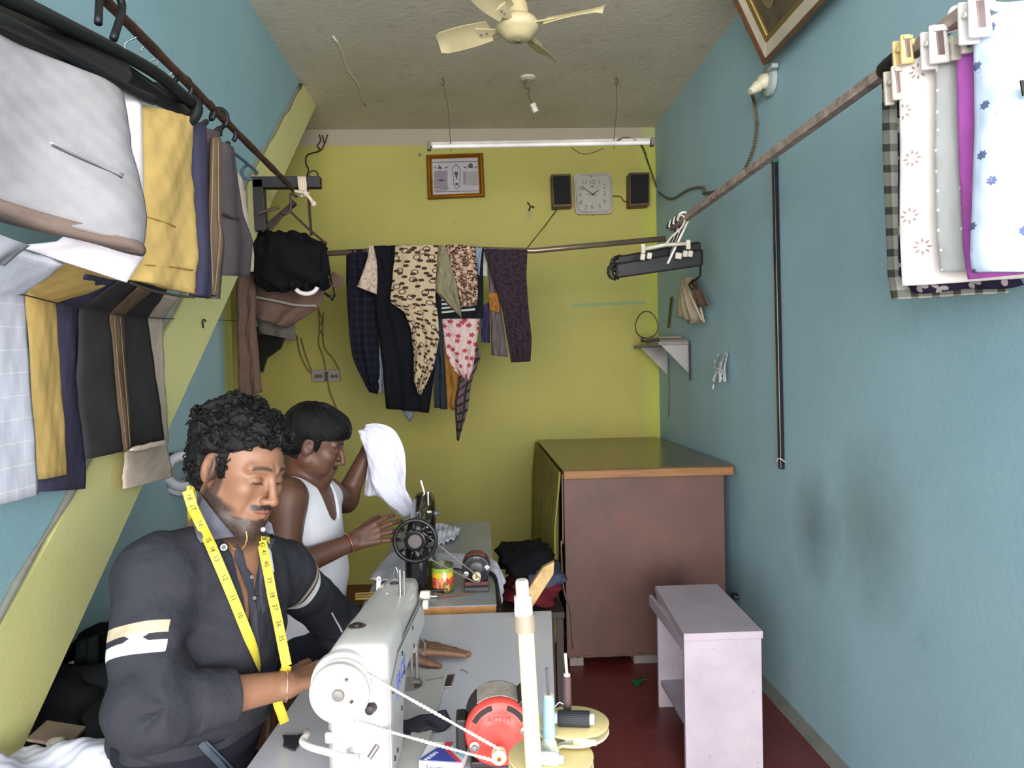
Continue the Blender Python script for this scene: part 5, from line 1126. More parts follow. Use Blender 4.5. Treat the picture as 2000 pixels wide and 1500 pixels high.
for k, (x, y, Y, lab) in enumerate(((356, 172, 2.22, 'black plastic hanger hook over the rod above the navy trousers'), (402, 218, 2.42, 'black plastic hanger hook over the rod above the brown trousers'), (428, 232, 2.52, 'smaller black hanger hook over the rod above the plum grey trousers'), (445, 262, 2.62, 'round black hanger hook hanging under the middle of the rod'))):
    c = P(x, y, Y); s = .026
    h_ = thing('trouser_hanger', lab, 'hanger', tuple(c), HG)
    pts_ = [c+Vector((math.cos(t2)*s, .0, math.sin(t2)*s*1.2)) for t2 in [math.radians(q) for q in range(190, -70, -20)]]
    mesh('hook', G().tube(catmull(pts_, 24), .0075, 8), HK, h_, smooth='all')
    ey_ = P(x+22 if k else x+30, y+(30 if k else 50), Y-.2); mesh('arm', G().tube(catmull([c+Vector((0, 0, -s*1.2)), P(x-6, y+26, Y-.25), P(x-20, y+44, Y-.45)], 10), .009, 8), HK, h_, smooth='all')
Yb_ = 3.0
hb = thing('blue_hanger', 'slim dark blue hanger with an open curled end near the end of the rod', 'hanger', tuple(P(470, 310, Yb_)))
BLH = mat('blue_hanger', (62, 82, 98), .45)
mesh('arm', G().tube(catmull([P(440, 290, Yb_-.1), P(462, 303, Yb_), P(500, 335, Yb_+.1), P(497, 340, Yb_+.1)], 16), .006, 8), BLH, hb, smooth='all')
mesh('curl', G().tube([P(485+13*math.cos(a), 337+14*math.sin(a), Yb_+.08) for a in [math.radians(q) for q in range(-90, -330, -20)]], .006, 8), BLH, hb, smooth='all')
mesh('tether', G().tube([P(480, 350, Yb_+.08), P(482, 380, Yb_+.05), P(484, 420, Yb_)], .003, 6), STEEL, hb)
mesh('prop_wire', G().tube([P(-60, 557, 1.50), PX(52, 577, -.905), PX(115, 593, -.905), PX(243, 617, -.895), PX(319, 622, -.94), P(400, 624, 3.4), PX(463, 626, -1.27)], .0016, 5), mat('thin_dark_wire', (50, 46, 46), .6), label='thin dark wire stretched across the trouser legs to the back', cat='wire')
# small hook on the stair slab face
mesh('wall_hook', G().tube(catmull([PX(397, 640, SF+.004), PX(396, 628, SF+.01), PX(399, 624, SF+.012), PX(402, 628, SF+.01)], 10), .003, 6), DARKST, label='tiny wire hook on the pale yellow stair slab', cat='hook')
# white ring on the under-stair wall
rc = PX(357, 922, XU+.02); s_ = Vector((0, 1, 0)); Rr = .155
ring_t = thing('white_ring', 'large round white ring on the blue under-stair wall behind the curly hair', 'ring', tuple(rc))
rax = (CAM-rc); rax.z = 0; rax = (rax.normalized()*.55+Vector((1, 0, 0))).normalized()
rc2 = P(358, 920, 3.28)
mesh('rim', G().lathe([(0.0473, .010), (0.0533, .018), (0.0791, .014), (0.0843, .004), (0.0791, -.006), (0.0533, -.004), (0.0473, .0), (0.0473, .010)], rc2, (CAM-rc2).normalized()+Vector((.2, 0, 0)), 40), mat('ring_white', (206, 208, 216), .4), ring_t, smooth='all')
mesh('inner_ring', G().lathe([(0.0387, .006), (0.0482, .008), (0.0482, -.002), (0.0387, -.002), (0.0387, .006)], rc2, (CAM-rc2).normalized()+Vector((.2, 0, 0)), 36), mat('ring_grey', (122, 122, 118), .5), ring_t, smooth='all')
mesh('back_disc', G().lathe([(0.0645, -.016), (0.0903, -.018), (0.0929, -.026), (0.0860, -.032), (0.0645, -.030), (0.0645, -.016)], rc2+Vector((0, 0, -.012)), (CAM-rc2).normalized()+Vector((.2, 0, 0)), 36), mat('ring_white', (206, 208, 216)), ring_t, smooth='all')
wallp = Vector((XU, rc2.y, rc2.z)); mesh('peg', G().cyl(wallp+Vector((0, 0, .07)), rc2+Vector((-.005, 0, .07)), .008), DARKST, ring_t)

# ------------------------------------------------------------------ garments hanging behind the bracket
BRC = cloth_mat('brown_trouser_cloth', (104, 82, 72)); BLK = cloth_mat('black_cloth', (18, 18, 22), 500)
def hang(label, rows, m, seed=0, name='hanging_garment', cat='garment', group=None, thick=.03, folds=3, amp=.010, wr=.003, nu=30, nv=40, parent=None, **k):
    L_ = [P(*r[0]) for r in rows]; R_2 = [P(*r[1]) for r in rows]
    return mesh(name, sheet(L_, R_2, thick, nu, nv, folds, amp, seed=seed, wr=wr, **k), m, parent, label=label, cat=cat, group=group, smooth='all')
hang('long brown trousers hanging vertically left of the black jacket', [((462, 535, 3.7), (500, 535, 3.7)), ((463, 640, 3.7), (500, 640, 3.7)), ((468, 780, 3.7), (512, 766, 3.7))], BRC, 2, 'brown_trousers', 'trousers', folds=1.5, thick=.025)
hang('brown jacket with pale piping hanging below the black bundle', [((474, 470, 3.85), (510, 470, 3.85)), ((468, 560, 3.85), (640, 545, 3.85)), ((466, 600, 3.85), (625, 600, 3.85)), ((480, 615, 3.85), (560, 640, 3.85))], BRC, 4, 'brown_jacket', 'jacket', folds=2.5, amp=.015)
mesh('jacket_piping', G().tube(catmull([P(470, 572, 3.79), P(500, 580, 3.79), P(540, 588, 3.79), P(580, 596, 3.79), P(618, 597, 3.79)], 16), .006, 6), mat('silver_piping', (150, 144, 136), .4), label='pale piping along the lower edge of the brown jacket', cat='trim')
hang('dark green grey cloth hanging under the brown jacket', [((498, 585, 3.95), (580, 590, 3.95)), ((500, 620, 3.95), (575, 630, 3.95)), ((505, 650, 3.95), (578, 665, 3.95))], cloth_mat('grey_green_cloth', (88, 84, 76)), 6, 'dark_hanging_cloth', 'cloth', folds=2)
wsh = thing('black_wall_shelf', 'small black shelf bracket on the back wall below the jackets', 'shelf', tuple(P(520, 700, 5.3)))
mesh('board', G().hexa([P(500, 650, 5.4), P(578, 664, 5.4), P(578, 664, 5.2), P(498, 648, 5.2), P(500, 640, 5.4), P(578, 652, 5.4), P(578, 652, 5.2), P(498, 638, 5.2)]), BLACK, wsh)
mesh('bracket', G().prism([P(500, 652, 5.3), P(556, 658, 5.3), P(548, 680, 5.3), P(532, 692, 5.3), P(520, 700, 5.3), P(512, 728, 5.3), P(505, 722, 5.3)], (0, .03, 0)), BLACK, wsh)
p0 = P(575, 515, 3.62)
jb = pillow(tuple(p0), (.32, .2, .25), BLK, 'black_jacket_bundle', 'bulky black jacket bundled on a hanger under the bracket', 14, 'jacket', wr=.13)
hang(None, [((500, 450, 3.6), (600, 458, 3.6)), ((502, 490, 3.58), (640, 490, 3.58)), ((506, 540, 3.58), (646, 530, 3.58)), ((540, 566, 3.6), (632, 566, 3.6))], BLK, 12, 'jacket_front', None, folds=4, amp=.022, wr=.012, parent=jb)
wcl = P(598, 556, 3.52); mesh('white_collar', G().tube([P(598+22*math.cos(a), 558+16*math.sin(a), 3.50) for a in [math.radians(q) for q in range(10, 165, 12)]], .010, 8), mat('collar_white', (214, 206, 206), .7), label='pale curved collar band showing at the bottom of the black jacket', cat='collar', smooth='all')
hh = thing('coat_hanger', 'brown wire coat hanger hooked over the end of the left rod', 'hanger', tuple(P(573, 420, 3.5)))
HBW = mat('brown_hanger', (58, 40, 34), .5)
mesh('hook', G().tube(catmull([P(580, 385, 3.46), P(568, 378, 3.44), P(568, 400, 3.44), P(566, 412, 3.44), P(556, 418, 3.44), P(550, 412, 3.44)], 16), .006, 6), HBW, hh, smooth='all')
mesh('arm', G().tube([P(546, 405, 3.44), P(505, 415, 3.43)], .006, 6), HBW, hh); mesh('arm', G().tube([P(566, 412, 3.44), P(600, 445, 3.44), P(637, 476, 3.44)], .006, 6), HBW, hh)
mesh('arm', G().tube([P(572, 395, 3.46), P(527, 448, 3.46)], .009, 6), HBW, hh)
mesh('dark_strap', G().tube(catmull([P(603, 388, 3.5), P(605, 420, 3.5), P(608, 460, 3.5)], 8), .007, 6), HBW, label='dark strap hanging straight down beside the pale rope', cat='strap')
mesh('brown_rag', sheet([P(650, 530, 4.0), P(640, 548, 4.0), P(645, 560, 4.0)], [P(672, 545, 4.0), P(664, 560, 4.0), P(655, 562, 4.0)], .01, 8, 8, 1, .004), BRC, label='small brown rag poking out right of the black jacket', cat='cloth', smooth='all')
bc = thing('black_clamp', 'small black metal clamp dangling below the black jacket', 'clamp', tuple(P(645, 575, 4.0)))
mesh('jaw', G().tube(catmull([P(634, 572, 4.0), P(645, 580, 4.0), P(652, 576, 4.0), P(648, 588, 4.0)], 10), .007, 6), BLACK, bc); mesh('stem', G().tube([P(640, 500, 3.9), P(646, 545, 3.98), P(650, 560, 4.0), P(655, 580, 4.0)], .004, 6), BLACK, bc)

# ------------------------------------------------------------------ garments on the back pipe
GB = 'garments hanging on the pipe at the back'
NVY = checks('dark_navy_plaid', (15, 16, 24), (27, 29, 42), .035, .045, .3, .6); DNM = cloth_mat('black_denim', (15, 17, 22), 400)
LNK = motif('beige_chain_print', (172, 154, 126), (58, 42, 36), .036, .0115, 2, .9, 0, None, .16, (70, 52, 46), .015, .06)
LEO = blotch('leopard_print', (150, 116, 94), (38, 26, 22), 120, .46, .50, 2., (176, 150, 132)); FLR = motif('pink_floral_print', (192, 168, 166), (150, 62, 70), .044, .015, 5, .9, 0, None, .22)
PLUM = blotch('plum_print', (36, 27, 33), (52, 40, 48), 60, .4, .6, 3.); BTS = checks('dark_plaid', (92, 78, 78), (44, 36, 38), .05, .05, .3)
def hg(label, rows, m, seed, **k): return hang(label, rows, m, seed, 'hanging_garment', k.pop('cat', 'garment'), GB, amp=k.pop('amp', .015), wr=.0045, **k)
def Y3(v, *rows): return [((a, b, v), (c, d, v)) for a, b, c, d in rows]
hg('dark navy plaid shirt at the left end of the back pipe, sleeve trailing down', Y3(4.30, (676, 488, 722, 488), (677, 560, 740, 560), (682, 640, 740, 640), (690, 700, 742, 700), (712, 748, 742, 745), (722, 766, 738, 770)), NVY, 1, folds=2, smooth_edge=True)
hg('wide black denim trousers hanging lowest on the back pipe', Y3(4.24, (722, 482, 772, 480), (728, 560, 790, 560), (738, 640, 812, 640), (748, 720, 850, 715), (754, 798, 838, 806)), DNM, 2, folds=2.5, thick=.04, amp=.014)
hg('black jeans leg hanging to the right of the widest black trousers', Y3(4.27, (770, 480, 830, 480), (800, 600, 862, 600), (846, 690, 868, 690), (848, 796, 874, 800)), cloth_mat('faded_jeans', (44, 50, 60)), 3, folds=1.5)
hg('small pale beige shirt tail in front of the navy plaid shirt', Y3(4.20, (722, 480, 730, 480), (716, 510, 736, 510), (704, 545, 738, 545), (697, 560, 736, 575)), blotch('beige_speckle', (182, 164, 150), (150, 120, 110), 60, .5, .7), 4, folds=1, amp=.004, nu=16)
hg('beige garment printed with dark chain shapes, its tail ending in a point', Y3(4.16, (772, 480, 856, 479), (768, 530, 852, 530), (762, 590, 850, 580), (790, 610, 856, 620), (802, 640, 858, 660), (808, 700, 846, 720), (808, 745, 828, 760), (816, 766, 822, 772)), LNK, 5, folds=2.5, amp=.010, nu=40, nv=60)
hg('olive grey cloth triangle between the chain print and the leopard print', Y3(4.20, (856, 480, 874, 480), (850, 520, 890, 530), (850, 570, 900, 600), (890, 610, 902, 622)), cloth_mat('olive_grey_cloth', (128, 122, 98)), 6, folds=1.5)
hg('leopard print garment on the back pipe', Y3(4.18, (870, 478, 928, 480), (882, 520, 932, 520), (894, 560, 934, 570), (902, 600, 932, 596)), LEO, 7, folds=2)
hg('pale blue strip of cloth right of the leopard print', Y3(4.22, (926, 484, 942, 484), (928, 530, 936, 540)), cloth_mat('pale_blue_cloth', (130, 146, 164)), 8, folds=1, nu=10)
hg('black garment with white stripes hanging below the leopard print', Y3(4.25, (850, 484, 945, 484), (852, 560, 944, 560), (856, 622, 944, 622)), checks('black_white_stripes', (20, 24, 26), (190, 190, 190), 9., .055, .0), 9, folds=2, thick=.03)
sg = G()
STR = mat('white_stripe_cloth', (176, 174, 172), .9)
for k, y in enumerate((582, 590, 598, 606)):
    mesh('white_stripe', sheet([P(862, y+2, 4.218), P(862, y+6, 4.218)], [P(928, y-(4 if k > 1 else 0), 4.218), P(928, y+4-(4 if k > 1 else 0), 4.218)], .003, 16, 3, 1, .003), STR, bpy.data.objects['hanging_garment.008'], smooth='all')
hg('white blouse printed with dark pink flowers hanging under the striped one', Y3(4.28, (862, 620, 938, 618), (872, 690, 932, 664), (884, 720, 924, 722), (900, 735, 915, 746)), FLR, 10, folds=2, nu=36, nv=40)
hg('mustard brown cloth hanging behind the flowered blouse', Y3(4.31, (866, 636, 892, 640), (864, 700, 896, 700), (872, 790, 904, 760), (882, 802, 892, 800)), cloth_mat('mustard_brown', (140, 98, 42)), 11, folds=1.5)
hg('grey and black plaid scarf end pointing down at the lowest tip of the row', Y3(4.30, (896, 735, 936, 700), (892, 760, 920, 750), (888, 790, 914, 800), (890, 830, 905, 830), (892, 858, 896, 862)), BTS, 12, folds=1.5, nu=16)
hg('brown plaid strip showing right of the flowered blouse', Y3(4.32, (920, 670, 930, 660), (922, 700, 938, 700), (924, 722, 930, 722)), BTS, 13, folds=1, nu=10)
hg('white cloth corner showing left of the plum trousers', Y3(4.24, (944, 492, 950, 492), (943, 540, 951, 540)), STR, 14, folds=1, nu=10)
hg('mauve grey trouser leg left of the plum printed trousers', Y3(4.26, (950, 484, 975, 484), (958, 600, 978, 600), (960, 694, 992, 697)), cloth_mat('mauve_grey_cloth', (98, 86, 88)), 15, folds=1)
hg('orange brown cloth tucked behind the plum printed trousers', Y3(4.23, (954, 572, 975, 572), (956, 605, 976, 612)), cloth_mat('orange_brown_cloth', (150, 100, 46)), 16, folds=1, nu=12)
hg('navy and rust cloth corner below the black garment', Y3(4.27, (938, 600, 956, 590), (940, 668, 957, 670)), cloth_mat('navy_corner', (50, 46, 78)), 17, folds=1, nu=12)
hg('plum printed trousers at the right end of the garments on the back pipe', Y3(4.19, (944, 487, 1030, 488), (960, 540, 1028, 540), (980, 600, 1032, 600), (990, 660, 1038, 660), (998, 708, 1036, 706)), PLUM, 18, folds=2, amp=.012)
hg('grey patterned shirt tail poking below the black trousers', Y3(4.29, (780, 790, 812, 790), (790, 812, 808, 812), (796, 820, 800, 824)), checks('grey_pattern', (96, 100, 110), (140, 142, 148), .012, .012, .3), 19, folds=1, nu=12)
hg('pale grey shirt edge hanging between the navy shirt and the denim', Y3(4.31, (738, 680, 750, 680), (736, 740, 752, 745), (742, 765, 752, 770)), cloth_mat('pale_grey_shirt', (132, 136, 150)), 20, folds=1, nu=10)
hg('mustard print strip behind the flowered blouse', Y3(4.33, (846, 640, 866, 640), (862, 700, 872, 700), (868, 780, 880, 784)), blotch('mustard_print', (140, 104, 54), (40, 34, 34), 50, .5, .55), 21, folds=1, nu=10)

# ------------------------------------------------------------------ folded cloths on clip hangers, right
GC = 'folded cloth lengths on clip hangers at the right'
PLD = checks('grey_plaid', (150, 150, 140), (92, 92, 86), .048, .048, .36, .75, (56, 56, 52)); WFL = motif('white_sparse_floral', (222, 212, 208), (158, 132, 128), .105, .019, 8, .45, .010)
GDT = motif('grey_white_dots', (164, 166, 164), (226, 226, 222), .045, .0045, 1, .1); PUR = cloth_mat('purple_cloth', (176, 92, 172), 700, .06); BLF = motif('pale_blue_strawberry_print', (196, 212, 236), (96, 108, 146), .082, .0098, 7, .45, 0, None, .14, (150, 160, 190), .004, .09)
NVF = motif('dark_navy_print', (34, 28, 48), (150, 140, 140), .06, .02, 3, .8)
def cl(label, rows, m, seed, **k):
    t_ = thing('cloth_length', label, 'cloth', tuple((P(*rows[-1][0])+P(*rows[-1][1]))/2), GC)
    k.setdefault('folds', 1.5); k.setdefault('amp', .006)
    hang(None, rows, m, seed, 'panel', None, parent=t_, nu=34, nv=44, wr=.002, ramp=False, **k); return t_
cl('grey plaid cloth hanging deepest in the right row, longest at the bottom', [((1722, 160, 1.86), (1975, 175, 1.72)), ((1724, 300, 1.86), (1975, 310, 1.72)), ((1734, 540, 1.86), (1975, 530, 1.72)), ((1742, 586, 1.86), (1970, 572, 1.72))], PLD, 1, thick=.02)
cl('dark navy printed cloth between the plaid and the white floral', [((1752, 190, 1.80), (1990, 150, 1.66)), ((1754, 300, 1.80), (1990, 300, 1.66)), ((1755, 535, 1.80), (1990, 540, 1.66)), ((1784, 571, 1.80), (2000, 556, 1.66))], NVF, 2, thick=.02)
cl('white cloth with sparse dark pink flower rings', [((1756, 128, 1.74), (2020, 60, 1.60)), ((1758, 300, 1.74), (2030, 280, 1.60)), ((1757, 450, 1.74), (2040, 440, 1.60)), ((1762, 559, 1.74), (2050, 540, 1.60))], WFL, 3, thick=.03)
cl('grey cloth with tiny white dots', [((1828, 100, 1.66), (2060, 30, 1.54)), ((1826, 300, 1.66), (2060, 280, 1.54)), ((1830, 470, 1.66), (2070, 470, 1.54)), ((1836, 532, 1.66), (2080, 520, 1.54))], GDT, 4, thick=.025)
cl('plain purple cloth between the dotted grey and the pale blue cloths', [((1868, 78, 1.60), (2080, 30, 1.48)), ((1872, 300, 1.60), (2080, 300, 1.48)), ((1880, 480, 1.60), (2090, 480, 1.48)), ((1890, 546, 1.60), (2100, 525, 1.48))], PUR, 5, thick=.03)
cl('pale blue cloth with navy fruit motifs, nearest in the right row', [((1900, 48, 1.52), (2140, -30, 1.40)), ((1903, 250, 1.52), (2140, 240, 1.40)), ((1898, 400, 1.52), (2150, 400, 1.40)), ((1894, 500, 1.52), (2150, 500, 1.40)), ((1898, 532, 1.52), (2150, 530, 1.40))], BLF, 6, thick=.045, amp=.010)
# clips and their hangers
def clip(px, py, w_, h_, Y, m, label):
    c = P(px, py, Y); sx_, sz_ = w_*Y/1500, h_*Y/1500
    t_ = thing('hanger_clip', label, 'clip', tuple(c), 'plastic clips gripping the cloth lengths')
    rr_ = Matrix.Rotation(-.08, 3, 'Y')
    mesh('jaw', G().box(c, (sx_, .012, sz_), rr_, .8), m, t_, bevel=.004); mesh('jaw', G().box(c+Vector((0, .035, 0)), (sx_*.9, .010, sz_), rr_, .8), m, t_, bevel=.003)
    mesh('spring', G().box(c+Vector((0, -.007, 0)), (sx_*.32, .004, sz_*.62), rr_), mat('clip_spring', (150, 130, 128), .3, .5), t_, bevel=.001)
    mesh('rim', G().box(c+Vector((0, -.0075, sz_*.36)), (sx_*.7, .006, sz_*.12), rr_), m, t_, bevel=.001)
    mesh('pivot', G().cyl(c+Vector((-sx_*.45, .016, sz_*.1)), c+Vector((sx_*.45, .016, sz_*.1)), .006, n=10), m, t_)
CW = mat('clip_white', (232, 226, 222), .35); CY = mat('clip_yellowed', (224, 196, 138), .4); CG = mat('clip_greyed', (198, 190, 176), .4)
clip(1770, 96, 26, 58, 1.70, CY, 'yellowed plastic clip at the left of the row on the right'); clip(1751, 162, 22, 68, 1.73, CG, 'greyed clip edge-on at the left of the white floral cloth')
clip(1833, 86, 42, 76, 1.62, CW, 'white clip above the grey dotted cloth'); clip(1887, 80, 24, 50, 1.56, CG, 'greyish clip above the purple cloth'); clip(1912, 30, 48, 86, 1.48, CW, 'largest white clip above the pale blue cloth')
def clip_hanger(label, pts_, m, r=.007):
    t_ = thing('clip_hanger', label, 'hanger', tuple(P(*pts_[0])), 'plastic clip hangers on the right pole')
    mesh('bar', G().tube(catmull([P(*q) for q in pts_], 20), r, 8), m, t_, smooth='all'); return t_
t_ = clip_hanger('yellowed hanger bar behind the leftmost clip', [(1770, 84, 1.74), (1800, 82, 1.73), (1850, 84, 1.71), (1950, 60, 1.66)], CY, .009)
t_ = clip_hanger('curved white hanger hook above the grey dotted cloth', [(1822, 56, 1.66), (1850, 40, 1.66), (1862, 18, 1.68), (1892, 14, 1.7)], CW); mesh('bar', G().tube([P(1836, 62, 1.64), P(1980, 30, 1.55)], .008, 8), CW, t_)
t_ = clip_hanger('white hanger bar above the pale blue cloth', [(1912, -10, 1.50), (1950, 14, 1.48), (2040, 6, 1.42)], CW, .010)
mesh('dark_tag', G().prism([P(1991, 158, 1.415), P(2030, 158, 1.41), P(2030, 188, 1.41), P(1996, 188, 1.415)], (0, -.004, 0)), DARKST, label='small dark tag at the frame edge on the pale blue cloth', cat='tag')

# ------------------------------------------------------------------ bunch of empty hangers at the far end of the right pole
GH = 'empty hangers bunched at the far end of the right pole'
for k in range(6):
    Y = 3.88-.04*k; wht = k in (0,); m = HK
    xl_, xr_ = 1200-3*k+6*(k % 2), 1366+2*k-4*(k % 2); yb_ = 512+5*k-4*(k % 3)
    labs = ['rearmost black clip hanger of the bunch at the pole end', 'second black clip hanger from the wall in the bunch', 'middle black clip hanger, its bar slightly lower', 'black clip hanger in front of the middle one', 'black clip hanger second from the front of the bunch', 'frontmost black clip hanger of the bunch at the pole end']
    t_ = thing('clip_hanger', labs[k], 'hanger', tuple(P(1300, 470, Y)), GH)
    a, b = P(xl_+14, yb_, Y), P(xr_, yb_-22, Y); d = (b-a)
    mesh('bar', G().hexa([a+Vector((0, 0, -.035)), b+Vector((0, 0, -.03)), b+Vector((0, .016, -.03)), a+Vector((0, .016, -.035)), a+Vector((0, 0, .035)), b+Vector((0, 0, .05)), b+Vector((0, .016, .05)), a+Vector((0, .016, .035))]), m, t_, bevel=.012)
    c = near.lerp(rb2, (Y-near.y)/(rb2.y-near.y))+Vector((-.004, 0, .0))
    mesh('hook', G().tube(catmull([c+Vector((-.03, 0, -.01)), c+Vector((-.022, 0, .02)), c+Vector((.004, 0, .032)), c+Vector((.024, 0, .01)), c+Vector((.01, 0, -.03)), P(1304, yb_-14, Y)], 20), .006, 8), CW if k in (1, 3, 5) else m, t_, smooth='all')
    mesh('end_loop', G().tube([P(xl_+12+13*math.cos(q), yb_+2+15*math.sin(q), Y+.007) for q in [math.radians(x) for x in range(90, 280, 20)]], .006, 8), m, t_, smooth='all')
t_ = thing('white_clip_hanger', 'white clip hanger standing over the bunch of black hangers', 'hanger', tuple(P(1300, 480, 3.72)))
mesh('bar', G().tube([P(1258, 486, 3.64), P(1300, 478, 3.64), P(1346, 476, 3.64)], .009, 8), CG, t_, smooth='all')
for x, y in ((1256, 486), (1344, 478)): mesh('clip', G().box(P(x, y, 3.63), (.02, .016, .045)), CG, t_, bevel=.003)
for k, (x, y) in enumerate(((1255, 502), (1268, 500), (1325, 500), (1338, 496), (1348, 496))):
    mesh('clip', G().box(P(x, y, 3.645), (.022 if k != 2 else .03, .02, .03), Matrix.Rotation(.15, 3, 'Y')), CG, t_, bevel=.003)
mesh('hook', G().tube(catmull([P(1300, 478, 3.64), P(1312, 462, 3.64), P(1330, 446, 3.64), P(1338, 428, 3.64), P(1330, 420, 3.64), P(1322, 428, 3.64)], 16), .005, 6), CG, t_, smooth='all')

# ------------------------------------------------------------------ clutter under the stairs
flr = mat('dark_wood', (58, 48, 42), .7, var=.3)
tb = thing('low_table', 'low dark wooden table under the stairs behind the seated man', 'table', (-1.30, 2.35, 0))
mesh('top', G().bx(-1.29, -.92, 2.15, 2.8, .575, .60), flr, tb, bevel=.003)
for x in (-1.26, -.96):
    for y in (2.19, 2.76): mesh('leg', G().bx(x-.02, x+.02, y-.02, y+.02, 0, .575), flr, tb)
pillow((-1.13, 2.45, .66), (.3, .3, .11), BLK, 'dark_clothes_pile', 'dark crumpled clothes on the low table under the stairs', 21)
tub = P(150, 1205, 2.2); tub = Vector((tub.x, 2.2, .601))
bt = thing('plastic_jar', 'pale translucent plastic jar on the low table under the stairs', 'jar', tuple(tub)); 
mesh('jar', G().lathe([(0, 0), (.035, 0), (.038, .01), (.038, .07), (.028, .085), (.0, .085)], tub, n=20), mat('jar_pale', (140, 156, 156), .3), bt, smooth=True); mesh('cap', G().lathe([(.026, .085), (.026, .10), (0, .10)], tub, n=20), WHITEP, bt, smooth=True)
DG = cloth_mat('dark_green_cloth', (24, 36, 34))
mesh('dark_green_cloth', sheet([P(148, 1255, 2.1), P(140, 1320, 2.1), P(150, 1370, 2.1)], [P(190, 1240, 2.1), P(190, 1320, 2.1), P(176, 1340, 2.1)], .02, 14, 16, 2, .01), DG, label='dark green cloth hanging from the low table', cat='cloth', smooth='all')
for k, (x, y, Y, ln, r, lab) in enumerate(((205, 1345, 2.00, .36, .055, 'upper dark cloth roll lying under the stairs'), (175, 1415, 1.95, .40, .06, 'lower dark cloth roll lying under the stairs'))):
    c = P(x, y, Y); t_ = thing('cloth_roll', lab, 'cloth roll', tuple(c), 'dark cloth rolls under the stairs'); a = c+Vector((-.10, 0, 0)); b = a+Vector((ln, .06, .02))
    mesh('roll', G().tube([a.lerp(b, i/12) for i in range(13)], [r*(1+.05*math.sin(i*1.9)) for i in range(13)], 16), cloth_mat('rolled_black_cloth', (26, 28, 30)), t_, smooth=True)
    mesh('pale_edge', G().tube([a+Vector((.0, math.cos(q)*r*1.01, math.sin(q)*r*1.01)) for q in [k2*.5 for k2 in range(13)]], .0022, 5), mat('selvage', (120, 124, 120), .8), t_)
bx2 = thing('clutter_box', 'dark wooden crate under the cloth rolls below the stairs', 'crate', (-1.05, 2.0, 0))
mesh('crate', G().bx(-1.28, -.80, 1.80, 2.12, 0, .44), mat('dark_crate', (30, 28, 30), .8), bx2, bevel=.004)
pillow((-1.15, 1.95, .62), (.4, .26, .34), cloth_mat('charcoal_heap', (22, 24, 26)), 'clothes_heap', 'large heap of black clothes behind the cloth rolls under the stairs', 31, wr=.1)
pillow((-1.14, 2.35, .30), (.26, .3, .5), cloth_mat('charcoal_heap', (22, 24, 26)), 'clothes_heap', 'dark heap of clothes on the floor beneath the low table', 35, wr=.08)
cbp = [P(52, 1448, 1.62), P(92, 1412, 1.72), P(168, 1424, 1.70), P(132, 1462, 1.60)]
cd2 = thing('card_tray', 'crumpled pale brown card lying on the dark clothes at the lower left', 'card', tuple(cbp[0]))
mesh('card', G().prism(cbp, (0, 0, .006)), mat('brown_card_pale', (142, 122, 110), .9, var=.2), cd2); mesh('bag', G().sphere(tuple(P(112, 1450, 1.6)), .022, 12, (1, .8, .5)), mat('clear_bag', (150, 140, 132), .3, var=.3, vs=60), cd2, smooth='all')
hang('white cloth spread at the lower left behind the seated man', [((-60, 1505, 1.45), (60, 1470, 1.62)), ((-60, 1560, 1.4), (140, 1450, 1.60)), ((0, 1640, 1.35), (225, 1437, 1.58)), ((100, 1700, 1.3), (300, 1480, 1.52))], WC, 5, 'white_cloth_heap', 'cloth', folds=2, amp=.015, wr=.004, thick=.02)
sp2 = thing('side_seat', 'dark low platform under the white cloth at the lower left', 'platform', (-.95, 1.5, 0))
mesh('platform', G().bx(-1.25, -.80, 1.32, 1.78, 0, .60), mat('dark_crate', (30, 28, 30)), sp2, bevel=.004)
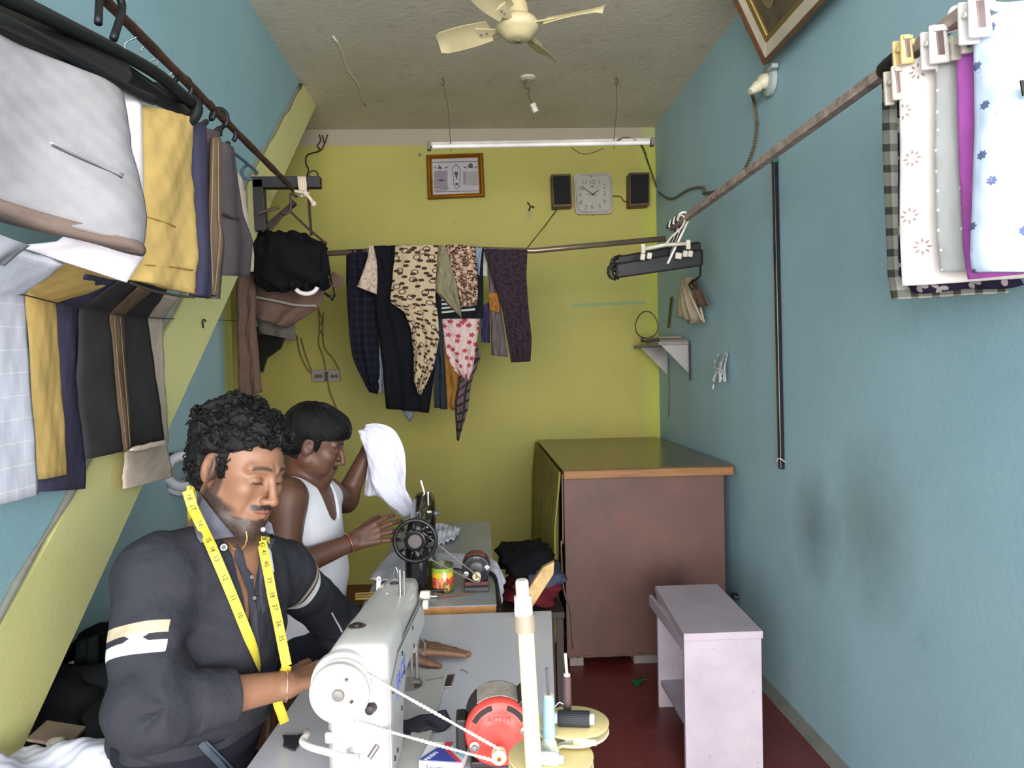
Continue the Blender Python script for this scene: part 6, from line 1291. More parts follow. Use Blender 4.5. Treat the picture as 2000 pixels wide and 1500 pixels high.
# ------------------------------------------------------------------ bodies as smooth distance fields, meshed with surface nets
V3 = lambda p: np.array(p, dtype=np.float64)
def rc(P_, a, b, ra, rb):
    a = V3(a); b = V3(b); ba = b-a; t_ = np.clip(((P_-a)@ba)/(ba@ba), 0, 1)
    return np.linalg.norm(P_-a-t_[:, None]*ba, axis=1) - (ra+(rb-ra)*t_)
def el(P_, c, r, R=None):
    q = P_-V3(c)
    if R is not None: q = q@R            # columns of R are the axes
    r = V3(r); k0 = np.linalg.norm(q/r, axis=1); k1 = np.linalg.norm(q/(r*r), axis=1)+1e-9
    return k0*(k0-1)/k1
def smin(a, b, k):
    h = np.clip(k-np.abs(a-b), 0, None)/k; return np.minimum(a, b)-h*h*k*.25
def smax(a, b, k): return -smin(-a, -b, k)
def nets(f, lo, hi, h, mult=8, lip=1.15):
    lo = V3(lo); hi = V3(hi); step = h*mult; n = np.ceil((hi-lo)/step).astype(int)
    c = np.stack(np.meshgrid(*[np.arange(k) for k in n], indexing='ij'), -1).reshape(-1, 3); s = mult
    while True:
        ctr = lo+(c+.5)*h*s; d = f(ctr); keep = np.abs(d) < h*s*lip+.004*(s > 1); c = c[keep]
        if s == 1: break
        c = (c[:, None, :]*2+np.array([[i, j, k] for i in (0, 1) for j in (0, 1) for k in (0, 1)])[None]).reshape(-1, 3); s //= 2
    B = 1 << 20
    code = lambda q: (q[..., 0].astype(np.int64)*B+q[..., 1])*B+q[..., 2]
    off = np.array([[i, j, k] for i in (0, 1) for j in (0, 1) for k in (0, 1)])
    cor = c[:, None, :]+off[None]; cc = code(cor); uq, inv = np.unique(cc.ravel(), return_inverse=True); inv = inv.reshape(cc.shape)
    up = np.stack([uq//(B*B), (uq//B) % B, uq % B], -1); val = f(lo+up*h); v = val[inv]; ins = v < 0
    act = ins.any(1) & ~ins.all(1); c = c[act]; v = v[act]; inv = inv[act]
    acc = np.zeros((len(c), 3)); cnt = np.zeros(len(c))
    E = [(a, b) for a in range(8) for b in range(a+1, 8) if np.abs(off[a]-off[b]).sum() == 1]
    for a, b in E:
        m = (v[:, a] < 0) != (v[:, b] < 0); t_ = np.where(m, v[:, a]/(v[:, a]-v[:, b]+1e-12), 0)
        acc += np.where(m[:, None], off[a]+(off[b]-off[a])*t_[:, None], 0); cnt += m
    vert = lo+(c+acc/cnt[:, None])*h
    cs = code(c); order = np.argsort(cs); css = cs[order]
    def look(q):
        k = code(q); i = np.searchsorted(css, k); i = np.clip(i, 0, len(css)-1); ok = css[i] == k; return np.where(ok, order[i], -1)
    faces = []
    for ax in range(3):
        o1 = np.zeros(3, int); o1[ax] = 1; ia = 0; ib = int(off.tolist().index(o1.tolist()))
        m = (v[:, ia] < 0) != (v[:, ib] < 0); q = c[m]; fl = v[m, ia] < 0
        u1 = np.zeros(3, int); u1[(ax+1) % 3] = 1; u2 = np.zeros(3, int); u2[(ax+2) % 3] = 1
        idx = np.stack([look(q), look(q-u1), look(q-u1-u2), look(q-u2)], 1); ok = (idx >= 0).all(1); idx = idx[ok]; fl = fl[ok]
        idx[~fl] = idx[~fl][:, ::-1]; faces.append(idx)
    F_ = np.concatenate(faces)
    for _ in range(2):   # pull the vertices on to the surface
        e = h*.3; d = f(vert); g_ = np.stack([f(vert+V3([e if k == i else 0 for k in range(3)]))-d for i in range(3)], 1)/e
        nn = (g_*g_).sum(1)+1e-9; stp = np.clip((d/nn), -h*.5, h*.5); vert = vert-g_*stp[:, None]*.8
    return vert, F_
def sdf_mesh(name, f, lo, hi, h, m, parent, colf=None, label=None, lip=1.15):
    v, F_ = nets(f, lo, hi, h, 8, lip); me = bpy.data.meshes.new(name); o0 = wloc(parent) if parent is not None else Vector((0, 0, 0))
    vv = v-np.array(o0); me.vertices.add(len(vv)); me.vertices.foreach_set('co', vv.astype(np.float32).ravel())
    me.loops.add(F_.size); me.loops.foreach_set('vertex_index', F_.astype(np.int32).ravel()); me.polygons.add(len(F_))
    me.polygons.foreach_set('loop_start', np.arange(0, F_.size, 4, dtype=np.int32)); me.polygons.foreach_set('loop_total', np.full(len(F_), 4, dtype=np.int32))
    me.update(calc_edges=True); me.validate()
    me.polygons.foreach_set('use_smooth', np.ones(len(me.polygons), dtype=bool))
    if colf is not None:
        c = colf(v); ca = me.color_attributes.new('Tint', 'FLOAT_COLOR', 'POINT'); ca.data.foreach_set('color', np.concatenate([c, np.ones((len(c), 1))], 1).astype(np.float32).ravel())
    me.materials.append(m); o = bpy.data.objects.new(name, me); COL.objects.link(o); o.parent = parent
    if label: o['label'] = label
    return o, v, F_
def bvh_of(v, F_): return BVHTree.FromPolygons([Vector(p) for p in v], [tuple(int(i) for i in q) for q in F_])
def tint_mat(name, rough, bump=.0, bs=300, spec=.4, sss=0., fine=0.):
    t = NT(name); a = t.n('ShaderNodeVertexColor', layer_name='Tint'); v = t.coord()
    c = t.mix(t.math('MULTIPLY', t.ramp(t.noise(v, 30, 4), .35, .7), .16), a.outputs[0], (60, 30, 20)) if sss else a.outputs[0]
    if fine:
        n_ = t.noise(v, 800, 2); mm = t.n('ShaderNodeMix', data_type='RGBA', blend_type='MULTIPLY'); t.put(mm.inputs[0], fine); t.put(mm.inputs[6], c)
        cr = t.n('ShaderNodeMapRange', {'Value': n_, 'From Min': .3, 'From Max': .7, 'To Min': .5, 'To Max': 1.25}); t.put(mm.inputs[7], cr.outputs[0]); c = mm.outputs[2]
    if bump: t.bump(t.noise(v, bs, 3), bump, .0015)
    t.done(c, rough, 0, spec)
    if sss: t.b.inputs['Subsurface Weight'].default_value = sss; t.b.inputs['Subsurface Radius'].default_value = (.02, .008, .005); t.b.inputs['Subsurface Scale'].default_value = .3
    return t.m
L3 = lambda c: V3(lin(c))
def mixc(c, col, m): return c*(1-m[:, None])+V3(col)*m[:, None]
def sst(x, a, b): t_ = np.clip((x-a)/(b-a), 0, 1); return t_*t_*(3-2*t_)
def wob(q, s=1.): return (np.sin(q[:, 0]*s+1.3*np.sin(q[:, 1]*s*.8))+np.sin(q[:, 1]*s*1.13+1.1*np.sin(q[:, 2]*s*.9))+np.sin(q[:, 2]*s*.94+1.2*np.sin(q[:, 0]*s*1.1)))/3

# head in its own frame: x forward, y left, z up, origin between the ears, chin at z=-.115, crown at +.12
def head_sdf(q, full=1.0):
    ay = np.abs(q[:, 1]); s = np.stack([q[:, 0], ay, q[:, 2]], 1)
    d = el(q, (-.012, 0, .036), (.097, .077, .085))
    d = smin(d, el(q, (.030, 0, -.028), (.060, .061*full, .086)), .03)
    d = smin(d, rc(s, (-.002, .050*full, -.055), (.070, .012, -.096), .021, .017), .028)
    d = smin(d, rc(s, (.074, 0, -.099), (.074, .009, -.099), .0165, .0155), .018)
    d = smin(d, el(s, (.058, .044, -.022), (.026, .020*full, .022)), .018)
    d = smin(d, el(s, (.046, .042, -.055), (.028, .018*full, .03)), .02)
    d = smin(d, rc(s, (.087, .010, .026), (.072, .046, .024), .0085, .008), .016)
    d = smax(d, -el(s, (.101, .031, .004), (.014, .019, .013)), .014)
    d = smin(d, el(s, (.0755, .0315, .001), (.0145, .0150, .0120)), .004)
    d = smax(d, -rc(s, (.0905, .018, -.0045), (.086, .044, -.0035), .0012, .0010), .0015)
    d = smin(d, rc(q, (.090, 0, .014), (.112, 0, -.034), .0070, .0100), .011)
    d = smin(d, el(q, (.112, 0, -.037), (.0115, .0115, .0095)), .005)
    d = smin(d, el(s, (.1005, .0125, -.040), (.0105, .0070, .0075)), .005)
    d = smax(d, -el(s, (.108, .0065, -.0475), (.0050, .0036, .0040)), .003)
    d = smin(d, el(q, (.084, 0, -.066), (.016, .030, .022)), .014)
    d = smin(d, rc(s, (.0985, .004, -.0615), (.088, .023, -.0655), .0046, .0026), .004)
    d = smin(d, rc(s, (.0970, .0, -.0725), (.088, .019, -.0685), .0056, .0030), .004)
    d = smax(d, -rc(s, (.1060, 0, -.0668), (.0920, .025, -.0668), .0013, .0010), .0018)
    # ears
    e = el(s, (-.012, .0795, -.002), (.0195, .0085, .0330)); e = smax(e, -el(s, (-.008, .0900, .002), (.0120, .0085, .0200)), .004)
    e = smin(e, el(s, (-.002, .079, -.004), (.006, .006, .008)), .004)
    a = el(s, (-.006, .072, -.004), (.014, .012, .022)); e = smin(e, a, .005)
    return smin(d, e, .006)
def basis(yaw, pitch, roll):
    """columns: forward, left, up.  yaw from +X towards the camera (-Y)"""
    R = Matrix.Rotation(-yaw, 3, 'Z') @ Matrix.Rotation(pitch, 3, 'Y') @ Matrix.Rotation(roll, 3, 'X'); return np.array(R)
def face_tint(q, skin, lip, hair, beard):
    n = len(q); ay = np.abs(q[:, 1]); x, z = q[:, 0], q[:, 2]; c = np.tile(skin, (n, 1)); w_ = wob(q, 90)
    front = sst(x, .03, .06)
    c = mixc(c, skin*.62, .55*sst(.020-np.hypot((ay-.031)/1.3, (z+.001)), 0, .012)*front)      # darker lids
    ml = (1-sst(np.hypot((ay)/.024, (z+.0668)/.0085), .75, 1.1))*front*sst(x, .08, .088); c = mixc(c, lip, .8*ml)
    line = (1-sst(np.abs(z+.0668), .0008, .0022))*(1-sst(ay, .023, .027))*sst(x, .083, .088); c = mixc(c, skin*.25, .8*line)
    lash = (1-sst(np.abs(z+.0042+.25*(ay-.031)**2/.02), .0008, .0026))*sst(ay, .014, .018)*(1-sst(ay, .044, .048))*sst(x, .07, .078); c = mixc(c, hair, .95*lash)
    br = (1-sst(np.abs(z-.0295+.10*(ay-.026)**2/.01*.8), .0022+.0*ay, .0058))*sst(ay, .008, .014)*(1-sst(ay, .048, .056))*sst(x, .05, .065); c = mixc(c, hair, .85*br)
    must = (1-sst(np.abs(z+.0530+.16*ay), .0045, .0075))*(1-sst(ay, .028, .036))*sst(x, .070, .080)
    c = mixc(c, hair, must*(.9 if beard else .92))
    if beard:
        jl = -.042-.34*(x-.01)                                  # upper edge of the beard from sideburn to chin
        b = sst(jl+.004*w_-z, .0, .014)*sst(x, -.03, -.005)
        cheek = sst(.072-x+.004*w_, 0, .02)+sst(-.079-z, 0, .008); b = b*np.clip(cheek, 0, 1)
        sb = (1-sst(np.abs(x-.008), .008, .016))*sst(ay, .05, .06)*(1-sst(z, .03, .04))*sst(z, -.06, -.05)
        und = sst(-.112-z, 0, .02)*.0
        gt = (1-sst(np.hypot(ay/.013, (z+.086)/.008), .6, 1.2))*sst(x, .07, .08)
        c = mixc(c, hair, np.clip(np.maximum(np.maximum(b*(.88+.10*wob(q, 700)), sb*.8), gt*.85), 0, .93)*sst(z+.25*np.clip(x, 0, 1), -.128, -.100)*(1-ml))
    return c

def keep_hair(q, hl, sl, back, nape, sb):
    x, z = q[:, 0], q[:, 2]; A_ = (hl+sl*(x-.02))-z; B_ = np.maximum(x-back, nape-z); C_ = np.maximum(np.maximum(np.abs(x-.016)-.010, sb-z), z-.08); return np.minimum(np.minimum(A_, B_), C_)
def hand_sdf(P_, W_, D, N, side, curl, spread=.0, s=1.0, thumb=(.55, .75, .1), tc=.3, rad=1.):
    D = Vector(D).normalized(); N = Vector(N); N = (N-D*N.dot(D)).normalized(); S = D.cross(N)*side; W_ = Vector(W_)
    kn = []; d = None
    for i in range(4):   # index first (on the thumb side)
        o = (1.5-i); k = W_+D*(.088-.004*abs(i-1)-.004*(i == 3))*s+S*(o*.0195)*s+N*(-.002)*s; kn.append(k)
        p = rc(P_, W_+S*(o*.011*s), k, .0135*s, .0105*s); d = p if d is None else smin(d, p, .012*s)
    d = smin(d, rc(P_, W_+D*.02*s+S*.012*s+N*.006*s, W_+D*.05*s+S*.020*s+N*.008*s, .014*s, .012*s), .012*s)
    ln = [(.044, .026, .021), (.048, .030, .022), (.044, .028, .021), (.035, .021, .019)]
    for i in range(4):
        dr = (D+S*spread*(1.5-i)).normalized(); p0 = kn[i]; a = 0; c = curl[i] if isinstance(curl, (list, tuple)) else curl; rr_ = (.0092-.0006*(i == 3))*s*rad
        f_ = None
        for j, l in enumerate(ln[i]):
            a += c*(1, 1.1, .8)[j]; dd = dr*math.cos(a)+N*math.sin(a); p1 = p0+dd*l*s
            q = rc(P_, p0, p1, rr_, rr_*.90); f_ = q if f_ is None else smin(f_, q, .004*s); p0 = p1; rr_ *= .90
        d = smin(d, f_, .0045*s)
    tb_ = W_+D*.022*s+S*.022*s+N*.004*s; td = (D*thumb[0]+S*thumb[1]+N*thumb[2]).normalized(); t1_ = tb_+td*.042*s
    td2 = (td+D*tc+N*tc*.3).normalized(); t2_ = t1_+td2*.031*s; t3_ = t2_+(td2+D*tc*.6).normalized()*.025*s
    th = smin(smin(rc(P_, tb_, t1_, .0145*s, .0115*s), rc(P_, t1_, t2_, .0110*s, .0098*s), .006*s), rc(P_, t2_, t3_, .0100*s, .0085*s), .005*s)
    return smin(d, th, .010*s)

def cull(P_, f, c, r, far=.05):
    """evaluate f only near a ball (c, r); elsewhere return the distance to the ball"""
    dd = np.linalg.norm(P_-V3(c), axis=1)-r; m = dd < far; out = dd+.0; 
    if m.any(): out[m] = f(P_[m])
    return out

SKIN1, SKIN2 = L3((134, 96, 74)), L3((96, 65, 51)); HAIRC = L3((22, 20, 21))
M_SK1 = tint_mat('skin_tan', .48, .12, 260, .4, .05); M_SK2 = tint_mat('skin_brown', .46, .12, 260, .4, .05)

# ================================================================== man 1 (front): shirt, measuring tape
HO = P(470, 916, 1.64); HB = basis(math.radians(30), math.radians(16), math.radians(-8)); HOn = V3(HO); HS = .96
tl_ = lambda P_: ((P_-HOn)@HB)/HS
def hw(x, y, z): return Vector(HOn+HB@(V3((x, y, z))*HS))
SR, SL = P(298, 1130, 1.47), P(556, 1122, 1.83)
ER, WR = P(288, 1388, 1.36), P(556, 1338, 1.51)
EL_, WL = P(664, 1222, 2.07), P(768, 1285, 1.985); WL.z = TZ+.032
NB = P(436, 1040, 1.60)                         # base of the neck
PV = Vector((NB.x-.14, 1.62, .60))              # pelvis
def torso1(P_, g=0., sh=1.):
    A = (SL-SR).normalized(); ch = (SR+SL)/2
    up = (NB-PV).normalized(); Fw = A.cross(up).normalized()
    if Fw.x < 0: Fw = -Fw
    A2 = up.cross(Fw).normalized(); R = np.array(Matrix((A2, Fw, up)).transposed())
    mid = PV.lerp(NB, .62)+Fw*.012; lo = PV.lerp(NB, .30)+Fw*.02
    d = el(P_, mid, (.170+g, .118+g, .20+g), R)
    d = smin(d, el(P_, lo, (.150+g, .118+g, .19+g), R), .08)
    d = smin(d, el(P_, PV+Vector((0, 0, .0)), (.165+g, .125+g, .13+g), R), .06)
    d = smin(d, rc(P_, NB-up*.035+(SR-NB)*.25, SR.lerp(NB, .10), .060+g, .060+g), .06)
    d = smin(d, rc(P_, NB-up*.035+(SL-NB)*.25, SL.lerp(NB, .10), .060+g, .060+g), .06)
    return d
def neck1(P_, g=0.): return rc(P_, NB-(NB-PV).normalized()*.03, hw(-.028, 0, -.045), .060+g, .056+g)
def rhand1(P_): return hand_sdf(P_, WR, (.80, .60, .04), (.1, .2, -1), 1, (.25, .3, .35, .4), .04)
def lhand1(P_): return hand_sdf(P_, WL, (1, .13, -.06), (-.05, 0, -1), -1, (.05, .08, .12, .16), .05, 1.05, (.82, .5, .15), .35)
WR2 = WR+Vector((.80, .60, .04)).normalized()*.0
def arms1(P_, g=0., gs=1., skin=True):
    a = rc(P_, SR, ER, .058+g, .050+g*gs); b = rc(P_, ER, WR, .046+g*gs, .0265+g*.5); c = rc(P_, SL, EL_, .056+g, .046+g*gs); e = rc(P_, EL_, WL, .044+g*gs, .0265+g*.5)
    return smin(smin(a, b, .03), smin(c, e, .03), .02)
def body1(P_):
    q = tl_(P_)
    h_ = cull(P_, lambda X: head_sdf(tl_(X), .93)*HS, HOn, .16); n_ = neck1(P_)
    n_ = smin(n_, rc(P_, hw(.086, 0, -.105), hw(.0, 0, -.10), .008, .02), .03)
    d = smin(h_, n_, .022); d = smin(d, torso1(P_), .05); d = smin(d, arms1(P_), .035)
    d = smin(d, cull(P_, rhand1, WR+Vector((.08, .05, 0)), .16), .016); d = smin(d, cull(P_, lhand1, WL+Vector((.08, 0, 0)), .16), .016)
    return d
def tint1(v):
    q = tl_(v); near = np.linalg.norm(v-HOn, axis=1) < .2
    c = np.tile(SKIN1, (len(v), 1)); c[near] = face_tint(q[near], SKIN1, L3((140, 84, 72)), HAIRC, True)
    c[near & (keep_hair(q, .046, .50, -.030, -.072, -.020) < -.004)] = HAIRC
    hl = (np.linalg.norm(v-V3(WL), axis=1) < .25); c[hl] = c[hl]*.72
    return c
man1 = thing('person', 'man in a charcoal shirt with rolled sleeves bent over the white sewing machine', 'person', (PV.x, PV.y, 0))
lo1 = (-1.05, 1.15, .45); hi1 = (.12, 2.35, 1.55)
bo1, bv_, bf_ = sdf_mesh('body', body1, lo1, hi1, .0028, M_SK1, man1, tint1)
# shirt
Ufw = (SL-SR).normalized().cross((NB-PV).normalized()).normalized(); Ufw = Ufw if Ufw.x > 0 else -Ufw
UP1 = (NB-PV).normalized(); cuffR = ER.lerp(WR, .60); cuffL = EL_.lerp(WL, .62)
def folds1(P_):
    q = P_-V3(ER); w_ = .0050*np.sin(((q@V3(ER-SR)/(.28))*70)+2*np.sin(q[:, 0]*30))*np.exp(-((np.linalg.norm(P_-V3(ER.lerp(SR, .12)), axis=1))/.11)**2)
    bz = (P_-V3(PV))@V3(UP1); fx = (P_-V3(PV))@V3(Ufw)
    w_ += .0095*np.sin(bz*175+12*fx+2.2*np.sin(P_[:, 1]*20))*sst(fx, -.02, .08)*(1-sst(bz, .22, .30))*(.4+.6*sst(wob(P_, 14), -.5, .5))
    qe = P_-V3(ER.lerp(SR, .12)+Vector((.055, -.01, .0))); an_ = np.arctan2(qe[:, 2], qe[:, 0]); re_ = np.linalg.norm(qe, axis=1); w_ += .0030*np.sin(an_*6+re_*16)*np.exp(-((re_-.075)/.030)**2)*sst(re_, .03, .06)
    w_ += .0048*wob(P_, 24)+.0034*wob(P_[:, ::-1]*1.3, 50)+.0014*wob(P_, 95)
    q2 = P_-V3(SR); w_ += .0045*np.exp(-(np.linalg.norm(q2-V3((.10, -.02, -.10)), axis=1)/.09)**2)*np.sin((q2[:, 0]*.6+q2[:, 2]*.8)*110)
    return w_
Vp = NB+Ufw*.07+UP1*-.02
def shirt1(P_):
    w_ = folds1(P_); d = torso1(P_, .014)+w_
    for S_, E_, C_, W_, k_ in ((SR, ER, cuffR, WR, 0), (SL, EL_, cuffL, WL, 1)):
        ax = (C_-E_).normalized(); a = smin(rc(P_, S_, E_, 0.069-.002*k_, .062-.003*k_), rc(P_, E_, C_+ax*.03, .064-.003*k_, .048), .03)+w_
        a = smax(a, (P_-V3(C_))@V3(ax), .004)
        cf_ = smax(rc(P_, C_-ax*.065, C_-ax*.002, .0545, .0505), (P_-V3(C_))@V3(ax), .003); a = smin(a, smax(cf_, -((P_-V3(C_))@V3(ax))-.066, .003), .004)
        d = smin(d, a, .010+.042*np.exp(-(np.linalg.norm(P_-V3(S_), axis=1)/.10)**2))
    fx_ = (P_-V3(PV))@V3(Ufw); armz = np.minimum(rc(P_, ER, WR, .07, .07), rc(P_, SR, ER, .08, .08)); d = np.where(armz > 0, smax(d, (.775-.9*np.clip(-fx_-.02, 0, 1))-P_[:, 2], .004), d)
    d = smax(d, -(neck1(P_, .013)), .006)
    # V opening down the chest
    q = P_-V3(NB); u = q@V3(UP1); s_ = q@V3((SL-SR).normalized()); f_ = q@V3(Ufw)
    wv = np.abs(s_-.002)-(.050+.30*u); d = np.where((f_ > -.0) & (u > -.20), smax(d, -np.maximum(wv, -(f_+.02)), .004), d)
    return d
def banded():
    t = NT('banded_charcoal_shirt'); g_ = t.n('ShaderNodeNewGeometry'); pos = g_.outputs['Position']; v = t.coord(); n_ = t.noise(v, 800, 2)
    c = t.mix(t.ramp(t.noise(v, 6, 4), .3, .7), (42, 42, 48), (53, 53, 60)); c = t.mix(t.math('MULTIPLY', t.ramp(n_, .35, .65), .35), c, (40, 40, 46))
    def along(o, ax):
        d = t.n('ShaderNodeVectorMath', {0: pos, 1: tuple(o)}, operation='SUBTRACT').outputs[0]; tt = t.n('ShaderNodeVectorMath', {0: d, 1: tuple(ax)}, operation='DOT_PRODUCT').outputs['Value']
        pr = t.n('ShaderNodeVectorMath', {0: tuple(ax), 3: 1.0}, operation='SCALE'); t.put(pr.inputs[3], tt); r_ = t.n('ShaderNodeVectorMath', {0: d, 1: pr.outputs[0]}, operation='SUBTRACT').outputs[0]
        ln_ = t.n('ShaderNodeVectorMath', {0: r_}, operation='LENGTH').outputs['Value']; sx_ = t.n('ShaderNodeSeparateXYZ', {0: d}); return tt, ln_, sx_
    def win(x, a, b): return t.math('MULTIPLY', t.math('GREATER_THAN', x, a), t.math('LESS_THAN', x, b))
    for (o, ax, c0, w1, gp, w2_, rad, ext) in ((SR, (ER-SR).normalized(), .094, .021, .012, .021, .11, 1), (SL, (EL_-SL).normalized(), .012, .020, .009, .020, .085, 0)):
        tt, ln_, sx_ = along(o, ax); near_ = t.math('LESS_THAN', ln_, rad)
        if ext: near_ = t.math('MULTIPLY', near_, t.math('LESS_THAN', sx_.outputs[0], .064))
        else: near_ = t.math('MULTIPLY', near_, t.math('GREATER_THAN', sx_.outputs[0], -.01))
        tt = t.math('ADD', tt, t.math('MULTIPLY', sx_.outputs[0], .01 if ext else .0))
        a = t.math('MULTIPLY', near_, win(tt, c0, c0+w1)); b = t.math('MULTIPLY', near_, win(tt, c0+w1+gp, c0+w1+gp+w2_))
        c = t.mix(a, c, (180, 164, 138)); c = t.mix(b, c, (200, 200, 200))
        if ext:
            k = t.math('LESS_THAN', t.math('ABSOLUTE', t.math('ADD', sx_.outputs[0], -.018)), t.math('ADD', .010, t.math('MULTIPLY', t.math('ABSOLUTE', t.math('SUBTRACT', tt, c0+w1+gp/2)), 1.6)))
            k = t.math('MULTIPLY', t.math('MULTIPLY', k, near_), win(tt, c0+w1-.002, c0+w1+gp+.001)); c = t.mix(k, c, (200, 200, 200))
    t.bump(t.math('ADD', n_, t.math('MULTIPLY', t.noise(v, 34, 3), 9.)), .45, .0012); return t.done(c, .88, 0, .15)
M_SHIRT = banded()
sh1, sv, sf = sdf_mesh('shirt', shirt1, lo1, hi1, .0034, M_SHIRT, man1, None, 'charcoal shirt with cream and white sleeve bands', 2.)
BV = bvh_of(sv, sf); BB = bvh_of(bv_, bf_)
def hit(px, py, off=.004, dflt=1.5, only=None):
    d = ray(px, py).normalized(); best = None
    for b in ([BV, BB] if only is None else only):
        h_ = b.ray_cast(CAM, d)
        if h_[0] is not None and (best is None or h_[3] < best[1]): best = (h_[0], h_[3])
    if best is None: return P(px, py, dflt)
    return best[0]-d*off
def ribbon(pts_, wd, th, n=60, nrm_b=None, twist=None):
    c = catmull(pts_, n); g = G(); vs = []; uv = []; L_ = 0
    for i, p in enumerate(c):
        t_ = (c[min(i+1, n-1)]-c[max(i-1, 0)]).normalized(); vw = (CAM-p).normalized(); 
        if twist: vw = (vw*math.cos(twist(i/(n-1)))+t_.cross(vw)*math.sin(twist(i/(n-1)))).normalized()
        s_ = t_.cross(vw).normalized(); nn = s_.cross(t_).normalized()
        if i: L_ += (p-c[i-1]).length
        for a, b in ((-1, -1), (1, -1), (1, 1), (-1, 1)): vs.append(p+s_*a*wd/2+nn*b*th/2); uv.append(((a+1)/2*wd, L_))
    fs = [(i*4+k, i*4+(k+1) % 4, i*4+4+(k+1) % 4, i*4+4+k) for i in range(n-1) for k in range(4)]+[(3, 2, 1, 0), ((n-1)*4, (n-1)*4+1, (n-1)*4+2, (n-1)*4+3)]
    return g.add(vs, fs, uv)
# collar, placket, buttons
M_COL = cloth_mat('collar_cloth', (92, 92, 102), 800); M_SHP = cloth_mat('placket_cloth', (60, 60, 68), 800)
def surf_patch(name, poly_, off, th, m, parent, only=None, dflt=1.5, lab=None):
    """fill a pixel polygon with a fan-grid lying on the surface"""
    n = len(poly_); cx = sum(p[0] for p in poly_)/n; cy = sum(p[1] for p in poly_)/n; rings_ = 5; vs = [hit(cx, cy, off+th, dflt, only)]; 
    dense = []
    for k in range(n):
        a, b = poly_[k], poly_[(k+1) % n]; s_ = max(2, int(math.hypot(b[0]-a[0], b[1]-a[1])/6))
        for j in range(s_): dense.append((a[0]+(b[0]-a[0])*j/s_, a[1]+(b[1]-a[1])*j/s_))
    N = len(dense)
    for r in range(1, rings_+1):
        for (x, y) in dense: vs.append(hit(cx+(x-cx)*r/rings_, cy+(y-cy)*r/rings_, off+th*(1 if r < rings_ else .8), dflt, only))
    for (x, y) in dense: vs.append(hit(x, y, off-th, dflt, only))
    fs = [(0, 1+k, 1+(k+1) % N) for k in range(N)]
    for r in range(rings_): fs += [(1+r*N+k, 1+(r+1)*N+k, 1+(r+1)*N+(k+1) % N, 1+r*N+(k+1) % N) for k in range(N)]
    return mesh(name, (vs, fs), m, parent, smooth='all', label=lab)
# collar flaps, placket, buttons
for nm, pl in (('collar', [(360, 962), (368, 946), (378, 944), (392, 966), (420, 1002), (452, 1040), (458, 1048), (430, 1052), (392, 1060), (386, 1052), (372, 1010)]), ('collar', [(512, 1036), (524, 1018), (530, 1022), (538, 1052), (528, 1074), (516, 1060)])):
    surf_patch(nm, pl, .007, .003, M_COL, sh1, dflt=1.62)
surf_patch('placket', [(505, 1062), (516, 1058), (524, 1100), (528, 1150), (524, 1195), (512, 1198), (506, 1150)], .003, .002, M_SHP, sh1, only=[BV, BB])
surf_patch('placket', [(462, 1062), (474, 1076), (482, 1108), (494, 1124), (498, 1170), (505, 1215), (512, 1300), (500, 1300), (488, 1215), (484, 1150), (472, 1120), (458, 1090)], .003, .002, M_SHP, sh1, only=[BV, BB])
WST = mat('white_piping', (222, 220, 218), .8)
surf_patch('white_piping', [(512, 1044), (518, 1050), (530, 1078), (536, 1116), (530, 1120), (522, 1080)], .006, .001, WST, sh1, dflt=1.6)
BTN = mat('shirt_button', (210, 208, 208), .3); BTD = mat('dark_button', (34, 34, 40), .3)
def button(x, y, m, r=.006): 
    p = hit(x, y, .006); n_ = (CAM-p).normalized(); o_ = mesh('button', G().lathe([(0, .003), (r*.8, .003), (r, .0015), (r, 0), (0, 0)], p, n_, 14), m, sh1, smooth=True); return o_, p, n_
b_, p, n_ = button(437, 1069, BTD, .009); mesh('button_ring', G().lathe([(.0045, .0034), (.0062, .0036), (.0062, .003), (.0045, .003), (.0045, .0034)], p, n_, 14), BTN, b_)
for x, y in ((492, 1127), (497, 1168), (514, 1034)): button(x, y, BTN if y == 1034 else BTD, .005)
# necklace, bracelet
GLD = mat('gold_chain', (214, 166, 96), .3, .8)
nk = thing('necklace', 'thin gold chain round the neck of the man at the white machine', 'necklace', tuple(hit(465, 1075, .002)))
for k, q in enumerate(poly([hit(x, y, .002, 1.58) for x, y in ((448, 1062), (455, 1071), (464, 1074), (472, 1073), (479, 1065), (483, 1052), (481, 1038))], 30)): 
    mesh('link', G().sphere(tuple(q), .0016, 6, (1, 1, 1.3)), GLD, nk)
fx_ = (WR-ER).normalized(); bc_ = ER.lerp(WR, .985); u_ = fx_.orthogonal().normalized(); v_ = fx_.cross(u_)
br_ = thing('bracelet', 'silver and red thread bracelet on the near wrist of the front man', 'bracelet', tuple(bc_))
mesh('band', G().tube([bc_+fx_*.004*math.sin(2*a)+(u_*math.cos(a)+v_*math.sin(a))*(.0305) for a in [k*math.pi/18 for k in range(36)]], [.0016+.0009*math.sin(k*1.9) for k in range(36)], 6, closed=True), mat('bracelet_metal', (176, 146, 132), .35, .5), br_, smooth='all')
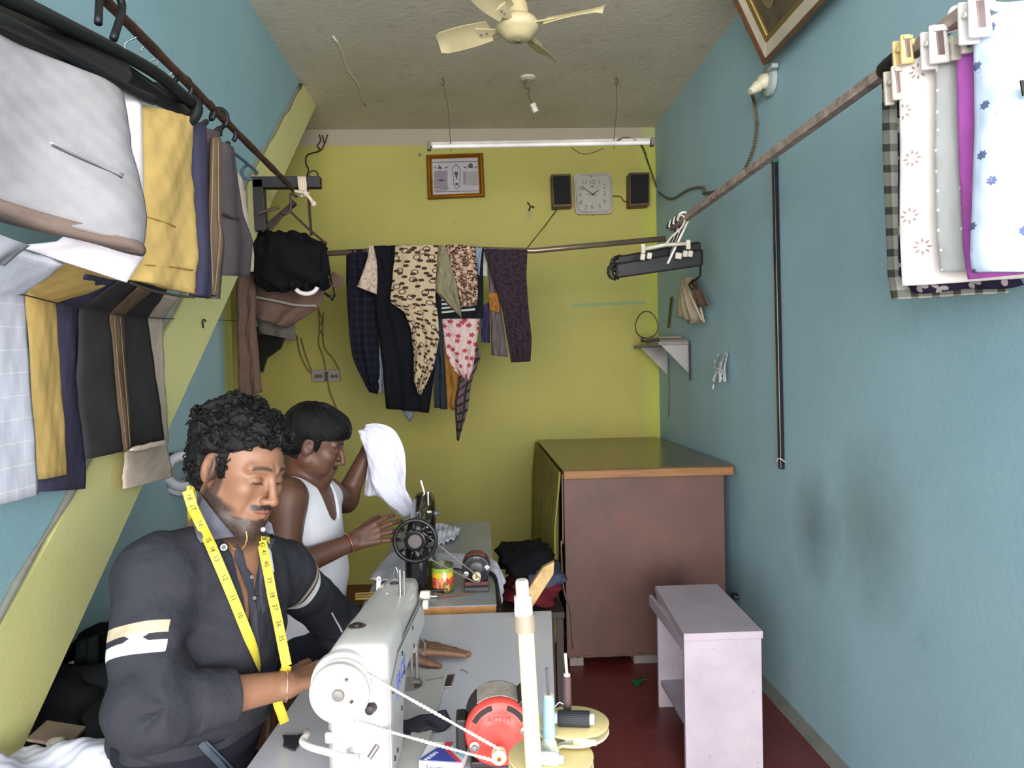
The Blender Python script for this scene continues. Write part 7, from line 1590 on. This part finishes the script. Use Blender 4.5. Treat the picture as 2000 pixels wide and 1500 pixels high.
# tape measure round the neck
t = NT('yellow_tape'); uv, u, v = uvxy(t)
tk = t.math('LESS_THAN', t.math('FRACT', t.math('DIVIDE', v, .00635)), .22); ed = t.math('GREATER_THAN', t.math('ABSOLUTE', t.math('SUBTRACT', u, .0095)), .0058)
c_ = t.mix(t.math('MULTIPLY', t.math('MULTIPLY', tk, ed), .6), (196, 178, 58), (70, 60, 40)); M_TAPE = t.done(c_, .5, 0, .3)
Apts = [hit(x, y, .019, 1.5) for x, y in ((366, 958), (376, 990))]+[hit(x, y, .027, 1.5) for x, y in ((394, 1028), (412, 1066))]+[hit(418, 1080, .020, 1.5)]+[hit(x, y, .011, 1.5) for x, y in ( (436, 1122), (456, 1170), (472, 1210), (484, 1240))]+[hit(497, 1272, .010), hit(508, 1306, .012)]
Bp = [hit(511, 1056, .010, 1.55), hit(516, 1082, .010, 1.55), hit(524, 1120, .012, 1.55), hit(531, 1160, .012, 1.55)]
yb_ = min(p.y for p in Bp); Bpts = [P(x, y, Bp[0].y+(1.50-Bp[0].y)*k/6) for k, (x, y) in enumerate(((511, 1056), (516, 1082), (524, 1120), (532, 1165), (541, 1205), (550, 1250), (560, 1300)))]
Bk = [P(548, 1340, 1.545), P(542, 1368, 1.57), P(550, 1394, 1.58), P(556, 1412, 1.59)]
tm = thing('measuring_tape', 'yellow measuring tape hanging round the neck of the front man', 'measuring tape', tuple(NB))
bn_ = [Apts[0]+Vector((-.006, .035, -.014)), NB+Vector((-.075, .06, -.01)), NB+Vector((-.03, .10, -.005)), Bpts[0]+Vector((-.01, .05, -.008))]
mesh('near_strip', ribbon(list(reversed(Apts)), .019, .0008, 90, twist=lambda s_: 1.25*max(0, 1-s_/.2)), M_TAPE, tm)
mesh('back_strip', ribbon([Apts[0]]+bn_+[Bpts[0]], .019, .0008, 60), M_TAPE, tm)
mesh('far_strip', ribbon(Bpts, .019, .0008, 70), M_TAPE, tm); mesh('loose_end', ribbon([Bpts[-1]]+Bk, .019, .0008, 40), M_TAPE, tm)
INKT = mat('tape_ink', (60, 52, 34), .6)
def tape_nums(pts_, start, n):
    c = catmull(pts_, 40)
    for k in range(n):
        i = int(2+k*35/n); p = c[i]; t_ = (c[i+1]-c[i-1]).normalized(); vw = (CAM-p).normalized(); s_ = t_.cross(vw).normalized()
        text(str(start-k), .013, p+vw*.0014, -t_ if k % 1 else t_, -s_ if False else t_.cross(vw)*-1, INKT, tm, .0002, 'numeral')
tape_nums(Apts[:-2], 18, 9); tape_nums(Bpts, 42, 8)
# hair
def curls(q, s): 
    a = np.abs(np.sin(q[:, 0]*s+2*np.sin(q[:, 1]*s*.6))+np.sin(q[:, 1]*s*1.1+1.7*np.sin(q[:, 2]*s*.7)+1)+np.sin(q[:, 2]*s*.9+1.9*np.sin(q[:, 0]*s*.65)+2)); return a
def hair1(P_):
    q = tl_(P_); top = sst(q[:, 2], .02, .10); d = el(q, (-.016, 0, .034), (.098, .080, .088)); d = smin(d, el(q, (-.050, 0, -.015), (.048, .058, .055)), .03)
    t_ = .008+.020*top+.010*sst(-q[:, 0], -.02, .06); cu = .0050*(curls(q, 95)-1.2)+.0022*(curls(q[:, ::-1], 210)-1.2)
    k_ = keep_hair(q, .044+.005*np.sin(q[:, 1]*120), .50, -.030, -.072, -.020); return smax(d-t_-cu*(.5+.7*top), k_-.25*cu, .010)*HS
M_HAIR = mat('black_hair', (11, 10, 11), .5, var=.3, vs=80, bump=.6, bs=500, spec=.25)
hlo = V3(HO)-.19; hhi = V3(HO)+.19
hr1, hv, hf = sdf_mesh('hair', lambda X: hair1(X), hlo, hhi, .0026, M_HAIR, man1, lip=2.6)
rnd = random.Random(5); g = G(); vi = [i for i in range(len(hv)) if (((hv[i]-HOn)@HB)[2] > -.05)]
for k in range(520):
    i = rnd.choice(vi); p = Vector(hv[i]); o_ = Vector(HOn); n_ = (p-o_).normalized(); a = n_.orthogonal().normalized(); a.rotate(Matrix.Rotation(rnd.uniform(0, 6.28), 3, n_)); b = n_.cross(a)
    r_ = rnd.uniform(.004, .0095); st_a = rnd.uniform(0, 6.28); pts_ = []
    for j in range(9):
        an = st_a+j*.62; pts_.append(p+a*(math.cos(an)*r_)+b*(math.sin(an)*r_*.8)+n_*(.0005+.0035*math.sin(j*.5)+rnd.uniform(-.0005, .0005)))
    g.tube(pts_, [.0006+.0012*math.sin(math.pi*(j+.6)/9.2) for j in range(9)], 5)
o_ = mesh('hair_curls', g, M_HAIR, man1, smooth='all', kind='stuff')
def strands(name, parent, pts_list, r, m): 
    g = G()
    for pts_ in pts_list: g.tube(pts_, r, 4)
    return mesh(name, g, m, parent, kind='stuff')
# trousers and shoes of man 1 (mostly under the table)
Ac1 = (SL-SR); Ac1.z = 0; Ac1.normalize()
hR, hL = PV-Ac1*.085+Vector((0, 0, -.03)), PV+Ac1*.085+Vector((0, 0, -.03)); kR, kL = Vector((-.22, 1.46, .575)), Vector((-.20, 1.78, .575)); fR, fL = Vector((-.19, 1.44, .09)), Vector((-.12, 1.80, .09))
def legs_fn(PV_, hs, ks, fs_, g=0.):
    def f(P_):
        d = el(P_, PV_+Vector((0, 0, -.02)), (.165, .165, .12))
        for h_, k_, f_ in zip(hs, ks, fs_): d = smin(d, rc(P_, h_, k_, .092, .066), .03); d = smin(d, rc(P_, k_, f_, .062, .046), .02)
        return d+.0035*wob(P_, 32)
    return f
M_TR1 = cloth_mat('navy_black_trousers', (30, 30, 40), 700)
lf1 = legs_fn(PV, (hR, hL), (kR, kL), (fR, fL))
tro, tv_, tf_ = sdf_mesh('trousers', lambda P_: smin(lf1(P_), smax(torso1(P_, .011), P_[:, 2]-.80, .01), .02), (-1.0, 1.2, .02), (0.05, 2.05, .84), .006, M_TR1, man1, None)
def shoe(f_, m, par):
    mesh('sandal', G().prism([f_+Vector((x, y, -.088)) for x, y in ((-.06, -.035), (.05, -.045), (.16, -.045), (.20, -.02), (.20, .015), (.16, .04), (.05, .04), (-.06, .035))], (0, 0, .02)), m, par, bevel=.004)
    mesh('strap', G().tube([f_+Vector((.10, -.045, -.07)), f_+Vector((.09, -.02, -.03)), f_+Vector((.09, .02, -.03)), f_+Vector((.10, .04, -.07))], .008, 6), m, par)
for f_ in (fR, fL): shoe(f_, BLACK, man1)
def foot_fn(fs_):
    def f(P_):
        d = None
        for f_ in fs_: e = smin(rc(P_, f_+Vector((-.02, 0, -.02)), f_+Vector((.15, -.003, -.048)), .032, .018), rc(P_, f_+Vector((0, 0, .05)), f_+Vector((0, 0, -.02)), .034, .034), .02); d = e if d is None else np.minimum(d, e)
        return d
    return f
def feet(fs_, m, par, c): 
    lo = np.min([V3(x) for x in fs_], 0)-.12; hi = np.max([V3(x) for x in fs_], 0)+.22; lo[2] = .015
    sdf_mesh('feet', foot_fn(fs_), lo, hi, .006, m, par, lambda v: np.tile(c, (len(v), 1)))
feet((fR, fL), M_SK1, man1, SKIN1)
BT = bvh_of(tv_, tf_)
def tc(x, y): return hit(x, y, .003, 1.5, [BT, BV])
mesh('trouser_stripe', ribbon([tc(392, 1452), tc(408, 1470), tc(424, 1486), tc(440, 1505)], .012, .002, 16), mat('grey_stripe', (66, 78, 92), .8), man1); mesh('trouser_stripe', ribbon([tc(402, 1448), tc(420, 1466), tc(438, 1484), tc(455, 1502)], .004, .002, 16), mat('grey_stripe', (66, 78, 92)), man1)
def stool(c, h, lab):
    t_ = thing('work_stool', lab, 'stool', (c.x, c.y, 0)); m = mat('stool_wood', (70, 48, 34), .6, var=.2)
    mesh('seat', G().lathe([(0, h-.03), (.15, h-.03), (.155, h-.015), (.15, h), (0, h)], (c.x, c.y, 0)), m, t_, smooth=True)
    for a in (45, 135, 225, 315): d = Vector((math.cos(math.radians(a)), math.sin(math.radians(a)), 0)); mesh('leg', G().cyl(Vector((c.x, c.y, 0))+d*.15, Vector((c.x, c.y, h-.03))+d*.11, .015, n=8), m, t_)
stool(PV, PV.z-.135, 'round wooden stool under the front man')

# ================================================================== man 2 (rear): white vest, lifting a white cloth
HO2 = P(614, 866, 2.62); HB2 = basis(math.radians(-6), math.radians(19), math.radians(5)); HOn2 = V3(HO2); HS2 = .98
tl2 = lambda P_: ((P_-HOn2)@HB2)/HS2
hw2 = lambda x, y, z: Vector(HOn2+HB2@(V3((x, y, z))*HS2))
SR2, SL2 = P(560, 972, 2.50), P(640, 968, 2.82); ER2, WR2_ = P(556, 1112, 2.42), P(690, 1058, 2.53); EL2, WL2 = P(674, 976, 3.02), P(717, 884, 3.02)
NB2 = P(594, 945, 2.66); PV2 = P(580, 1236, 2.66); UP2 = (NB2-PV2).normalized(); A2_ = (SL2-SR2).normalized(); Fw2 = A2_.cross(UP2).normalized(); Fw2 = Fw2 if Fw2.x > 0 else -Fw2
def torso2(P_, g=0.):
    Aq = UP2.cross(Fw2).normalized(); R = np.array(Matrix((Aq, Fw2, UP2)).transposed())
    d = el(P_, PV2.lerp(NB2, .64)+Fw2*.012, (.165+g, .112+g, .20+g), R); d = smin(d, el(P_, PV2.lerp(NB2, .30)+Fw2*.035, (.150+g, .118+g, .18+g), R), .08)
    d = smin(d, el(P_, PV2, (.16+g, .125+g, .13+g), R), .06)
    for S_ in (SR2, SL2): d = smin(d, rc(P_, NB2-UP2*.03+(S_-NB2)*.25, S_.lerp(NB2, .10), .056+g, .056+g), .06)
    return d
def neck2(P_, g=0.): return rc(P_, NB2-UP2*.03, hw2(-.03, 0, -.045), .062+g, .058+g)
def body2(P_):
    h_ = cull(P_, lambda X: head_sdf(tl2(X), 1.06)*HS2, HOn2, .16); n_ = smin(neck2(P_), rc(P_, hw2(.07, 0, -.105), hw2(.0, 0, -.09), .014, .026), .03)
    d = smin(smin(h_, n_, .024), torso2(P_), .05)
    d = smin(d, smin(rc(P_, SR2, ER2, .058, .048), rc(P_, ER2, WR2_, .047, .027), .03), .035); d = smin(d, smin(rc(P_, SL2, EL2, .055, .046), rc(P_, EL2, WL2, .046, .028), .03), .035)
    d = smin(d, cull(P_, lambda X: hand_sdf(X, WR2_, (1, .15, .34), (.05, 1, -.35), 1, (.40, .34, .30, .28), .16, 1.0, (.7, .4, .5), .3), WR2_+Vector((.09, .02, .03)), .15), .014)
    d = smin(d, cull(P_, lambda X: hand_sdf(X, WL2, (.15, .05, 1), (.9, -.3, -.1), -1, (.9, .9, 1., 1.), .02, .95, (.5, .5, .6), .6), WL2+Vector((.03, 0, .08)), .15), .014)
    return d
def tint2(v):
    q = tl2(v); near = np.linalg.norm(v-HOn2, axis=1) < .2; c = np.tile(SKIN2, (len(v), 1)); c[near] = face_tint(q[near], SKIN2, L3((112, 66, 56)), HAIRC, False); c[near & (keep_hair(q, .032, .22, -.030, -.060, -.016) < -.003)] = HAIRC
    st_ = (1-sst((q[:, 2]+.115)**2/.0012+(q[:, 0]-.05)**2/.004, .6, 1.4))*near; c = c*(1-.25*st_[:, None]); return c
man2 = thing('person', 'man in a white vest lifting white cloth at the black sewing machine', 'person', (PV2.x, PV2.y, 0))
lo2 = (-1.0, 2.1, .42); hi2 = (-.05, 3.35, 1.5)
sdf_mesh('body', body2, lo2, hi2, .0034, M_SK2, man2, tint2)
def vest2(P_):
    d = torso2(P_, .007)+.0022*wob(P_, 30)+.0028*np.sin(P_[:, 0]*60+P_[:, 2]*40)*sst(.95-P_[:, 2], 0, .1)
    for S_, s_ in ((SR2, -1), (SL2, 1)):
        o = S_+A2_*s_*.045; d = smax(d, -rc(P_, o+UP2*.05, o-UP2*.075, .088, .076), .006)
    d = smax(d, -rc(P_, NB2+UP2*.05+Fw2*.02, NB2-UP2*.075+Fw2*.12, .074, .040), .006)
    d = smax(d, -(neck2(P_, .016)), .006)
    return smax(d, V3(PV2)[2]-.02-P_[:, 2], .004)
M_VEST = cloth_mat('white_vest_cloth', (222, 222, 230), 900, .04)
sdf_mesh('vest', vest2, lo2, hi2, .0034, M_VEST, man2, None)
def hair2(P_):
    q = tl2(P_); top = sst(q[:, 2], .0, .09); d = el(q, (-.012, 0, .036), (.098, .079, .087)); d = smin(d, el(q, (-.045, 0, -.01), (.050, .060, .055)), .03)
    t_ = .005+.015*top+.012*sst(q[:, 0], .03, .09)*(.4+.6*top); cu = .0016*wob(q, 60)
    k_ = keep_hair(q, .030, .22, -.030, -.060, -.016); return smax(d-t_-cu, k_, .008)*HS2
_, hv2, hf2 = sdf_mesh('hair', hair2, V3(HO2)-.19, V3(HO2)+.19, .003, M_HAIR, man2, lip=2.)
BH2 = bvh_of(hv2, hf2); rnd = random.Random(11); g = G()
for k in range(1500):
    p = Vector(hv2[rnd.randrange(len(hv2))]); q0 = (np.array(p)-HOn2)@HB2
    dr = Vector(HB2@V3((.9, .15*(1 if q0[1] > 0 else -1), -.35))) if q0[0] > -.02 else Vector(HB2@V3((.1, .2*(1 if q0[1] > 0 else -1), -1)))
    dr += Vector((rnd.uniform(-.25, .25), rnd.uniform(-.25, .25), rnd.uniform(-.2, .2))); pts_ = []
    for j in range(5):
        h_ = BH2.find_nearest(p); pts_.append(h_[0]+h_[1]*.0008); d2 = (dr-h_[1]*dr.dot(h_[1])).normalized(); p = h_[0]+d2*.007
    g.tube(pts_, [.0005, .0011, .0013, .0011, .0004], 4)
mesh('hair_strands', g, M_HAIR, man2, kind='stuff')
hs2 = (PV2-A2_*.085+Vector((0, 0, -.03)), PV2+A2_*.085+Vector((0, 0, -.03))); ks2 = (Vector((-.25, 2.56, .60)), Vector((-.22, 2.80, .60))); fs2 = (Vector((-.22, 2.56, .09)), Vector((-.16, 2.82, .09)))
sdf_mesh('trousers', legs_fn(PV2, hs2, ks2, fs2), (-1.0, 2.2, .02), (0.05, 3.1, .85), .007, mat('dark_trousers', (28, 30, 44), .9), man2, None)
for f_ in fs2: shoe(f_, BLACK, man2)
feet(fs2, M_SK2, man2, SKIN2)
stool(PV2, PV2.z-.14, 'round wooden stool under the man in the white vest')
fx2 = (WR2_-ER2).normalized(); bc2 = ER2.lerp(WR2_, .93); u2_ = fx2.orthogonal().normalized(); v2_ = fx2.cross(u2_)
mesh('bangle', G().tube([bc2+(u2_*math.cos(a)+v2_*math.sin(a))*.034 for a in [k*math.pi/18 for k in range(36)]], .0026, 8, closed=True), mat('copper_bangle', (198, 128, 96), .3, .8), label='copper bangle on the near wrist of the man in the vest', cat='bangle', smooth='all')
WC2 = cloth_mat('lifted_white_cloth', (220, 220, 236), 500, .04)
lc = thing('lifted_cloth', 'white cloth held up by the man in the vest, draping down to the black machine', 'cloth', tuple(P(795, 1010, 2.94)))
def rows(Y, *rs): return [P(a, b, Y+dy) for (a, b, c, d, dy) in rs], [P(c, d, Y+dy) for (a, b, c, d, dy) in rs]
L_, R_3 = rows(2.95, (702, 843, 716, 830, .0), (703, 852, 745, 829, -.01), (709, 868, 772, 842, -.02), (716, 890, 789, 878, -.02), (722, 918, 793, 918, -.01), (730, 948, 792, 950, 0), (745, 972, 800, 968, 0), (768, 992, 808, 985, -.01), (790, 1010, 812, 1000, -.02))
mesh('front_fold', sheet(L_, R_3, (.008), 34, 44, 1, .008, smooth_edge=True, wr=.003, seed=3, ramp=False), WC2, lc, smooth='all')
L_, R_3 = rows(3.0, (722, 890, 732, 890, 0), (714, 935, 745, 940, 0), (711, 968, 752, 970, 0)); mesh('back_fold', sheet(L_, R_3, .006, 20, 20, 2, .008, wr=.003, seed=5), WC2, lc, smooth='all')
L_, R_3 = rows(2.99, (738, 968, 760, 975, 0), (760, 990, 785, 1000, 0), (782, 1008, 800, 1015, 0)); mesh('lower_fold', sheet(L_, R_3, .006, 20, 20, 2, .006, wr=.003, seed=6), WC2, lc, smooth='all')

mesh('sleeve_piping', G().tube([hit(x, y, .001, 2.0) for x, y in ((648, 1197), (655, 1210), (662, 1222), (668, 1234))], .0022, 5), WST, sh1)
